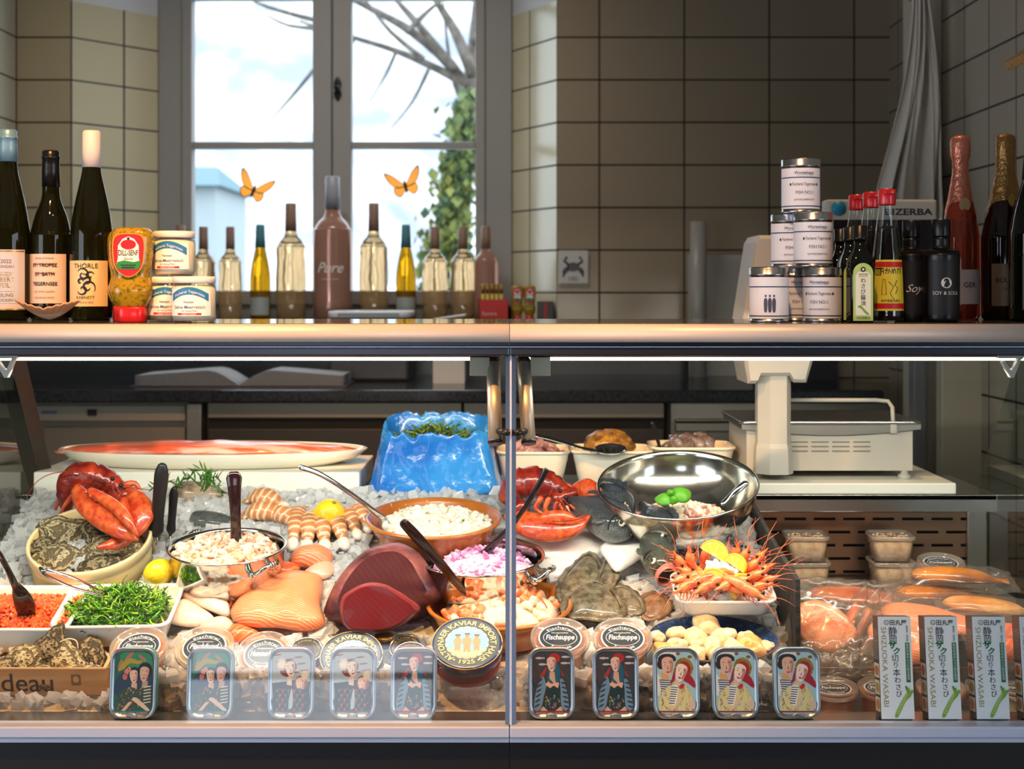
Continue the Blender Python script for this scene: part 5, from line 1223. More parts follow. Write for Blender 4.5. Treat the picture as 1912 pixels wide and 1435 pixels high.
def shrimp_bit(mb, rr, M, i):
    r = rr.uniform(.006, .009); mb.add(tube([(r*math.cos(a), r*math.sin(a), 0) for a in (0, .7, 1.4, 2.1, 2.8, 3.4)], [.0025, .0042, .0046, .0042, .0034, .0014], n=7, rnd=True), m_shr[i % 3], True, M)
heap('shrimp_salad', 'creamy pink shrimp salad filling the left steel pot', 'seafood salad', POT1 @ T(0, 0, -.012), .096, .096, .020, 230, shrimp_bit, 1, base=m_shr[0], wall=.95)
def spoon_handle(name, label, cat, pts, d, ra, rb, m, up=(0, -1, .3), M0=None, extra=None):
    t = [P(u, v, dd) for (u, v), dd in zip(pts, d)]
    o = one(tube(t, [r*d[0]/F for r in ra], [r*d[0]/F for r in rb], n=12, up=up, sm=4, rnd=True), m, name, world=False); return tag(o, label, cat)
spoon_handle('ladle', 'dark brown ladle standing upright in the left pot of shrimp salad', 'ladle', [(437, 892), (438, 920), (440, 975), (441, 1034)], [2.60, 2.60, 2.615, 2.64], [15, 12, 10, 12], [3, 3, 4, 4], m_brownsp)

# ---- lemons
m_lemon = mat('lemon_peel', (246, 208, 30), .35, coat=.4, bump=.25, bs=220, sss=.1)
def lemon(label, M, r):
    v, f = sphere(r, 28, 18); v = [(x*1.16+(.10*r*max(0, abs(x)/r-.86)*(1 if x > 0 else -1))*4, y, z) for x, y, z in v]
    t = thing('lemon', label, 'lemon', M); one((v, f), m_lemon, 'fruit', t); one(xf(lathe([(0, 0), (r*.12, .0), (r*.07, r*.06), (0, r*.07)], 10), T(r*1.27, 0, 0) @ RY(90)), mat('lemon_stem', (150, 140, 50), .6), 'stem_scar', t)
lemon('bright lemon on the ice behind the langoustine tails', T(P(614, 964, 2.80)+Vector((0, 0, 0))) @ RZ(-60) @ RY(-50), 31*2.8/F); hole(P(614, 964, 2.8).x, 2.80, .04)
lemon('lemon wedged between the basket and the left pot', T(P(298, 1068, 2.60)) @ RZ(200) @ RY(10), 25*2.6/F); hole(P(298, 1068, 2.6).x, 2.6, .03)

# ---- langoustine tails
m_lang = stripes('langoustine_shell', (200, 130, 78), (240, 206, 168), 22, 3, 'X', .5, 1, .3, 2, coat=.4, bump=.1)
m_meat = mat('langoustine_meat', (250, 232, 214), .3, sss=.3, coat=.3)
def lang(label, a, b, r, la=.02):
    A, B = PI_(*a, la), PI_(*b, la*.6); L_ = (B-A).length; xx = (B-A).normalized(); nn = Vector((0, -math.sin(SL), math.cos(SL))); yy = nn.cross(xx).normalized(); zz = xx.cross(yy)
    M = Matrix(((xx.x, yy.x, zz.x, A.x), (xx.y, yy.y, zz.y, A.y), (xx.z, yy.z, zz.z, A.z), (0, 0, 0, 1)))
    t = thing('langoustine_tail', label, 'langoustine', M, 'langoustine tails on the ice'); R_ = r*2.7/F
    pts = []; rs = []
    for i in range(7):
        for k, q in ((0, .97), (.72, 1.03), (.98, 1.0)):
            s = (i+k)/7; pts.append((L_*s*.86, 0, .012*math.sin(PI*s))); rs.append(R_*q*(.62+.5*math.sin(PI*min(1, s*.9+.18))))
    one(tube(pts, rs, [x*.86 for x in rs], n=16, rnd=True), m_lang, 'shell', t)
    one(xf(sphere(1, 14, 10), T(L_*.90, 0, .002) @ S(L_*.16, R_*.78, R_*.7)), m_meat, 'meat', t)
    for s in (-.6, 0, .6): one(tube([(.004, s*R_*.5, .0), (-.010, s*R_*1.2, -.003), (-.018, s*R_*1.5, -.004)], [R_*.3, R_*.42, R_*.2], [.0012, .0012, .0006], n=8, sm=2), m_lang, 'tail_fan', t)
for lab, a, b, r in (('langoustine tail furthest left in the front row, by the pot', (560, 968), (546, 1034), 15), ('second langoustine tail from the left in the front row', (583, 978), (573, 1036), 16), ('third langoustine tail from the left, pale-ended', (600, 978), (608, 1036), 16),
                     ('fourth langoustine tail from the left, leaning right', (622, 975), (646, 1032), 15), ('fifth langoustine tail, right below the bright lemon', (644, 970), (671, 1014), 14), ('rightmost langoustine tail, behind the big tuna', (664, 964), (690, 1002), 13),
                     ('uppermost langoustine lying left of the bright lemon', (478, 944), (536, 962), 19), ('langoustine second from the top, behind the front row', (472, 972), (540, 982), 19), ('langoustine body above the left end of the front row', (514, 974), (566, 1000), 17)):
    lang(lab, a, b, r)

# ---- terracotta dishes
def dish(label, u, v, d, r, depth, tilt, name='terracotta_dish', m=None, ry=1.0):
    M = rim_frame(u, v, d, tilt); t = thing(name, label, 'dish', M)
    pr = [(0, -depth), (r*.72, -depth), (r*.78, -depth*.94), (r*.94, -.010), (r*.96, -.005), (r*1.0, -.003), (r*1.012, .001), (r*1.0, .004), (r*.965, .004), (r*.93, -.003), (r*.80, -depth*.75), (r*.6, -depth*.84), (0, -depth*.85)]
    one(xf(lathe(pr, 56), S(1, ry, 1)), m or m_clay, 'bowl', t); hole(M.translation.x, M.translation.y, r*.98, r*ry*.95); return M
DI1 = dish('terracotta dish of white herbed salad below the blue bag', 810, 967, 2.76, 126*2.76/F, .055, 8)
m_wsal = [mat('white_salad_%d' % i, c, .35, coat=.2) for i, c in enumerate(((236, 230, 208), (230, 222, 196), (240, 236, 222), (110, 130, 64), (214, 120, 100)))]
def sal_bit(mb, rr, M, i):
    k = 3 if i % 17 == 0 else 4 if i % 23 == 0 else i % 3; s = .5 if k > 2 else 1
    mb.add(blob(rr.uniform(.005, .011)*s, rr.uniform(.005, .009)*s, rr.uniform(.003, .006)*s, i, .3, 2, 9, 6), m_wsal[k], True, M)
heap('herring_salad', 'white creamy salad with herbs in the upper terracotta dish', 'salad', DI1 @ T(.004, 0, -.014), .106, .100, .028, 330, sal_bit, 2, base=m_wsal[0])
spoon_handle('serving_spoon', 'long thin steel spoon leaning out of the white salad to the left', 'spoon', [(562, 872), (600, 886), (660, 925), (722, 972)], [2.64, 2.66, 2.70, 2.75], [5.5, 5, 4.5, 6], [1.8, 2.2, 2.4, 2], m_polish)
POT2 = pot('steel pot of diced red onion, cut by the case post', 897, 1037, 2.62, 120*2.62/F, .070, 8, (-22, 168))
m_on = [mat('onion_%d' % i, c, .25, coat=.4, sss=.2) for i, c in enumerate(((238, 196, 222), (206, 110, 170), (246, 222, 236), (222, 150, 196)))]
def on_bit(mb, rr, M, i): mb.add(box(rr.uniform(.006, .012), rr.uniform(.006, .011), rr.uniform(.003, .005), .0012, 1), m_on[i % 4], False, M)
heap('diced_onion', 'pink diced red onion in the steel pot by the post', 'onion', POT2 @ T(.006, 0, -.026), .092, .096, .034, 300, on_bit, 3, base=m_on[0])
spoon_handle('onion_spoon', 'thin black spoon handle leaning right out of the diced onion', 'spoon', [(1019, 878), (1000, 915), (960, 975), (904, 1034)], [2.54, 2.55, 2.58, 2.62], [6, 5, 5, 8], [2, 2, 2, 2], m_blacksp)
DI2 = dish('terracotta dish of raw seafood pieces below the onion pot', 932, 1126, 2.545, 136*2.545/F, .055, 8)
m_sf = [m_salm, mat('raw_seafood_white', (240, 222, 196), .3, coat=.4, sss=.2), mat('raw_shrimp_grey', (206, 190, 170), .3, coat=.4, sss=.2, col2=(240, 200, 176), ns=40), m_salmd]
def sf_bit(mb, rr, M, i):
    k = (0, 1, 0, 2, 3, 1)[i % 6]
    if k in (0, 3): mb.add(xf(box(rr.uniform(.022, .032), rr.uniform(.016, .024), rr.uniform(.010, .016), .004, 2), RX(rr.uniform(-20, 20))), m_sf[k], True, M)
    else: mb.add(tube([(.010*math.cos(a), .010*math.sin(a), 0) for a in (0, .8, 1.6, 2.4, 3.1)], [.004, .0075, .008, .007, .003], n=8, rnd=True, sm=2), m_sf[k], True, M)
heap('raw_seafood_mix', 'raw salmon cubes and prawns heaped in the lower terracotta dish', 'seafood', DI2 @ T(.004, .004, -.018), .104, .098, .042, 84, sf_bit, 12, base=m_sf[1])
spoon_handle('seafood_spoon', 'thick dark spoon handle leaning left out of the raw seafood dish', 'spoon', [(754, 976), (780, 1004), (828, 1058), (870, 1108)], [2.42, 2.44, 2.48, 2.52], [9, 10.5, 9, 7], [3.5, 4, 4, 3], m_brownsp)

# ---- tuna
m_tuna = stripes('tuna_flesh', (66, 15, 26), (72, 18, 29), 34, 6, 'X', .3, 1, .4, .7, bump=.03, sss=.1, coat=.12, rot=(0, .6, 0))
m_tuna2 = stripes('tuna_flesh_bright', (106, 18, 24), (113, 22, 28), 40, 4, 'X', .3, 1, .34, .7, bump=.03, sss=.15, coat=.2, rot=(0, .8, 0))
def chunk(name, label, cat, outline, d, depth, m, m_side, bev, lean, group=None):
    uc = sum(q[0] for q in outline)/len(outline); vb = max(q[1] for q in outline); k = d/F
    o2 = ccw(sm2([((u-uc)*k, (vb-v)*k) for u, v in outline], 4))
    cx, cy = sum(p[0] for p in o2)/len(o2), sum(p[1] for p in o2)/len(o2)
    def ring(s, y, dy=0): return [(cx+(x-cx)*s, y+.002*noise.noise(Vector((x*s*30, z*s*30, y*30)))*min(1, s*1.2), max(0, cy+(z-cy)*s+dy)+.002*noise.noise(Vector((x*30, z*30, y*25+3)))) for x, z in o2]
    k0 = 1-bev*5.5
    face_rings = [ring(s*k0, 0) for s in (.05, .3, .6, .85, 1.0)]
    rest = [ring(k0, 0), ring(k0+(1-k0)*.35, bev*.12), ring(k0+(1-k0)*.7, bev*.45), ring(1.0, bev), ring(1.02, depth*.35), ring(1.0, depth*.7), ring(.93, depth*.9), ring(.75, depth), ring(.3, depth*1.02)]
    t = thing(name, label, cat, T(P(uc, vb, d)) @ RX(lean), group)
    one(loft(face_rings, (True, False)), m, 'cut_face', t); one(loft(rest, (False, True)), m_side, 'block', t)
    hole(P(uc, vb, d).x, d+depth/2, (max(p[0] for p in o2))*.9, depth*.7)
    return t
m_tunas2 = mat('tuna_side', (118, 30, 36), .4, col2=(134, 44, 48), ns=14, coat=.15, bump=.15, bs=90)
m_tunas = mat('tuna_skin', (64, 26, 35), .42, col2=(140, 80, 78), ns=12, lo=.40, hi=.66, coat=.1, bump=.25, bs=90, stretch=(1, .4, 2))
chunk('tuna_loin', 'large dark red tuna loin, the biggest piece in the left case', 'tuna', [(600, 1150), (608, 1105), (640, 1052), (682, 1018), (735, 1008), (776, 1028), (806, 1075), (822, 1108), (800, 1128), (772, 1150), (700, 1160), (640, 1162)], 2.49, .15, m_tuna, m_tunas, .046, -18)
chunk('tuna_loin', 'smaller brighter red tuna piece in front of the big loin', 'tuna', [(634, 1152), (635, 1118), (660, 1098), (690, 1090), (722, 1096), (760, 1118), (781, 1136), (766, 1156), (735, 1174), (690, 1180), (650, 1176)], 2.405, .06, m_tuna2, m_tunas2, .022, -12)

# ---- salmon and white fish pieces
slab('salmon_fillet', 'curved thick salmon fillet behind the large one, left', 'fish fillet', [(418, 1112), (428, 1084), (470, 1066), (520, 1062), (562, 1070), (540, 1088), (490, 1102), (448, 1128), (428, 1146)], .026, m_salmd, .012, group='salmon pieces', seed=3, p=3.2)
slab('salmon_fillet', 'largest salmon fillet with fine pale lines, left of the tuna', 'fish fillet', [(434, 1172), (442, 1140), (490, 1106), (545, 1086), (596, 1092), (604, 1120), (600, 1150), (608, 1184), (570, 1196), (520, 1190), (470, 1188)], .030, m_salm, .018, group='salmon pieces', seed=4, p=3.4, amp=.006)
slab('salmon_fillet', 'small salmon piece beneath the langoustine tails', 'fish fillet', [(540, 1064), (556, 1042), (600, 1038), (622, 1048), (614, 1070), (570, 1072)], .030, m_salm, .012, group='salmon pieces', seed=5)
slab('salmon_fillet', 'pale belly strip of salmon between the small piece and the tuna', 'fish fillet', [(566, 1084), (590, 1068), (622, 1064), (622, 1084), (598, 1094)], .018, mat('salmon_belly', (244, 182, 152), .35, sss=.3, coat=.3), .012, group='salmon pieces', seed=6)
slab('salmon_fillet', 'thin salmon end peeping out under the largest fillet', 'fish fillet', [(420, 1196), (432, 1176), (466, 1182), (490, 1196), (462, 1206), (432, 1208)], .018, m_salmd, .008, group='salmon pieces', seed=7)
m_white_f = mat('white_fish_flesh', (222, 190, 172), .3, col2=(232, 214, 200), ns=14, lo=.40, hi=.62, sss=.35, coat=.35, bump=.15, bs=60)
slab('white_fish_fillet', 'upper pale fish fillet between the seaweed tray and the salmon', 'fish fillet', [(336, 1128), (352, 1106), (384, 1096), (412, 1106), (428, 1138), (430, 1166), (398, 1158), (362, 1142)], .024, m_white_f, .016, group='pale fillets', seed=8, amp=.007)
slab('white_fish_fillet', 'lower pale fish fillet right beside the seaweed tray', 'fish fillet', [(302, 1166), (320, 1142), (352, 1136), (384, 1152), (404, 1172), (372, 1184), (330, 1180)], .018, m_white_f, .014, group='pale fillets', seed=9, amp=.007)
slab('white_fish_fillet', 'small pale fish piece above the second round tub', 'fish fillet', [(372, 1184), (400, 1166), (432, 1170), (438, 1188), (404, 1196)], .020, m_white_f, .010, group='pale fillets', seed=10, amp=.006)

# ---- white trays with roe and seaweed
def tray(label, M, w_, dp, h, name='white_tray', m=None, r=.022, kb=.86):
    t = thing(name, label, 'tray', M); k = kb
    R1 = lambda s, z, rr_=r: ([(x, y) for x, y in rrect(w_*s if s > 0 else w_, dp-(w_-w_*s), max(.004, rr_*s))], z)
    secs = [R1(k*.97, -h), R1(k, -h+.004), R1(.955, -.006), R1(.965, -.003), R1(1.0, -.0025), R1(1.0, .0012), R1(.985, .003), R1(.945, .002), R1(.935, -.002), R1(k-.02, -h+.008), R1(k*.9, -h+.005)]
    one(sections(secs), m or m_tray, 'body', t); hole(M.translation.x, M.translation.y, w_*.5, dp*.5); return t
m_roe = mat('salmon_roe', (236, 70, 20), .12, coat=.7, sss=.4, col2=(250, 120, 40), ns=120)
MR = rim_frame(32, 1134, 2.50, 13); tray('white tray of orange fish roe at the left edge', MR, .225, .175, .05)
rr_ = random.Random(11); mb = MB().add(grid(lambda a, b: (-.10+.2*a, -.076+.152*b, -.014+.014*math.sin(a*PI)*math.sin(b*PI)+.002*noise.noise(Vector((a*9, b*9, 3)))), 16, 12), mat('roe_mass', (214, 58, 16), .25, coat=.4, bump=.8, bs=320, vor=False))
bead = sphere(.0028, 7, 5)
for i in range(2300):
    a, b = rr_.random(), rr_.random(); mb.add(bead, m_roe, True, T(-.10+.2*a, -.076+.152*b, -.0125+.014*math.sin(a*PI)*math.sin(b*PI)+rr_.uniform(-.001, .0025)))
tag(mb.build('salmon_roe', M=MR), 'glistening orange roe filling the white tray at the left edge', 'fish roe', kind='stuff')
def roespoon():
    t = thing('black_spoon', 'glossy black spoon stuck into the orange roe', 'spoon', T(P(45, 1142, 2.47)))
    one(tube([P(-30, 1000, 2.36), P(-4, 1030, 2.38), P(14, 1062, 2.40), P(30, 1096, 2.43)], [.004, .0045, .005, .0065], [.003]*4, n=12, up=(0, -1, .3), sm=4, rnd=True), m_blacksp, 'handle', t, world=True)
    one(tube([P(30, 1092, 2.43), P(38, 1108, 2.44), P(46, 1128, 2.455), P(50, 1146, 2.47)], [.007, .014, .0175, .015], [.004, .006, .006, .003], n=16, up=(0, -1, .3), sm=4, rnd=True), m_blacksp, 'bowl', t, world=True)
roespoon()
MS = rim_frame(222, 1130, 2.505, 14, 0, 2); tray('white tray of green seaweed salad beside the roe', MS, .205, .165, .045)
m_sea = [mat('seaweed_%d' % i, c, .22, coat=.6) for i, c in enumerate(((84, 150, 28), (116, 178, 40), (52, 96, 24), (150, 190, 48)))]
def weed(mb, rr, M, i):
    l = rr.uniform(.014, .03); q = [(l*(t-.5)*2, rr.uniform(-.007, .007), rr.uniform(-.004, .005)) for t in (0, .25, .5, .75, 1)]
    mb.add(tube(q, [rr.uniform(.0009, .0024)]*5, [.0006]*5, n=5, sm=3), m_sea[(i*7) % 4 if i % 5 else 2], True, M @ RX(rr.uniform(-40, 40)))
heap('seaweed_salad', 'bright green seaweed salad heaped in the white tray', 'seaweed', MS @ T(0, .002, -.012), .085, .066, .030, 640, weed, 6, base=m_sea[2])
A, B = P(80, 1066, 2.36), P(192, 1108, 2.43); tg = thing('tongs', 'steel tongs resting on the seaweed salad', 'tongs', T(B))
nn = (B-A).normalized(); pp = Vector((0, -.35, 1)).normalized()
for s in (1, -1): one(tube([A, A.lerp(B, .1)+pp*s*.006, A.lerp(B, .5)+pp*s*.010, B+pp*s*.004], [.0085, .0085, .0075, .006], [.0009]*4, n=8, up=tuple(pp), sm=4), m_polish, 'arm', tg, world=True)
one(tube([A+pp*.006+nn*.006, A-nn*.004+pp*.003, A-nn*.004-pp*.003, A-pp*.006+nn*.006], [.0085]*4, [.001]*4, n=8, up=tuple(pp), sm=3), m_polish, 'hinge', tg, world=True)

# ---- wooden oyster crate
m_crate = mat('poplar_wood', (214, 180, 134), .6, col2=(190, 150, 104), ns=5, stretch=(1, 8, 10))
CM = T(x_at(30, 2.36), 2.355, .652) @ RX(15); cw = 2*(x_at(198, 2.34)-x_at(30, 2.36)); 
ct = thing('oyster_crate', 'shallow wooden crate of oysters with black printed name at the lower left', 'crate', CM)
one(bx(-cw/2, cw/2, -.006, 0, 0, .048, .0008), m_crate, 'front_board', ct, smooth=False)
one(bx(-cw/2, cw/2, .13, .136, 0, .048, .0008), m_crate, 'back_board', ct, smooth=False)
one(bx(cw/2-.006, cw/2, 0, .13, 0, .048, .0008), m_crate, 'end_board', ct, smooth=False); one(bx(-cw/2, -cw/2+.006, 0, .13, 0, .048, .0008), m_crate, 'end_board', ct, smooth=False)
one(bx(-cw/2, cw/2, 0, .13, 0, .005), m_crate, 'bottom_board', ct, smooth=False)
mb = MB(); v, f = fit('Gillardeau', .190, bold=.008); mb.add(([(a-.028, -.0064, b*1.0+.007) for a, b, _ in v], f), ink(40, 34, 28), False)
mb.add(face(disc(rrect(.016, .020, .002)), cw/2-.05, .028, -.0063), ink(120, 96, 70), False); mb.add(face(disc(ell(.005, .006, 16)), cw/2-.05, .029, -.0066), ink(206, 172, 126), False)
mb.build('lettering', ct); hole(CM.translation.x, 2.43, cw/2, .08)
for i in range(12): hole(CM.translation.x-cw/2+cw*(i+.5)/12, 2.375, cw/20, .072)
for i, (u, v, d, L_, W_, rx, ry, rz, mm, lab) in enumerate(((96, 1206, 2.40, .038, .028, 62, 0, 70, m_oyd, 'topmost dark oyster in the wooden crate'), (50, 1232, 2.385, .042, .030, 58, 0, 40, m_oy, 'layered oyster in the middle of the crate'), (118, 1232, 2.39, .038, .032, 60, 0, 120, m_oy, 'broad oyster right of the layered one in the crate'),
                                  (172, 1222, 2.41, .038, .024, 50, 20, 110, m_oyd, 'oyster leaning on the right end board of the crate'), (12, 1250, 2.37, .036, .028, 50, 0, 10, m_oyd, 'oyster at the left edge of the crate'), (92, 1262, 2.36, .034, .022, 40, 0, -15, m_oyd, 'small oyster low against the crate front'), (150, 1256, 2.365, .032, .02, 40, 0, 15, m_oy, 'low oyster in the right front of the crate'))):
    oyster(lab, T(P(u, v, d)) @ RX(rx) @ RY(ry) @ RZ(rz), L_, W_, 20+i, mm, group='oysters in the wooden crate')
for pts, lab in ((((112, 1198), (128, 1192), (142, 1196), (146, 1210)), 'pale loop of packing string behind the crate oysters'), (((18, 1238), (32, 1246), (40, 1262)), 'short pale string over the oysters at the crate left')):
    o = one(tube([P(u, v, 2.375) for u, v in pts], .0012, n=6, sm=5), mat('packing_string', (226, 212, 180), .6), 'string'); tag(o, lab, 'string')
heap('crate_ice', 'crushed ice between the oysters in the wooden crate', 'ice', CM @ T(0, .065, .018), cw*.47, .055, .018, 90, lambda mb, rr, M, i: mb.add(box(rr.uniform(.008, .018), rr.uniform(.008, .016), rr.uniform(.006, .012), .002, 1), m_ice, False, M), 9)
# ============================================================ tubs and tins on the ice, left and right
m_tubpl = clear('tub_plastic', (252, 248, 242), 1.2, .08, haze=.22, hazecol=(250, 240, 230))
m_lidpl = clear('lid_plastic', (252, 250, 246), 1.4, .08, haze=.30, hazecol=(252, 246, 240))
slate_l = ink(64, 70, 78, .25); lwh = ink(236, 236, 236)
def tub(label, M, r, h, soup, lines, group='round soup tubs', lab=slate_l):
    """round tub, origin at the centre of the lid"""
    t = thing('soup_tub', label, 'tub', M, group)
    one(lathe([(0, -h+.002), (r*.74, -h+.002), (r*.84, -.016), (0, -.016)], 36), soup, 'soup', t)
    one(lathe([(0, -h), (r*.77, -h), (r*.88, -.012), (r*.90, -.010)], 40), m_tubpl, 'cup', t)
    lid = one(lathe([(r*.93, -.013), (r*1.0, -.013), (r*1.0, -.003), (r*.985, 0), (r*.95, .001), (r*.90, -.001), (r*.86, -.005), (0, -.005)], 44), m_lidpl, 'lid', t)
    one(lathe([(r*.80, -.0105), (r*.87, -.009), (r*.89, -.012), (r*.8, -.014)], 36), soup, 'soup_rim', t)
    mb = MB().add(disc(ell(r*.73, r*.73, 40), -.0045), lwh, False).add(disc(ell(r*.68, r*.68, 40), -.0042), lab, False)
    mb.add(xf(ring_tube(r*.50, .0004, 36, 4), T(0, 0, -.0041) @ S(1.12, .85, .2)), lwh, False)
    a, b, c, d = lines
    for g in (arc(fit(a, r*.80, r*.15), r*.46, 90), arc(fit(d, r*.80, r*.15), r*.62, 270, True)): mb.add(xf(g, T(0, 0, -.0039)), lwh, False)
    v, f = fit(b, r*.55); mb.add(xf((v, f), T(0, r*.22, -.0039)), lwh, False)
    v, f = fit(c, r*.95, r*.26, shear=.2, bold=.02); mb.add(xf((v, f), T(0, -r*.10, -.0039)), lwh, False)
    mb.build('label', lid); hole(M.translation.x, M.translation.y, r*.95, r*.9); return t
so_or = mat('fish_soup', (234, 124, 30), .35, coat=.3); so_ye = mat('fish_stock', (206, 184, 110), .35, coat=.3); so_lo = mat('lobster_stock', (206, 120, 60), .35, coat=.3); so_br = mat('amber_soup', (196, 100, 20), .3, coat=.4)
FI = ('Fischerei', 'Hausgemachte', 'Fischsuppe', 'Tegernsee')
def tubM(u, v, d, tilt, roll=0): return rim_frame(u, v, d, tilt, roll)
tub('orange soup tub nearest the wooden crate, dark label on its lid', tubM(259, 1203, 2.385, 26), 54*2.385/F, .066, so_or, FI)
tub('pale yellow stock tub, second round tub from the crate', tubM(381, 1203, 2.385, 26), 56*2.385/F, .066, so_ye, ('Fischerei', 'Hausgemachter', 'Fischfond', 'Tegernsee'))
tub('tub of lobster stock leaning towards the glass, third from the crate', tubM(493, 1217, 2.37, 34), 53*2.37/F, .05, so_lo, ('Fischerei', 'Hausgemachter', 'Hummerfond', 'Tegernsee'))
tub('amber soup tub just right of the case post', tubM(1046, 1186, 2.385, 24), 56*2.385/F, .08, so_br, FI)
tub('amber soup tub beside the blue scallop plate', tubM(1163, 1186, 2.385, 24), 56*2.385/F, .08, so_br, FI)
# ---- caviar tins
cav_b = mat('caviar_tin_blue', (28, 44, 120), .28, coat=.5); cav_r = mat('caviar_tin_red', (176, 34, 44), .3, coat=.4); cav_g = mat('caviar_gold', (206, 170, 90), .3, .7)
def caviar(label, M, r, h):
    t = thing('caviar_tin', label, 'tin', M, 'large blue caviar tins')
    one(lathe([(0, -h), (r*.93, -h), (r*.95, -h*.9), (r*.95, -h*.42), (0, -h*.42)], 44), cav_r, 'base', t)
    one(lathe([(0, -h*.44), (r*.98, -h*.44), (r*.99, -h*.4), (r*.99, -.003), (r*.97, -.0005), (0, -.0005)], 48), cav_b, 'lid', t)
    mb = MB().add(xf(ring_tube(r*.985, .0011, 48, 6), T(0, 0, -.001)), cav_g).add(disc(ell(r*.90, r*.90, 48), .0002), ink(84, 92, 86), False)
    mb.add(disc(ell(r*.93, r*.93, 48), .0), cav_b, False)
    for a in range(18): mb.add(disc([(r*.60*math.cos(R(a*20+q))*k, r*.60*math.sin(R(a*20+q))*k) for q, k in ((0, 1.0), (10, 1.03), (20, 1.0), (10, .9))], .0003), ink(190, 200, 206), False)
    mb.add(disc(ell(r*.58, r*.58, 40), .0005), ink(140, 184, 216), False)
    mb.add(disc([(r*.58*math.cos(R(a)), r*.58*math.sin(R(a))) for a in range(205, 336, 10)], .0007), ink(206, 196, 160), False)
    for i, x in enumerate((-.26, 0, .27)):
        s = 1.15 if i == 1 else 1
        fig = sm2([(-.09, .16), (.09, .16), (.10, -.02), (.07, -.08), (.08, -.28), (.01, -.28), (0, -.10), (-.02, -.28), (-.08, -.28), (-.07, -.06), (-.11, 0)], 2)
        mb.add(disc([((a*s+x)*r, (b*s-.02)*r) for a, b in fig], .0009), ink(176, 152, 118), False); mb.add(disc([((a+x)*r, (b+.24*s-.02)*r) for a, b in ell(.055, .065, 14)], .0009), ink(170, 140, 112), False)
        mb.add(disc([((a+x)*r, (b+.29*s-.02)*r) for a, b in ell(.08, .03, 12)], .0011), ink(110, 100, 90), False)
    cr = ink(222, 214, 170)
    mb.add(xf(arc(fit('ALTONAER KAVIAR IMPORT HAUS', r*3.45, r*.17, bold=.015), r*.66, 90), T(0, 0, .0008)), cr, False)
    mb.add(xf(arc(fit('• 1925 •', r*.85, r*.15, bold=.015), r*.80, 270, True), T(0, 0, .0008)), cr, False)
    for g, y in ((fit('IMPERIAL CAVIAR', r*.55), r*.40), (fit('HAMBURG', r*.5), -r*.46)): mb.add(xf(g, T(0, y, .001)), lwh, False)
    mb.build('lid_print', t); hole(M.translation.x, M.translation.y, r, r); return t
caviar('large blue caviar tin leaning on the ice beside the case post', tubM(872, 1199, 2.345, 32), 67*2.345/F, .046)
caviar('large blue caviar tin half hidden behind the fourth sardine tin', tubM(656, 1222, 2.37, 34), 59*2.37/F, .045)
def small_tin(label, M, r, h):
    t = thing('black_caviar_tin', label, 'tin', M, 'small black caviar tins')
    one(lathe([(0, -h), (r*.97, -h), (r, -h+.002), (r, -.002), (r*.98, 0), (r*.90, .0005), (r*.88, -.001), (0, -.001)], 36), m_tin, 'can', t)
    mb = MB().add(disc(ell(r*.86, r*.86, 36), -.0006), ink(28, 28, 30), False)
    for a in (.58, .52): mb.add(xf(ring_tube(r*a, .0003, 30, 4), T(0, 0, -.0004)), ink(150, 136, 96), False)
    mb.add(xf(arc(fit('ALTONAER KAVIAR IMPORT HAUS', r*3.3, r*.16), r*.65, 90), T(0, 0, -.0004)), ink(170, 154, 110), False)
    mb.add(xf(fit('IMPERIAL', r*.7), T(0, -.04*r, -.0004)), ink(190, 190, 180), False); mb.build('lid_print', t); return t
small_tin('small black caviar tin right of the lobster stock tub', tubM(571, 1213, 2.40, 34), 33*2.4/F, .022)
small_tin('small black caviar tin at the back behind the fifth sardine tin', tubM(757, 1207, 2.41, 34), 32*2.41/F, .02)
small_tin('small black caviar tin in front, just above the fifth sardine tin', tubM(766, 1222, 2.365, 34), 34*2.365/F, .02)
o = thing('gold_lid_jar', 'tiny gold-lidded jar sunk in the ice under the small tuna piece', 'jar', tubM(717, 1185, 2.43, 10))
one(lathe([(0, -.02), (.015, -.02), (.015, -.005), (0, -.005)], 20), m_dark, 'jar', o); one(lathe([(0, -.007), (.0165, -.007), (.0165, -.0005), (.0155, 0), (0, 0)], 24), m_gold, 'lid', o)

# ============================================================ right case
m_cer_b = mat('blue_stoneware', (34, 58, 104), .2, col2=(66, 96, 140), ns=130, lo=.5, hi=.72, coat=.5)
PLM = rim_frame(1332, 1192, 2.42, 8)
t = thing('blue_plate', 'blue speckled oval plate of scallops behind the front tins', 'plate', PLM); pr = 121*2.42/F
one(xf(lathe([(0, -.026), (pr*.6, -.026), (pr*.66, -.024), (pr*.97, -.003), (pr*1.0, -.001), (pr*1.004, .001), (pr*.99, .0025), (pr*.95, -.002), (pr*.66, -.019), (0, -.020)], 56), S(1, .92, 1)), m_cer_b, 'body', t)
one(xf(ring_tube(pr*1.0, .0014, 56, 6), T(0, 0, .0012) @ S(1, .92, 1)), mat('brown_glaze_rim', (120, 84, 56), .3), 'rim', t); hole(PLM.translation.x, PLM.translation.y, pr, pr*.9)
m_scal = mat('scallop_meat', (230, 196, 148), .3, col2=(240, 218, 182), ns=40, bump=.25, bs=90, stretch=(3, 3, .6), sss=.35, coat=.4); m_scalo = mat('scallop_meat_orange', (232, 176, 104), .25, sss=.35, coat=.4)
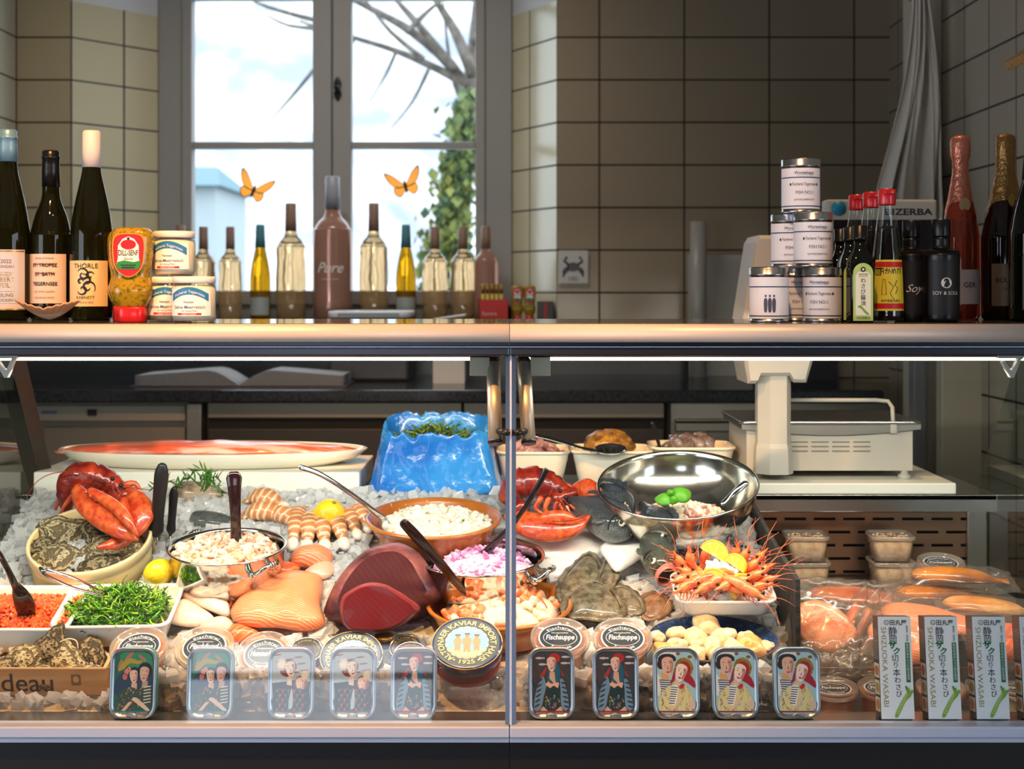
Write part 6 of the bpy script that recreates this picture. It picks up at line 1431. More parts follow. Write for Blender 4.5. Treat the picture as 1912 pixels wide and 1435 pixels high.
def scallop_geo(q, i):
    rr_ = random.Random(i); o_ = sm2([(q*1.05*math.cos(R(a))*rr_.uniform(.88, 1.08), q*.95*math.sin(R(a))*rr_.uniform(.88, 1.08)) for a in range(0, 360, 45)], 4); h = q*1.15
    return sections([(scaled(o_, k), z*h-h/2) for k, z in ((.3, .0), (.72, .02), (.92, .12), (1.0, .32), (1.02, .6), (.96, .82), (.80, .95), (.5, 1.0), (.2, 1.01))])
for i, (u, v, r, mm, lab) in enumerate(((1320, 1168, 26, m_scal, 'topmost scallop at the back of the blue plate'), (1264, 1182, 19, m_scal, 'scallop at the left back of the blue plate'), (1228, 1190, 15, m_scal, 'leftmost scallop on the blue plate'), (1300, 1192, 26, m_scal, 'scallop below the topmost one, left of centre'), (1352, 1188, 24, m_scal, 'scallop right of centre in the second row'),
                                        (1396, 1194, 21, m_scal, 'scallop at the right back near the plate rim'), (1404, 1206, 27, m_scalo, 'orange-tinted scallop at the right of the plate'), (1262, 1204, 21, m_scal, 'scallop in the middle of the left side'), (1240, 1212, 19, m_scalo, 'tinted scallop at the left front of the plate'), (1330, 1208, 22, m_scal, 'scallop in the centre front row'),
                                        (1300, 1222, 22, m_scal, 'scallop low in the front, above the third right-hand tin'), (1346, 1226, 26, m_scal, 'front scallop between two tins'), (1370, 1212, 24, m_scal, 'scallop in front of the second row, right'), (1432, 1206, 16, m_scal, 'rightmost scallop against the plate rim'))):
    rr_ = random.Random(i); dd = 2.46-.0016*(v-1165); q = r*dd/F
    tag(one(blob(q*1.08, q*.85, q*.62, i+40, .24, 1.3, 24, 16, flat=.75), mm, 'scallop', M=T(P(u, v, dd)) @ RX(30+rr_.uniform(-20, 20)) @ RZ(rr_.uniform(0, 180)) @ RY(rr_.uniform(-25, 25))), lab, 'scallop', 'scallops on the blue plate')
# ---- bowl
m_bowl = mat('mirror_steel_bowl', (214, 208, 196), .15, 1, bump=.02, bs=30)
bd = 2.74; br2 = 150*bd/F
BW = rim_frame(1265, 903, bd, 17, -3.4); bo = thing('steel_bowl', 'large tilted polished steel bowl with seafood salad in the right case', 'bowl', BW); dp = .118
pr = [(0, -dp)]+[(br2*.30, -dp)]+[(br2*math.sin(R(a))*.985, -dp*math.cos(R(a))) for a in range(24, 90, 8)]+[(br2*.985, -.002), (br2*1.008, -.0005), (br2*1.010, .0016), (br2*.995, .003), (br2*.972, .001)]+[(br2*math.sin(R(a))*.965, -(dp-.004)*math.cos(R(a))) for a in range(86, 20, -8)]+[(0, -(dp-.004))]
one(lathe(pr, 72), m_bowl, 'body', bo); hole(BW.translation.x, BW.translation.y, br2*.8, br2*.7)
m_oct = [mat('seafood_%d' % i, c, .3, coat=.4, sss=.2) for i, c in enumerate(((246, 226, 196), (240, 200, 170), (206, 130, 120), (250, 236, 212), (120, 130, 50)))]
def oc_bit(mb, rr, M, i):
    k = 4 if i % 19 == 0 else (0, 3, 1, 2, 0, 3)[i % 6]; s = .4 if k == 4 else 1
    if i % 3 == 0 and k != 4: mb.add(xf(ring_tube(rr.uniform(.006, .009), .0028, 14, 7), S(1, 1, 1)), m_oct[k], True, M)
    else: mb.add(blob(rr.uniform(.006, .011)*s, rr.uniform(.005, .008)*s, rr.uniform(.004, .007)*s, i, .25, 2, 10, 7), m_oct[k], True, M)
heap('seafood_salad', 'octopus and shrimp salad in the tilted steel bowl', 'seafood salad', BW @ T(-.004, -.038, -.064), .100, .060, .036, 260, oc_bit, 5, base=m_oct[0])
m_basil = mat('basil_leaf', (84, 152, 30), .5, coat=.05, sss=.1, bump=.2, bs=60)
def leaf(L_, W_, cup):
    def f(a, b):
        x = (a-.5)*2*W_*math.sin(PI*min(1, b*.92+.06))**.7; return (x, L_*b, cup*(1-(a-.5)**2*4)*math.sin(PI*b)-.15*L_*b*b)
    v, fc = grid(f, 10, 12); return v, fc
bt = thing('basil_sprig', 'sprig of bright green basil on the seafood salad in the bowl', 'basil', T(P(1257, 935, 2.66)))
for a, l, w_, tx_, u, v in ((75, .036, .017, 28, 1258, 934), (-62, .040, .019, 40, 1256, 930), (150, .018, .009, 40, 1262, 926), (30, .015, .008, 60, 1256, 926)):
    o = one(xf(leaf(l, w_, .010), RX(10) @ RZ(a)), m_basil, 'leaf', bt, T(P(u, v, 2.655)-bt.location) @ RX(tx_)); so = o.modifiers.new('s', 'SOLIDIFY'); so.thickness = .0012
spoon_handle('bowl_spoon', 'steel spoon handle leaning on the right inside of the bowl', 'spoon', [(1392, 902), (1380, 912), (1364, 926), (1350, 940)], [2.70, 2.695, 2.69, 2.68], [6, 6.5, 5, 5], [2.5, 2.5, 2, 2], m_polish)
# ---- gastro trays at the back
m_oct_p = mat('squid_mauve', (206, 172, 174), .3, col2=(150, 110, 116), ns=18, coat=.4, sss=.2)
m_pick = mat('smoked_block', (170, 124, 52), .4, col2=(96, 66, 26), ns=50, lo=.38, hi=.66, bump=.6, bs=80, coat=.3)
m_mus = mat('dark_seafood', (92, 78, 76), .25, col2=(150, 136, 136), ns=22, coat=.5)
def gtray(u0, u1, vt, vb, d, label, dp=.16):
    w_ = (u1-u0)*d/F; M = T(x_at((u0+u1)/2, d), d+dp/2, z_at(vt, d)) ; h = z_at(vt, d)-.898
    tray(label, M, w_, dp, h, 'serving_tray', m_cer, .03, .78); return M
G1 = gtray(926, 1066, 846, 896, 3.02, 'white tray of mauve squid just right of the case post'); G2 = gtray(1067, 1222, 845, 894, 3.02, 'white tray with a brown smoked block, middle of the back row'); G3 = gtray(1218, 1378, 838, 890, 3.06, 'white tray of dark seafood behind the steel bowl')
def sq_bit(mb, rr, M, i): mb.add(tube([(-.02, 0, 0), (-.006, .006, .004), (.008, -.004, .003), (.02, .004, 0)], [.006, .008, .007, .003], n=8, sm=2, rnd=True), m_oct_p, True, M)
heap('squid', 'mauve squid pieces heaped in the tray by the case post', 'squid', G1 @ T(0, 0, -.016), .058, .058, .028, 46, sq_bit, 7, base=m_oct_p)
o = one(blob(.055, .05, .034, 3, .14, 3, 30, 20, flat=.5), m_pick, 'smoked_roll', M=G2 @ T(-.002, .01, .006)); tag(o, 'brown spiced fish roll lying in the middle back tray', 'fish')
def mu_bit(mb, rr, M, i): mb.add(blob(.026, .018, .014, i, .2, 2, 14, 9), m_mus, True, M)
heap('dark_seafood', 'dark glossy seafood heaped in the tray behind the bowl', 'seafood', G3 @ T(0, 0, -.020), .060, .056, .036, 22, mu_bit, 8, base=m_mus)
t = thing('slotted_spoon', 'steel slotted serving spoon lying across the two left back trays', 'spoon', T(P(1080, 832, 3.02)))
one(tube([P(1003, 812, 3.0), P(1040, 822, 3.0), P(1085, 836, 3.0), P(1112, 842, 3.0)], [.008, .007, .006, .008], [.002]*4, n=10, up=(0, -.5, 1), sm=3, rnd=True), m_polish, 'handle', t, world=True)
sp = sections([([(x*.7, y*.7) for x, y in ell(.034, .024, 28)], -.006), (ell(.032, .022, 28), -.002), (ell(.034, .024, 28), .001), (ell(.031, .021, 28), -.0005), ([(x*.7, y*.7) for x, y in ell(.034, .024, 28)], -.0045)])
b_ = one(xf(sp, T(P(1140, 838, 3.0)-t.location) @ RX(22)), m_polish, 'bowl', t)
for i in range(3): one(xf(bx(-.002, .002, -.010, .010, 0, .0008), T(P(1128+i*12, 838, 3.0)-t.location) @ RX(22) @ T(0, 0, -.0038)), m_dark, 'slot', t, smooth=False)
spoon_handle('fork_handle', 'dark handle sticking up from the tray of dark seafood', 'fork', [(1218, 790), (1224, 806), (1232, 836)], [3.06, 3.07, 3.08], [4, 4.5, 3], [3, 3, 2], m_handleblk)
# ---- whole fish
fish('sea bream head with gold band below the left rim of the bowl, upper one', (1090, 935), (1176, 994), .042, .028, m_bream, lift=.034, roll=52, mark=True, near=.07)
fish('sea bass head left of the other bream, mouth closed, on the ice', (1062, 958), (1180, 1022), .040, .026, m_bass, lift=.036, roll=48, near=.07)
fish('sea bream with gold band hanging head down under the bowl', (1196, 962), (1246, 1048), .040, .026, m_bream, lift=.030, roll=40, mark=True, near=.08)
fish('fish with wide open mouth beside the prawn tray', (1206, 1010), (1243, 1100), .034, .036, m_pike, lift=.036, roll=58, open_=1, near=.05)
m_flat = mat('flatfish_skin', (78, 68, 50), .24, col2=(128, 116, 94), ns=70, lo=.36, hi=.66, coat=.5, bump=.3, bs=240)
m_flat2 = mat('flatfish_skin_brown', (116, 82, 58), .3, col2=(146, 114, 88), ns=60, coat=.4, bump=.2, bs=200)
def flat(label, o_, h, lift, m, seed):
    o = slab('flatfish', label, 'fish', o_, h*.48, m, lift, 4, 'flatfish on the ice', 3.4, .0012, .15, seed)
    uc = sum(q[0] for q in o_)/len(o_); vc = sum(q[1] for q in o_)/len(o_); e = ccw(sm2(plane_pts(o_, uc, vc), 4)); n = len(e); w2 = []
    for i, (x, y) in enumerate(e):
        l = math.hypot(x, y); k = (l+.008+.0016*(i % 2))/l; w2.append((x*k, y*k))
    v = [(x*.93, y*.93, h*.18) for x, y in e]+[(x, y, h*.05+.001*(i % 2)) for i, (x, y) in enumerate(w2)]
    f = one((v, [(i, (i+1) % n, (i+1) % n+n, i+n) for i in range(n)]), m, 'fin_fringe', o); so = f.modifiers.new('s', 'SOLIDIFY'); so.thickness = .0012
    if seed == 99: one(tube([(e[0][0]*.8, e[0][1]*.8, h*.48), (0, 0, h*.64), (e[n//2][0]*.8, e[n//2][1]*.8, h*.48)], .0012, n=6, sm=4), m_mouthline, 'lateral_line', o)
    return o
m_mouthline = mat('lateral_line', (70, 62, 48), .4)
flat('upper flatfish standing on edge, pointed tip up, left of the open-mouthed fish', [(1042, 1128), (1052, 1098), (1074, 1070), (1098, 1052), (1116, 1066), (1122, 1096), (1104, 1118), (1078, 1130), (1056, 1140)], .026, .020, m_flat, 21)
flat('lower flatfish with a violet sheen in the middle of the right ice', [(1054, 1152), (1068, 1124), (1096, 1106), (1128, 1112), (1150, 1134), (1162, 1166), (1130, 1176), (1092, 1172), (1064, 1172)], .028, .022, m_flat, 22)
flat('small flatfish right of the violet one', [(1142, 1122), (1160, 1112), (1184, 1126), (1198, 1152), (1176, 1162), (1158, 1146)], .020, .018, m_flat, 23)
flat('brown flatfish edge behind the second amber tub', [(1190, 1148), (1206, 1126), (1230, 1122), (1246, 1138), (1240, 1156), (1212, 1168)], .016, .014, m_flat2, 24)
flat('narrow flatfish fin between the white fillets and the violet flatfish', [(1116, 1112), (1128, 1078), (1138, 1050), (1148, 1078), (1144, 1110), (1130, 1122)], .012, .024, m_flat, 25)
m_cod = mat('bright_cod_flesh', (246, 238, 228), .3, col2=(236, 206, 196), ns=8, lo=.5, hi=.75, sss=.35, coat=.3, bump=.15, bs=50)
for lab, o_, h, lf, sd_ in (('broad bright white fillet on the ice below the right lobster', [(962, 1010), (1000, 994), (1070, 990), (1120, 1004), (1146, 1030), (1110, 1052), (1050, 1058), (990, 1050), (962, 1040)], .018, .014, 31),
                          ('white fillet in front of the broad one, near the pot handle', [(990, 1066), (1040, 1052), (1090, 1050), (1110, 1070), (1070, 1086), (1020, 1090)], .014, .012, 32),
                          ('white fillet reaching over the open-mouthed fish', [(1120, 1046), (1160, 1030), (1210, 1028), (1238, 1048), (1236, 1064), (1200, 1068), (1176, 1082), (1150, 1094), (1132, 1074)], .018, .030, 33)):
    slab('cod_fillet', lab, 'fish fillet', o_, h, m_cod, lf, group='white fillets in the right case', seed=sd_)
# ---- prawn tray
PT = rim_frame(1349, 1096, 2.50, 14); tray('white tray heaped with cooked prawns and lemon wedges', PT, .176, .122, .030)
m_pr = mat('prawn_shell', (226, 112, 58), .25, col2=(242, 162, 106), ns=50, lo=.35, hi=.7, coat=.5, sss=.12, bump=.12, bs=160)
m_prh = mat('prawn_head', (226, 84, 48), .24, col2=(244, 138, 84), ns=40, coat=.4)
def prawn_proto(label, M):
    t = thing('prawn', label, 'prawn', M, 'cooked prawns in the tray'); B = MB()
    # head at +y pointing outwards, tail curled down behind
    pts = [(0, .004, .004), (0, -.012, .005), (0, -.026, .002), (0, -.038, -.006), (0, -.046, -.017), (0, -.049, -.029)]
    q = smoothp([p+(r,) for p, r in zip(pts, (.0085, .0086, .0078, .0068, .0055, .003))], 4)
    rs = [p[3]*(1.04 if (i % 4) < 2 else .95) for i, p in enumerate(q)]
    one(tube([p[:3] for p in q], rs, n=12), m_pr, 'body', t)
    one(tube([(0, -.002, .004), (0, .010, .0055), (0, .022, .0058), (0, .030, .0062), (0, .044, .0105)], [.0086, .0092, .0076, .0040, .0004], [.0086, .0095, .0080, .0042, .0005], n=12, sm=3), m_prh, 'head', t)
    for s in (1, -1):
        one(merge(tube([(s*.003, .026, .006), (s*.0065, .030, .0075)], .0010, n=5), sphere(.0027, 10, 7, c=(s*.0075, .031, .008))), m_black, 'eye', t)
        one(tube([(s*.002, .030, .004), (s*.008, .048, .012), (s*.016, .066, .012), (s*.022, .088, .000)], [.0007, .0006, .0005, .0002], n=4, sm=3), m_prh, 'antenna', t)
    lg = [tube([(s*.005, y, 0), (s*.009, y+.004, -.010), (s*.006, y+.012, -.020)], [.0010, .0009, .0004], n=4) for s in (1, -1) for y in (.018, .010, .002)]
    one(merge(*lg), m_prh, 'legs', t)
    one(merge(*[xf(sphere(1, 8, 5), T(s*.004, -.050, -.034) @ RX(-70) @ RZ(s*20) @ S(.003, .009, .001)) for s in (1, -1)]), m_prh, 'tail_fan', t)
    return t
spots = [  # u, v of the head, d, heading in the picture (degrees from right, counter-clockwise), pitch towards the viewer
    (1290, 1028, 2.56, 98, 50), (1258, 1040, 2.55, 125, 45), (1322, 1022, 2.58, 80, 50), (1270, 1062, 2.53, 150, 55), (1296, 1058, 2.52, 120, 60), (1262, 1088, 2.49, 190, 60), (1284, 1086, 2.49, 165, 65), (1272, 1106, 2.465, 205, 55), (1304, 1104, 2.47, 205, 55), (1308, 1080, 2.50, 150, 65),
    (1344, 1098, 2.475, 196, 50), (1306, 1092, 2.48, 200, 55), (1388, 1099, 2.475, -10, 50), (1398, 1100, 2.47, 350, 60), (1416, 1114, 2.45, 330, 60), (1430, 1098, 2.47, 15, 55), (1424, 1074, 2.50, 30, 50), (1418, 1050, 2.53, 48, 50), (1400, 1030, 2.56, 66, 48), (1374, 1018, 2.59, 78, 46), (1426, 1032, 2.57, 52, 42), (1436, 1056, 2.53, 38, 45), (1396, 1086, 2.48, 25, 65), (1444, 1080, 2.50, 25, 45)]
words = ['prawn at the back left of the heap, head up', 'prawn at the far left back corner of the heap', 'prawn at the back centre, left of the lemon wedge', 'prawn on the left side, second from the back', 'prawn left of the ice, eyes towards the viewer', 'leftmost prawn in the middle of the left side', 'prawn right of the leftmost one', 'prawn low at the left front corner of the tray', 'prawn at the front left, head downwards', 'prawn bordering the ice on its left',
         'prawn at the front centre, its head to the left', 'prawn just above the front left ones, head to the left', 'prawn lying crosswise at the front centre', 'prawn at the front, below the right lemon wedge', 'prawn at the right front corner of the tray', 'prawn on the right edge, lowest but one', 'prawn in the middle of the right side', 'prawn on the right side, pointing to the slate', 'prawn at the right back, head up', 'prawn at the back, right of the lemon wedge', 'prawn at the far right back corner', 'prawn on the right edge, long feelers towards the slate', 'prawn right beside the ice in the middle of the tray', 'outermost prawn overhanging the right rim']
p0 = None
for (u, v, d, ang, pit), lab in zip(spots, words):
    rr_ = random.Random(int(u+v)); a = R(ang)
    dirv = Vector((math.cos(a), -.25-.004*pit, math.sin(a))).normalized(); upv = Vector((0, -1, .7)); zz = (upv-dirv*upv.dot(dirv)).normalized(); xx = dirv.cross(zz)
    rot = Matrix(((xx.x, dirv.x, zz.x, 0), (xx.y, dirv.y, zz.y, 0), (xx.z, dirv.z, zz.z, 0), (0, 0, 0, 1)))
    M = T(P(u, v, d-.02)-dirv*.026) @ rot @ RY(rr_.uniform(-50, 50))
    if p0 is None: p0 = prawn_proto(lab, M)
    else: dup(p0, M, lab)
def lemon_wedge(label, M, r):
    t = thing('lemon_wedge', label, 'lemon', M, 'lemon wedges on the prawns'); n = 16
    rind = loft([[(x, r*math.cos(R(a)), r*math.sin(R(a))) for a in range(0, 181, 12)] for x in (-.0045, .0045)], (False, False), False)
    o = one(rind, m_lemon, 'rind', t); so = o.modifiers.new('s', 'SOLIDIFY'); so.thickness = .0022
    prof = [(r*.97*math.cos(R(a)), r*.97*math.sin(R(a))) for a in range(0, 181, 12)]
    mb = MB().add(loft([[(x, y, z) for y, z in prof] for x in (-.0042, .0042)]), mat('lemon_pith', (252, 240, 170), .4, sss=.3), False)
    for x in (-.0045, .0045):
        for k in range(4):
            a0, a1 = 6+k*43, 6+k*43+38; pts = [(x, r*.10*math.cos(R((a0+a1)/2)), r*.10*math.sin(R((a0+a1)/2)))]+[(x, r*.86*math.cos(R(a)), r*.86*math.sin(R(a))) for a in (a0, (a0+a1)/2, a1)]
            mb.add((pts, [(0, 1, 2, 3)]), mat('lemon_pulp', (246, 216, 70), .2, coat=.5), False)
    mb.build('flesh', t)
lemon_wedge('upright lemon wedge at the back of the prawn heap', T(P(1332, 1036, 2.53)) @ RZ(70) @ RX(28), .027); lemon_wedge('lemon wedge lying front left of the ice among the prawns', T(P(1332, 1088, 2.47)) @ RZ(80) @ RX(-40), .026)
lemon_wedge('lemon slice at the front right of the ice among the prawns', T(P(1384, 1096, 2.465)) @ RZ(100) @ RX(-60) , .024); lemon_wedge('small lemon wedge right behind the ice on the prawn tray', T(P(1372, 1056, 2.51)) @ RZ(60) @ RX(30), .022)
heap('prawn_ice', 'mound of crushed ice in the middle of the prawns', 'ice', T(P(1348, 1084, 2.50)) @ RX(40), .034, .046, .016, 90, lambda mb, rr, M, i: mb.add(box(rr.uniform(.006, .014), rr.uniform(.006, .012), rr.uniform(.005, .01), .0015, 1), m_ice, False, M), 13, base=mat('packed_ice', (246, 240, 236), .3, sss=.3))
# ---- slate dividers
m_slate = mat('slate', (58, 54, 52), .6, col2=(40, 38, 38), ns=12, bump=.5, bs=40)
def slate_plate(label, pts):
    x = .4866; o_ = [(y+random.Random(i).uniform(-.002, .002), z) for i, (y, z) in enumerate(pts)]
    v = [(x+dx, y, z) for dx in (-.004, .004) for y, z in o_]; n = len(o_)
    o = one((v, [tuple(range(n)), tuple(range(2*n-1, n-1, -1))]+[(i, (i+1) % n, (i+1) % n+n, i+n) for i in range(n)]), m_slate, 'slate_divider', smooth=False); return tag(o, label, 'divider', 'slate dividers')
slate_plate('front slate divider between the prawns and the packed fish', [(2.42, .645), (2.42, .745), (2.42, .826), (2.48, .834), (2.54, .840), (2.60, .846), (2.672, .857), (2.672, .60), (2.5, .58)])
slate_plate('rear slate divider beside the steel bowl', [(2.682, .62), (2.682, .858), (2.74, .867), (2.80, .878), (2.884, .894), (2.884, .62)])

# ---- packed goods right of the slate
m_film = clear('vacuum_film', (252, 248, 244), .6, .14, haze=.07, hazecol=(255, 246, 236))
m_pate = mat('fish_pate', (226, 192, 150), .55, col2=(206, 162, 120), ns=70, bump=.4, bs=90)
def rtub(label, M, w_, h, dp):
    t = thing('rectangular_tub', label, 'tub', M, 'rectangular pâté tubs')
    S_ = lambda k, z: (rrect(w_*k, dp*k, .012), z)
    one(sections([S_(.80, .002), S_(.90, h*.86)]), m_pate, 'spread', t); one(sections([S_(.82, 0), S_(.84, .001), S_(.96, h-.004)], (True, False)), m_tubpl, 'cup', t)
    one(sections([S_(1.0, h-.008), S_(1.02, h-.006), S_(1.02, h), S_(.97, h+.001), S_(.94, h-.003), S_(.5, h-.003)]), m_lidpl, 'lid', t)
    heap_ = MB(); rr_ = random.Random(3)
    for i in range(60): heap_.add(blob(.004, .004, .003, i, .3, 2, 7, 5), m_pate, True, T(rr_.uniform(-.036, .036)*w_/.09, rr_.uniform(-.03, .03), h*.86+rr_.uniform(0, .003)))
    tag(heap_.build('crumb_top', t), kind='stuff'); return t
d = 2.86; w_ = 80*d/F
for (u, lab) in ((1514, 'left'), (1675, 'right')):
    for k, (vb, l2) in enumerate(((1098, 'lower'), (1049, 'upper'))):
        if u == 1514 and k == 0: rt0 = rtub('lower rectangular tub of the left stack before the perforated panel', T(x_at(u, d), d+.045, z_at(vb, d)-.002) @ RZ(2), w_, 48*d/F, .085)
        else: dup(rt0, T(x_at(u-(k and 2), d), d+.045, z_at(vb, d)-.002) @ RZ(-3*k), '%s rectangular tub of the %s stack before the perforated panel' % (l2, lab))
o = one(bx(.50, .985, 2.78, 2.985, .580, z_at(1100, 2.86)), m_steel, 'steel_step', smooth=False); tag(o, 'steel step under the rectangular tubs at the back of the right bay', 'step')
tub('round tub with dark label at the back right, next to the right tub stack', rim_frame(1757, 1046, 2.84, 10), 44*2.84/F, .055, so_br, ('Fischerei', 'Hausgemachte', 'Fischsuppe', 'Tegernsee'))
for i, (u, col_, lab) in enumerate(((1556, so_lo, 'soup tub on the bay floor half behind the last sardine tin'), (1647, so_lo, 'soup tub on the bay floor behind the first white carton'), (1757, so_or, 'soup tub on the bay floor between the first and second white cartons'), (1848, so_or, 'soup tub on the bay floor behind the third white carton'), (1905, so_ye, 'pale soup tub on the bay floor at the right edge'))):
    tub(lab, rim_frame(u, 1279, 2.40+(.02 if i % 2 else 0), 6), 46*2.40/F, .075, col_, FI)
o = one(bx(.50, .985, 2.32, 2.78, .566, .5825), m_steel, 'bay_floor', smooth=False); tag(o, 'steel floor plate under the packed fish and tubs in the right bay', 'floor plate')
m_ssalm = mat('smoked_salmon', (226, 128, 88), .3, col2=(238, 170, 132), ns=26, lo=.4, hi=.6, bump=.35, bs=60, coat=.3, sss=.2); m_smok = mat('smoked_mackerel', (196, 118, 30), .3, col2=(120, 62, 16), ns=14, lo=.42, hi=.62, coat=.5)
m_smok2 = mat('smoked_trout', (206, 130, 60), .32, col2=(232, 180, 116), ns=18, coat=.4)
def film(L_, W_, h, seed, amp=.0028):
    """sealed pouch: two crumpled sheets meeting at a flat seam"""
    def sheet(sg):
        def f(a, b):
            x, y = (a-.5)*L_, (b-.5)*W_; e = min(1, 5*min(a, 1-a))*min(1, 4*min(b, 1-b))
            q = noise.noise(Vector((x*60+seed, y*60, sg*3)))+.7*noise.noise(Vector((x*130, y*130+seed, sg)))
            return (x+.004*q, y+.004*q, sg*h*(e**.5)+amp*q*(.35+.65*e))
        return grid(f, 26, 16)
    a = sheet(1); b = sheet(-1); n = len(a[0]); return a[0]+b[0], a[1]+[tuple(reversed([i+n for i in q])) for q in b[1]]
def pack(label, M, L_, W_, filling, seed, h=.016, group='vacuum packed fish'):
    t = thing('vacuum_pack', label, 'packed fish', M, group); geo, mm = filling
    one(geo, mm, 'fish', t); one(film(L_, W_, h, seed), m_film, 'film', t); return t
def fillet_geo(L_, W_, h, seed):
    rr_ = random.Random(seed); o_ = [(-L_*.5, -.1*W_), (-L_*.42, .35*W_), (-L_*.1, .5*W_), (L_*.25, .42*W_), (L_*.5, .12*W_), (L_*.44, -.25*W_), (L_*.1, -.46*W_), (-L_*.3, -.42*W_)]
    return xf(dome(ccw(sm2([(x+rr_.uniform(-.004, .004), y+rr_.uniform(-.004, .004)) for x, y in o_], 4)), h, 7, 2, amp=.002, freq=30, seed=seed), T(0, 0, -h*.45))
def whole_geo(L_, H): return tube([(-L_*.5, 0, 0), (-L_*.38, 0, .002), (-L_*.1, 0, .004), (L_*.2, 0, .004), (L_*.36, 0, 0), (L_*.44, 0, 0), (L_*.52, 0, .0)], [.004, H*.8, H, H*.85, H*.4, H*.25, H*.5], [.004, H*.45, H*.55, H*.45, H*.25, H*.16, H*.08], n=14, up=(0, 0, 1), sm=4)
def PK(u, v, d, rx=24, rz=0, ry=0): return T(P(u, v, d)) @ RY(ry) @ RX(rx) @ RZ(rz)
pack('golden smoked mackerel in a clear pouch on top of the pile at the right', PK(1790, 1078, 2.62, 14, -3, 3), .205, .085, (whole_geo(.175, .024), m_smok), 1)
pack('golden smoked mackerel pouch just under the topmost one', PK(1762, 1110, 2.62, 14, 4, 3), .21, .085, (whole_geo(.18, .024), m_smok), 2)
pack('spotted smoked trout in a pouch at the far right of the pile', PK(1850, 1136, 2.56, 18, -6, 4), .20, .08, (whole_geo(.17, .024), m_smok2), 3)
pack('orange smoked fillet pouch flat below the left tub stack', PK(1592, 1106, 2.70, 12, -4, 2), .21, .10, (fillet_geo(.17, .07, .016, 4), mat('dark_smoked_fillet', (206, 104, 56), .35, col2=(176, 76, 36), ns=30, coat=.3)), 4)
pack('pale salmon pouch with yellow edge in the middle of the right bay', PK(1742, 1152, 2.52, 26, -8, 4), .22, .10, (fillet_geo(.18, .07, .012, 5), m_salm), 5)
pack('pink salmon pouch under the pale one, behind the first carton', PK(1690, 1185, 2.47, 40, -4, 2), .16, .10, (fillet_geo(.13, .07, .016, 6), m_ssalm), 6)
pack('grey-backed trout pouch behind the second carton', PK(1720, 1214, 2.45, 50, 0, 0), .12, .08, (fillet_geo(.09, .05, .014, 7), m_salm), 7)
pack('deep orange salmon pouch right of the third carton', PK(1880, 1210, 2.44, 50, 3, 0), .12, .08, (fillet_geo(.10, .05, .016, 8), m_salmd), 8)
pack('dark-backed salmon pouch above the deep orange one at the right edge', PK(1868, 1178, 2.49, 36, 3, 0), .14, .09, (fillet_geo(.11, .055, .016, 9), m_salmd), 9)
M = T(P(1538, 1168, 2.47)) @ RZ(-14) @ RY(16) @ RX(58)
pack('broad pink smoked fillet pouch facing the glass beside the slate', M, .13, .125, (fillet_geo(.115, .085, .010, 10), m_ssalm), 20, .013)
m_skinb = mat('smoked_skin_edge', (96, 66, 30), .35, col2=(170, 132, 50), ns=40, coat=.4)
for i, (u0, u1, lab) in enumerate(((1546, 1596, 'first'), (1570, 1618, 'second'), (1596, 1640, 'third'), (1622, 1660, 'fourth'))):
    d = 2.49+.022*i; A, B = P(u0, 1236, d), P(u1, 1128+8*i, d+.05); t = thing('vacuum_pack', '%s upright fillet pouch seen edge-on, right of the broad pink one' % lab, 'packed fish', T(A), 'vacuum packed fish')
    mid = A.lerp(B, .5)+Vector((.006, 0, .004)); L3 = [A, A.lerp(B, .2)+Vector((.002, 0, 0)), mid, A.lerp(B, .85)+Vector((.004, 0, 0)), B]
    one(tube(L3, [.004, .0085, .0105, .009, .003], [.018, .036, .044, .036, .010], n=16, up=(-.25, -1, .2), sm=4, rnd=True), m_ssalm if i % 2 else m_salmd, 'fish', t, world=True)
    one(tube([p+Vector((.0075, .004, -.001)) for p in L3], [.002, .004, .005, .004, .001], [.016, .034, .041, .033, .008], n=12, up=(-.25, -1, .2), sm=4), m_skinb, 'skin', t, world=True)
    X = (B-A).normalized(); Y = Vector((-.25, -1, .2)); Y = (Y-X*Y.dot(X)).normalized(); Z = X.cross(Y)
    one(xf(film(.165, .11, .013, 40+i), Matrix(((X.x, Y.x, Z.x, mid.x), (X.y, Y.y, Z.y, mid.y), (X.z, Y.z, Z.z, mid.z), (0, 0, 0, 1)))), m_film, 'film', t, world=True)
o = one(film(.12, .07, .008, 77, .008), m_film, 'loose_film', M=PK(1570, 1228, 2.40, 60, 4)); tag(o, 'empty crumpled clear pouch at the foot of the fillet row', 'film')
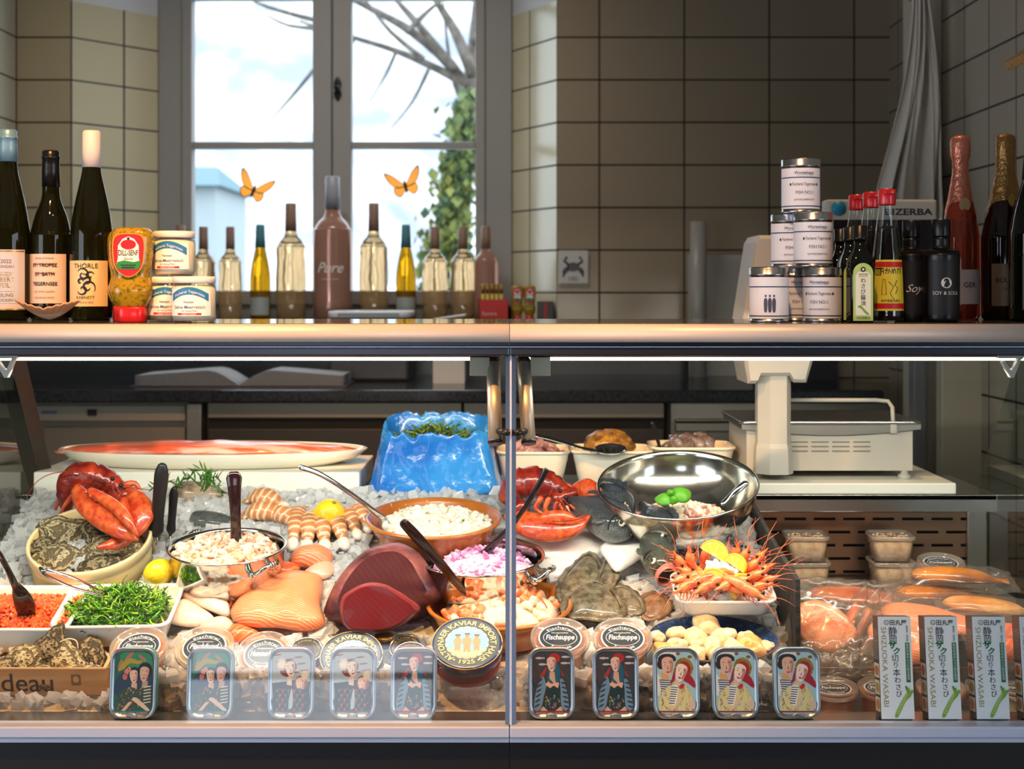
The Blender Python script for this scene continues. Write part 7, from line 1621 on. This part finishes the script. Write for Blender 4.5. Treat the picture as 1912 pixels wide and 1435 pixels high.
# ---- white wasabi cartons
m_wb = ink(236, 240, 250, .35); wgr = ink(20, 110, 80); wgo = ink(150, 136, 84); wk = ink(40, 48, 60)
def carton(label, M):
    t = thing('wasabi_carton', label, 'carton', M, 'white wasabi cartons on the ledge'); W2, H, D = .026, .157, .034; mb = MB()
    def q(a, b, c, d_, m): mb.add(([a, b, c, d_], [(0, 1, 2, 3)]), m, False)
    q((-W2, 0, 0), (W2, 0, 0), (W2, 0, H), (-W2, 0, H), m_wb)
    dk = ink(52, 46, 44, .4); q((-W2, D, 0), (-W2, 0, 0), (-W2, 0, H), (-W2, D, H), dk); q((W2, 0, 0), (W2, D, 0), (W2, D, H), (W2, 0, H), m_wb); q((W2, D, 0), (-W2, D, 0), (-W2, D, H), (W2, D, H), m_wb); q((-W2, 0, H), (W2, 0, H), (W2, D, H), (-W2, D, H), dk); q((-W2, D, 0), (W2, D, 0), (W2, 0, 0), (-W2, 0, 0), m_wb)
    for i in range(14): mb.add(([(-W2-.0003, y, H-.022-.0034*i+k) for y, k in ((D*.9, 0), (D*.12, 0), (D*.12, .0011), (D*.9, .0011))], [(0, 1, 2, 3)]), ink(150, 140, 130), False)
    for i, z in enumerate((.062, .036, .010)):
        mb.add(([(-W2-.0003, y, z+k) for y, k in ((D*.92, 0), (D*.1, 0), (D*.1, .022), (D*.92, .022))], [(0, 1, 2, 3)]), ink(196, 180, 156), False)
        mb.add(([(-W2-.0006, D*.5+.011*math.cos(R(a)), z+.011+.008*math.sin(R(a))) for a in range(0, 360, 24)], [tuple(range(15))]), (ink(170, 84, 50), ink(150, 120, 60), ink(176, 110, 70))[i], False)
    one_ = mb.build('carton_body', t); mb = MB(); y = -.0004
    mb.add(face(text('田丸屋', .0092, bold=.015), .006, H-.0125, y), k_, False); mb.add(face(xf(ring_tube(.0036, .0004, 16, 4), T(0, 0, 0)), -.0125, H-.009, y), k_)
    mb.add(face(text('山', .004), -.0125, H-.0105, y), k_, False)
    for i, (ch, z, s) in enumerate((('静', .1292, .0145), ('岡', .1176, .0130), ('切', .0885, .0118), ('り', .0790, .0100), ('本', .0665, .0125), ('わ', .0555, .0110), ('さ', .0450, .0105), ('び', .0345, .0105))):
        mb.add(face(text(ch, s, bold=.006), -.003+.0009*i*(i > 1), z, y), wk, False)
    mb.add(face(text('サ', .0135, bold=.035, shear=.15), -.004, .1085, y*1.2), wgr, False); mb.add(face(text('ク', .0120, bold=.035, shear=.15), .002, .0995, y*1.2), wgr, False)
    v, f = fit('SHIZUOKA WASABI', .122, .0085); mb.add(([(-W2+.0045+b, y, H-.016-(a+.061)) for a, b, _ in v], f), wgo, False)
    mb.add(face(disc([(.0155, .056), (.0225, .056), (.0225, .117), (.0155, .117)]), y=y), wgr, False)
    for i, ch in enumerate('静岡県産本わさび限定使用'): mb.add(face(text(ch, .0047), .019, .1118-.0047*i, y*2), ink(220, 230, 226), False)
    for i, ch in enumerate('無着色・無香料'): mb.add(face(text(ch, .0038), .0195, .140-.0036*i, y), wk, False)
    rt = sm2([(-.010, .004), (-.006, .0035), (.000, .014), (.008, .030), (.016, .038), (.019, .043), (.022, .046), (.020, .050), (.016, .048), (.015, .054), (.011, .050), (.011, .045), (.005, .036), (-.003, .022), (-.009, .010)], 3)
    mb.add(face(disc([(a*.95+.003, b*.90) for a, b in rt]), .002, .0, y*2.2), ink(126, 168, 52), False)
    for i in range(11): mb.add(face(disc([(a-.0025+.0015*i+.002, b+.009+.0028*i) for a, b in ell(.0026, .0009, 8)]), .0, 0, y*2.8), ink(190, 214, 120), False)
    mb.add(face(disc([(.0155, .042), (.0125, .050), (.0155, .051), (.017, .0435)]), .0, 0, y*2.6), ink(80, 140, 40), False)
    mb.build('front_print', t); return t
def cM(u, v=1342): return T(P(u, v, 2.232)) @ RX(-9)
ca0 = carton('first white wasabi carton, just right of the last sardine tin', cM(1677))
for u, lab in ((1765, 'second white wasabi carton, before the pale salmon pouch'), (1855, 'third white wasabi carton, next to the cut-off one'), (1944, 'last white wasabi carton, cut off by the right picture edge')): dup(ca0, cM(u), lab)

# ============================================================ ten sardine tins on the ledge
def st(c): return ink(*c)
SK = (200, 168, 156)
def el(cx, cy, rx, ry, col_, rot=0, n=20):
    c, s = math.cos(R(rot)), math.sin(R(rot)); return (col_, [(cx+x*c-y*s, cy+x*s+y*c) for x, y in ell(rx, ry, n)])
def po(col_, *pts, sm=0): return (col_, sm2(list(pts), sm) if sm else list(pts))
def facef(cx, cy, s, skin=SK, tilt=0, lip=(170, 40, 56)):
    c, q = math.cos(R(tilt)), math.sin(R(tilt)); L_ = []
    def a(x, y): return (cx+(x*c-y*q)*s, cy+(x*q+y*c)*s*.72)
    L_.append((skin, [a(x, y) for x, y in sm2([(-.09, .11), (0, .145), (.09, .11), (.095, 0), (.06, -.10), (0, -.145), (-.06, -.10), (-.095, 0)], 3)]))
    L_.append(((170, 120, 116), [a(x, y) for x, y in sm2([(.03, .09), (.092, .08), (.09, -.02), (.055, -.09), (.03, -.06), (.05, 0)], 2)]))
    for ex in (-.045, .042):
        L_.append(((236, 232, 228), [a(ex+x, .03+y) for x, y in ell(.022, .011, 10)])); L_.append(((34, 30, 40), [a(ex+x, .03+y) for x, y in ell(.010, .011, 8)]))
        L_.append(((48, 34, 36), [a(ex+x, .058+y) for x, y in ((-.03, 0), (0, .012), (.03, .002), (0, .004))]))
    L_.append(((150, 104, 100), [a(x, y) for x, y in ((.004, .03), (.016, -.035), (-.012, -.035))])); L_.append((lip, [a(x, y) for x, y in sm2([(-.034, -.072), (0, -.062), (.034, -.072), (0, -.092)], 2)]))
    return L_
def art_couple_teal():
    A = [po((28, 84, 80), (0, 0), (1, 0), (1, 1), (0, 1)), po((36, 120, 92), (.25, .8), (1, .7), (1, 1), (.2, 1), sm=3)]
    A += [el(.38, .93, .13, .035, (150, 96, 96), 30), el(.72, .90, .12, .03, (146, 100, 104), -25), el(.15, .78, .05, .10, (140, 104, 90), -20)]
    A += [po((30, 54, 86), (0, .35), (.12, .62), (.45, .72), (.95, .72), (1, .3), (.5, .2), sm=3), po((146, 134, 44), (.10, .70), (.22, .84), (.42, .90), (.60, .86), (.74, .86), (.62, .80), (.40, .82), (.24, .72), sm=2)]
    A += [el(.52, .64, .16, .12, (26, 30, 44)), el(.80, .70, .19, .13, (22, 24, 34))]+facef(.51, .60, 1.05, (186, 170, 164), 6)+facef(.78, .64, 1.2, (176, 156, 150), -6)
    A += [el(.32, .68, .06, .05, (176, 110, 104)), el(.28, .60, .06, .05, (170, 96, 84)), el(.38, .72, .05, .04, (186, 130, 124)), el(.30, .64, .02, .018, (120, 40, 40)), el(.37, .72, .02, .015, (120, 40, 40))]
    A += [po((176, 156, 140), (.46, .50), (.60, .50), (.60, .38), (.44, .38)), po((150, 136, 128), (.74, .52), (.88, .54), (.88, .42), (.72, .42)), po((40, 66, 62), (.10, .05), (.16, .36), (.42, .44), (.66, .40), (.96, .44), (1, .05), sm=2)]
    rr_ = random.Random(4)
    for i in range(46): A.append(el(rr_.uniform(.12, .72), rr_.uniform(.08, .42), rr_.uniform(.012, .03), rr_.uniform(.008, .018), rr_.choice(((150, 50, 48), (60, 120, 70), (160, 140, 60), (50, 90, 120), (170, 120, 120))), rr_.uniform(0, 180), 8))
    for i in range(6): A.append(po((196, 196, 196), (.78, .44-.05*i), (.97, .46-.05*i), (.97, .445-.05*i), (.78, .425-.05*i)))
    A += [po((186, 168, 156), (.48, .24), (.60, .27), (.98, .06), (.88, .05), (.6, .18), sm=2), po((180, 162, 150), (.20, .05), (.40, .20), (.50, .20), (.30, .05)), po((20, 110, 130), (.03, .0), (.97, .0), (.97, .05), (.03, .05))]
    return A, (40, 130, 120)
def art_two_women():
    A = [po((150, 170, 186), (0, 0), (1, 0), (1, 1), (0, 1))]
    for i in range(9): A.append(el(.12+.8*((i*37) % 10)/10, .95-.035*i, .12, .012, (130, 60, 62), 4))
    A += [po((24, 30, 40), (0, 0), (1, 0), (1, .52), (.7, .56), (.3, .52), (0, .5)), el(.44, .76, .20, .11, (70, 84, 92)), el(.40, .70, .20, .10, (112, 50, 46))]+facef(.48, .72, 1.25, (206, 200, 196), 8)
    for a in range(0, 360, 24): A.append(el(.25+.07*math.cos(R(a)), .80+.05*math.sin(R(a)), .07, .014, (214, 212, 206), a*.9, 8))
    A += [po((196, 180, 170), (.40, .60), (.52, .62), (.52, .46), (.38, .46)), el(.76, .50, .17, .12, (124, 52, 44))]+facef(.74, .48, 1.1, (206, 178, 160), 4)
    for a in range(0, 360, 24): A.append(el(.86+.06*math.cos(R(a)), .62+.04*math.sin(R(a)), .06, .012, (206, 202, 190), a*.9, 8))
    A += [po((36, 30, 36), (.02, .05), (.08, .38), (.36, .48), (.62, .42), (.98, .36), (1, .05), sm=2)]
    for i in range(5):
        for j in range(5):
            x, y = .14+.15*i+(.07 if j % 2 else 0), .08+.075*j; A.append(po((150, 52, 44) if (i+j) % 2 else (70, 96, 104), (x, y+.035), (x+.045, y), (x, y-.035), (x-.045, y)))
            A.append(el(x+.07, y+.03, .008, .006, (214, 206, 196), 0, 6))
    A += [po((150, 176, 190), (.44, .10), (.48, .34), (.54, .40), (.55, .12), sm=2), po((70, 84, 100), (.03, .0), (.97, .0), (.97, .05), (.03, .05))]
    return A, (110, 54, 54)
def art_turban(rich=True):
    A = [po((52, 52, 60), (0, 0), (1, 0), (1, 1), (0, 1))]; rr_ = random.Random(6)
    for i in range(30): A.append(el(rr_.uniform(.0, 1), rr_.uniform(.35, .95), rr_.uniform(.05, .12), rr_.uniform(.01, .02), rr_.choice(((96, 44, 46), (40, 70, 60), (66, 58, 62), (30, 40, 50))), rr_.uniform(20, 160), 8))
    for x, y in ((.18, .90), (.26, .80), (.86, .92), (.84, .82)): A += [el(x, y, .10, .018, (176, 170, 190)), po((176, 170, 190), (x+.08, y), (x+.14, y+.02), (x+.14, y-.02))]
    A += [el(.58, .90, .15, .08, (150, 40, 46)), po((146, 44, 50), (.36, .68), (.28, .60), (.18, .60), (.36, .76), sm=2), po((146, 44, 50), (.72, .72), (.86, .60), (.78, .62)), po((24, 84, 112), (.42, .92), (.60, .86), (.72, .72), (.70, .52), (.60, .50), (.50, .48), (.40, .56), (.42, .74), sm=3)]+facef(.50, .80, 1.15, (206, 176, 168), 4)
    A += [po((190, 150, 134), (.46, .68), (.58, .68), (.60, .54), (.70, .50), (.38, .50), (.44, .56)), po((200, 164, 148), (.34, .50), (.70, .50), (.66, .40), (.38, .40)), po((24, 84, 112), (.62, .86), (.70, .74), (.66, .52), (.60, .54), (.62, .72), sm=2), po((24, 84, 112), (.42, .72), (.44, .58), (.56, .50), (.46, .50), (.40, .58), sm=2)]
    A += [po((96, 128, 160), (.30, .60), (.36, .44), (.30, .30), (.22, .08), (.04, .08), (.10, .38), (.22, .56), sm=2), po((96, 128, 160), (.72, .56), (.84, .52), (.96, .10), (.76, .10), (.74, .36), sm=2)]
    for i in range(6): A += [el(.20-.015*i, .54-.08*i, .08, .016, (30, 44, 66), 20, 8), el(.82+.015*i, .50-.075*i, .08, .016, (30, 44, 66), -10, 8)]
    A += [po((24, 44, 52), (.36, .46), (.46, .42), (.56, .46), (.66, .42), (.72, .46), (.70, .30), (.76, .12), (.56, .05), (.44, .05), (.26, .14), (.36, .30), sm=2), po((190, 150, 134), (.20, .05), (.28, .13), (.42, .05)), po((190, 150, 134), (.58, .05), (.74, .13), (.80, .05))]
    for i in range(24): A.append(el(rr_.uniform(.34, .70), rr_.uniform(.10, .30), rr_.uniform(.015, .03), rr_.uniform(.01, .02), rr_.choice(((170, 80, 50), (50, 110, 150), (60, 110, 70), (160, 140, 70))), rr_.uniform(0, 180), 8))
    A += [po((140, 26, 46), (.03, .0), (.97, .0), (.97, .05), (.03, .05))]
    return A, (206, 96, 60)
def art_sailor():
    A = [po((150, 190, 210), (0, 0), (1, 0), (1, 1), (0, 1)), el(.55, .97, .06, .025, (110, 84, 70)), el(.86, .92, .06, .025, (110, 84, 70))]
    A += [po((206, 206, 216), (.02, .92), (.20, 1.0), (.46, 1.0), (.50, .94), (.3, .9), sm=2), po((34, 36, 46), (.03, .86), (.08, .94), (.24, .97), (.44, .95), (.50, .86), (.30, .84), sm=2), el(.10, .80, .10, .08, (44, 34, 38))]+facef(.28, .76, 1.55, (206, 166, 152), 2, (160, 70, 74))
    A += [po((196, 154, 110), (.10, .68), (.30, .62), (.34, .52), (.12, .54)), po((200, 214, 224), (.0, .66), (.12, .56), (.16, .30), (0, .3)), po((44, 60, 100), (.06, .56), (.40, .54), (.34, .36), (.10, .36))]
    for i in range(5): A.append(po((210, 216, 226), (.08, .54-.035*i), (.36, .53-.035*i), (.36, .515-.035*i), (.08, .525-.035*i)))
    A += [el(.70, .74, .24, .17, (128, 112, 44)), el(.70, .72, .18, .13, (150, 26, 48)), po((150, 26, 48), (.84, .64), (.98, .52), (.98, .42), (.80, .50), (.66, .56), sm=2), po((150, 26, 48), (.46, .74), (.38, .56), (.32, .50), (.46, .54), sm=2)]
    rr_ = random.Random(9)
    for i in range(40):
        a = rr_.uniform(-20, 200); q = rr_.uniform(.82, .98); A.append(el(.70+.24*q*math.cos(R(a)), .74+.17*q*math.sin(R(a)), .016, .011, rr_.choice(((176, 160, 70), (90, 80, 30), (150, 110, 40))), 0, 6))
    A += facef(.62, .66, 1.45, (226, 206, 202), -18, (150, 36, 56))
    A += [po((206, 176, 160), (.46, .54), (.56, .56), (.54, .44), (.42, .44)), po((200, 196, 150), (.06, .05), (.14, .36), (.34, .46), (.62, .50), (.84, .40), (.90, .06), sm=2), po((226, 226, 230), (.36, .46), (.56, .46), (.46, .12), (.30, .20))]
    for i in range(8): A.append(po((40, 50, 84), (.355-.007*i, .445-.036*i), (.545-.014*i, .435-.036*i), (.54-.014*i, .42-.036*i), (.352-.007*i, .428-.036*i)))
    for i in range(80):
        x, y = rr_.uniform(.08, .86), rr_.uniform(.07, .46)
        if .33 < x < .55 and y > .16: continue
        A.append(el(x, y, .028, .007, rr_.choice(((206, 160, 40), (150, 50, 70), (90, 160, 170), (226, 206, 120), (96, 60, 90))), rr_.uniform(30, 150), 8))
    A += [el(.64, .45, .07, .04, (180, 40, 60), 20), po((206, 180, 160), (.40, .10), (.58, .26), (.66, .27), (.60, .20), (.46, .09), sm=2), po((200, 176, 162), (.82, .22), (.98, .20), (.98, .10), (.86, .10), sm=2), po((120, 24, 56), (.03, .0), (.97, .0), (.97, .05), (.03, .05))]
    return A, (120, 160, 176)
m_rim = mat('tin_rim', (150, 154, 164), .28, .85)
def sardine(label, M, art):
    A, side = art; W_, H, D = .0735, .110, .021; t = thing('sardine_tin', label, 'tin', M, 'illustrated sardine tins on the ledge')
    R0 = RX(90)
    one(xf(sections([(rrect(W_-.006, H-.006, .017), -D), (rrect(W_-.002, H-.002, .019), -D+.002), (rrect(W_-.002, H-.002, .019), -.003)]), T(0, 0, H/2) @ R0), mat('tin_side_%d_%d' % side[:2], side, .3, .2, coat=.4), 'side', t)
    rim = sections([(rrect(W_-.002, H-.002, .019), -.0035), (rrect(W_, H, .020), -.0025), (rrect(W_, H, .020), -.0005), (rrect(W_-.003, H-.003, .0185), .0006), (rrect(W_-.009, H-.009, .016), .0), (rrect(W_-.011, H-.011, .015), -.0022), (rrect(W_*.4, H*.4, .01), -.0024)])
    one(xf(rim, T(0, 0, H/2) @ R0), m_rim, 'rim', t)
    mb = MB(); aw, ah = W_-.013, H-.014; rr0 = .014
    def clip(p):
        x, y = p; x = max(.0, min(1, x)); y = max(0, min(1, y)); X, Y = (x-.5)*aw, (y-.5)*ah
        cx, cy = aw/2-rr0, ah/2-rr0
        if abs(X) > cx and abs(Y) > cy:
            dx, dy = abs(X)-cx, abs(Y)-cy; l = math.hypot(dx, dy)
            if l > rr0: dx, dy = dx*rr0/l, dy*rr0/l
            X, Y = math.copysign(cx+dx, X), math.copysign(cy+dy, Y)
        return X, Y
    first = A[0][0]; bgp = rrect(aw, ah, rr0); mb.add(([(x, .0020, y+H/2) for x, y in bgp], [tuple(range(len(bgp)))]), st(first), False)
    for i, (col_, pts) in enumerate(A[1:]):
        c = [clip(p) for p in pts]; mb.add(([(x, .00195-.0000105*(i+1), y+H/2) for x, y in c], [tuple(range(len(c)))]), st(col_), False)
    v, f = fit('MADEMOISELLE PERLE • MILLÉSIME 2021', aw*.80, .0022); mb.add(([(a, .0003, b+H/2-ah/2+.0012) for a, b, _ in v], f), ink(206, 190, 190), False)
    mb.build('picture', t)
    one(xf(sections([(ell(.008, .003, 20), -.002), (ell(.009, .0035, 20), .0008), (ell(.006, .002, 20), .0011)]), T(0, 0, .0055) @ R0), m_rim, 'pull_tab', t)
    return t
arts = dict(a=art_couple_teal(), b=art_two_women(), c=art_turban(), d=art_sailor())
protos = {}
for u, k, lab in ((246, 'a', 'leftmost sardine tin, dark teal couple under a yellow bird, clear of reflections'), (390, 'a', 'second sardine tin from the left, teal couple picture'), (542, 'b', 'third sardine tin from the left, two women with white flowers'), (658, 'b', 'fourth sardine tin from the left, two women, before the blue caviar tin'), (772, 'c', 'fifth sardine tin, woman in red turban, left of the case post'),
                  (1030, 'c', 'sardine tin with a woman in red turban, first right of the case post'), (1150, 'c', 'sardine tin with a woman in red turban, second right of the case post'), (1264, 'd', 'sailor and red-haired woman tin at the left of the three alike'), (1374, 'd', 'sailor and red-haired woman tin in the middle of the three alike'), (1490, 'd', 'sailor and red-haired woman tin next to the white cartons')):
    M = T(P(u, 1342, 2.236)) @ RX(-7)
    if k not in protos: protos[k] = sardine(lab, M, arts[k])
    else: dup(protos[k], M, lab)

# ============================================================ crushed ice
m_icebed = mat('packed_ice_bed', (236, 236, 236), .3, col2=(196, 198, 200), ns=34, bump=.9, bs=60)
def ice_bed(label, x0, x1, n, seed):
    rr_ = random.Random(seed); mb = MB()
    mb.add(grid(lambda a, b: (x0+(x1-x0)*a, 2.292+.636*b, max(.60, ice_z(2.292+.636*b)-.012)+.006*noise.noise(Vector((a*40*(x1-x0), b*26, seed)))), 60, 36), m_icebed)
    def chunk(x, y, z, s):
        v = [(sx*s*rr_.uniform(.5, 1.1), sy*s*rr_.uniform(.5, 1.1), sz*s*rr_.uniform(.4, .9)) for sz in (-1, 1) for sx, sy in ((-1, -1), (1, -1), (1, 1), (-1, 1))]
        mb.add((v, [(3, 2, 1, 0), (4, 5, 6, 7), (0, 1, 5, 4), (1, 2, 6, 5), (2, 3, 7, 6), (3, 0, 4, 7)]), m_ice, False, T(x, y, z) @ RZ(rr_.uniform(0, 360)) @ RX(rr_.uniform(-70, 70)))
    k = 0
    while k < n:
        x, y = rr_.uniform(x0+.012, x1-.012), rr_.uniform(2.298, 2.925)
        if any(((x-a)/(b_+.006))**2+((y-c)/(d_+.006))**2 < 1 for a, c, b_, d_ in HOLES): k += .2; continue
        chunk(x, y, ice_z(y)+rr_.uniform(-.012, .010)+.006*noise.noise(Vector((x*14, y*14, 1))), rr_.uniform(.006, .0150)); k += 1
    for i in range(int(n*.16)):      # the front bank behind the clear strip
        x = rr_.uniform(x0+.02, x1-.02); y = rr_.uniform(2.299, 2.325); z = rr_.uniform(.65, .70)
        if x < -.64: z = rr_.uniform(.645, .662)
        if any(((x-a)/(b_+.004))**2+((y-c)/(d_+.004))**2 < 1 for a, c, b_, d_ in HOLES): continue
        chunk(x, y, z, rr_.uniform(.007, .013))
    return tag(mb.build('crushed_ice'), label, 'ice', kind='stuff')
ice_bed('bed of crushed ice in the left case', -.996, -.008, 3600, 1)
ice_bed('bed of crushed ice in the right case up to the slate', .002, .480, 1900, 2)
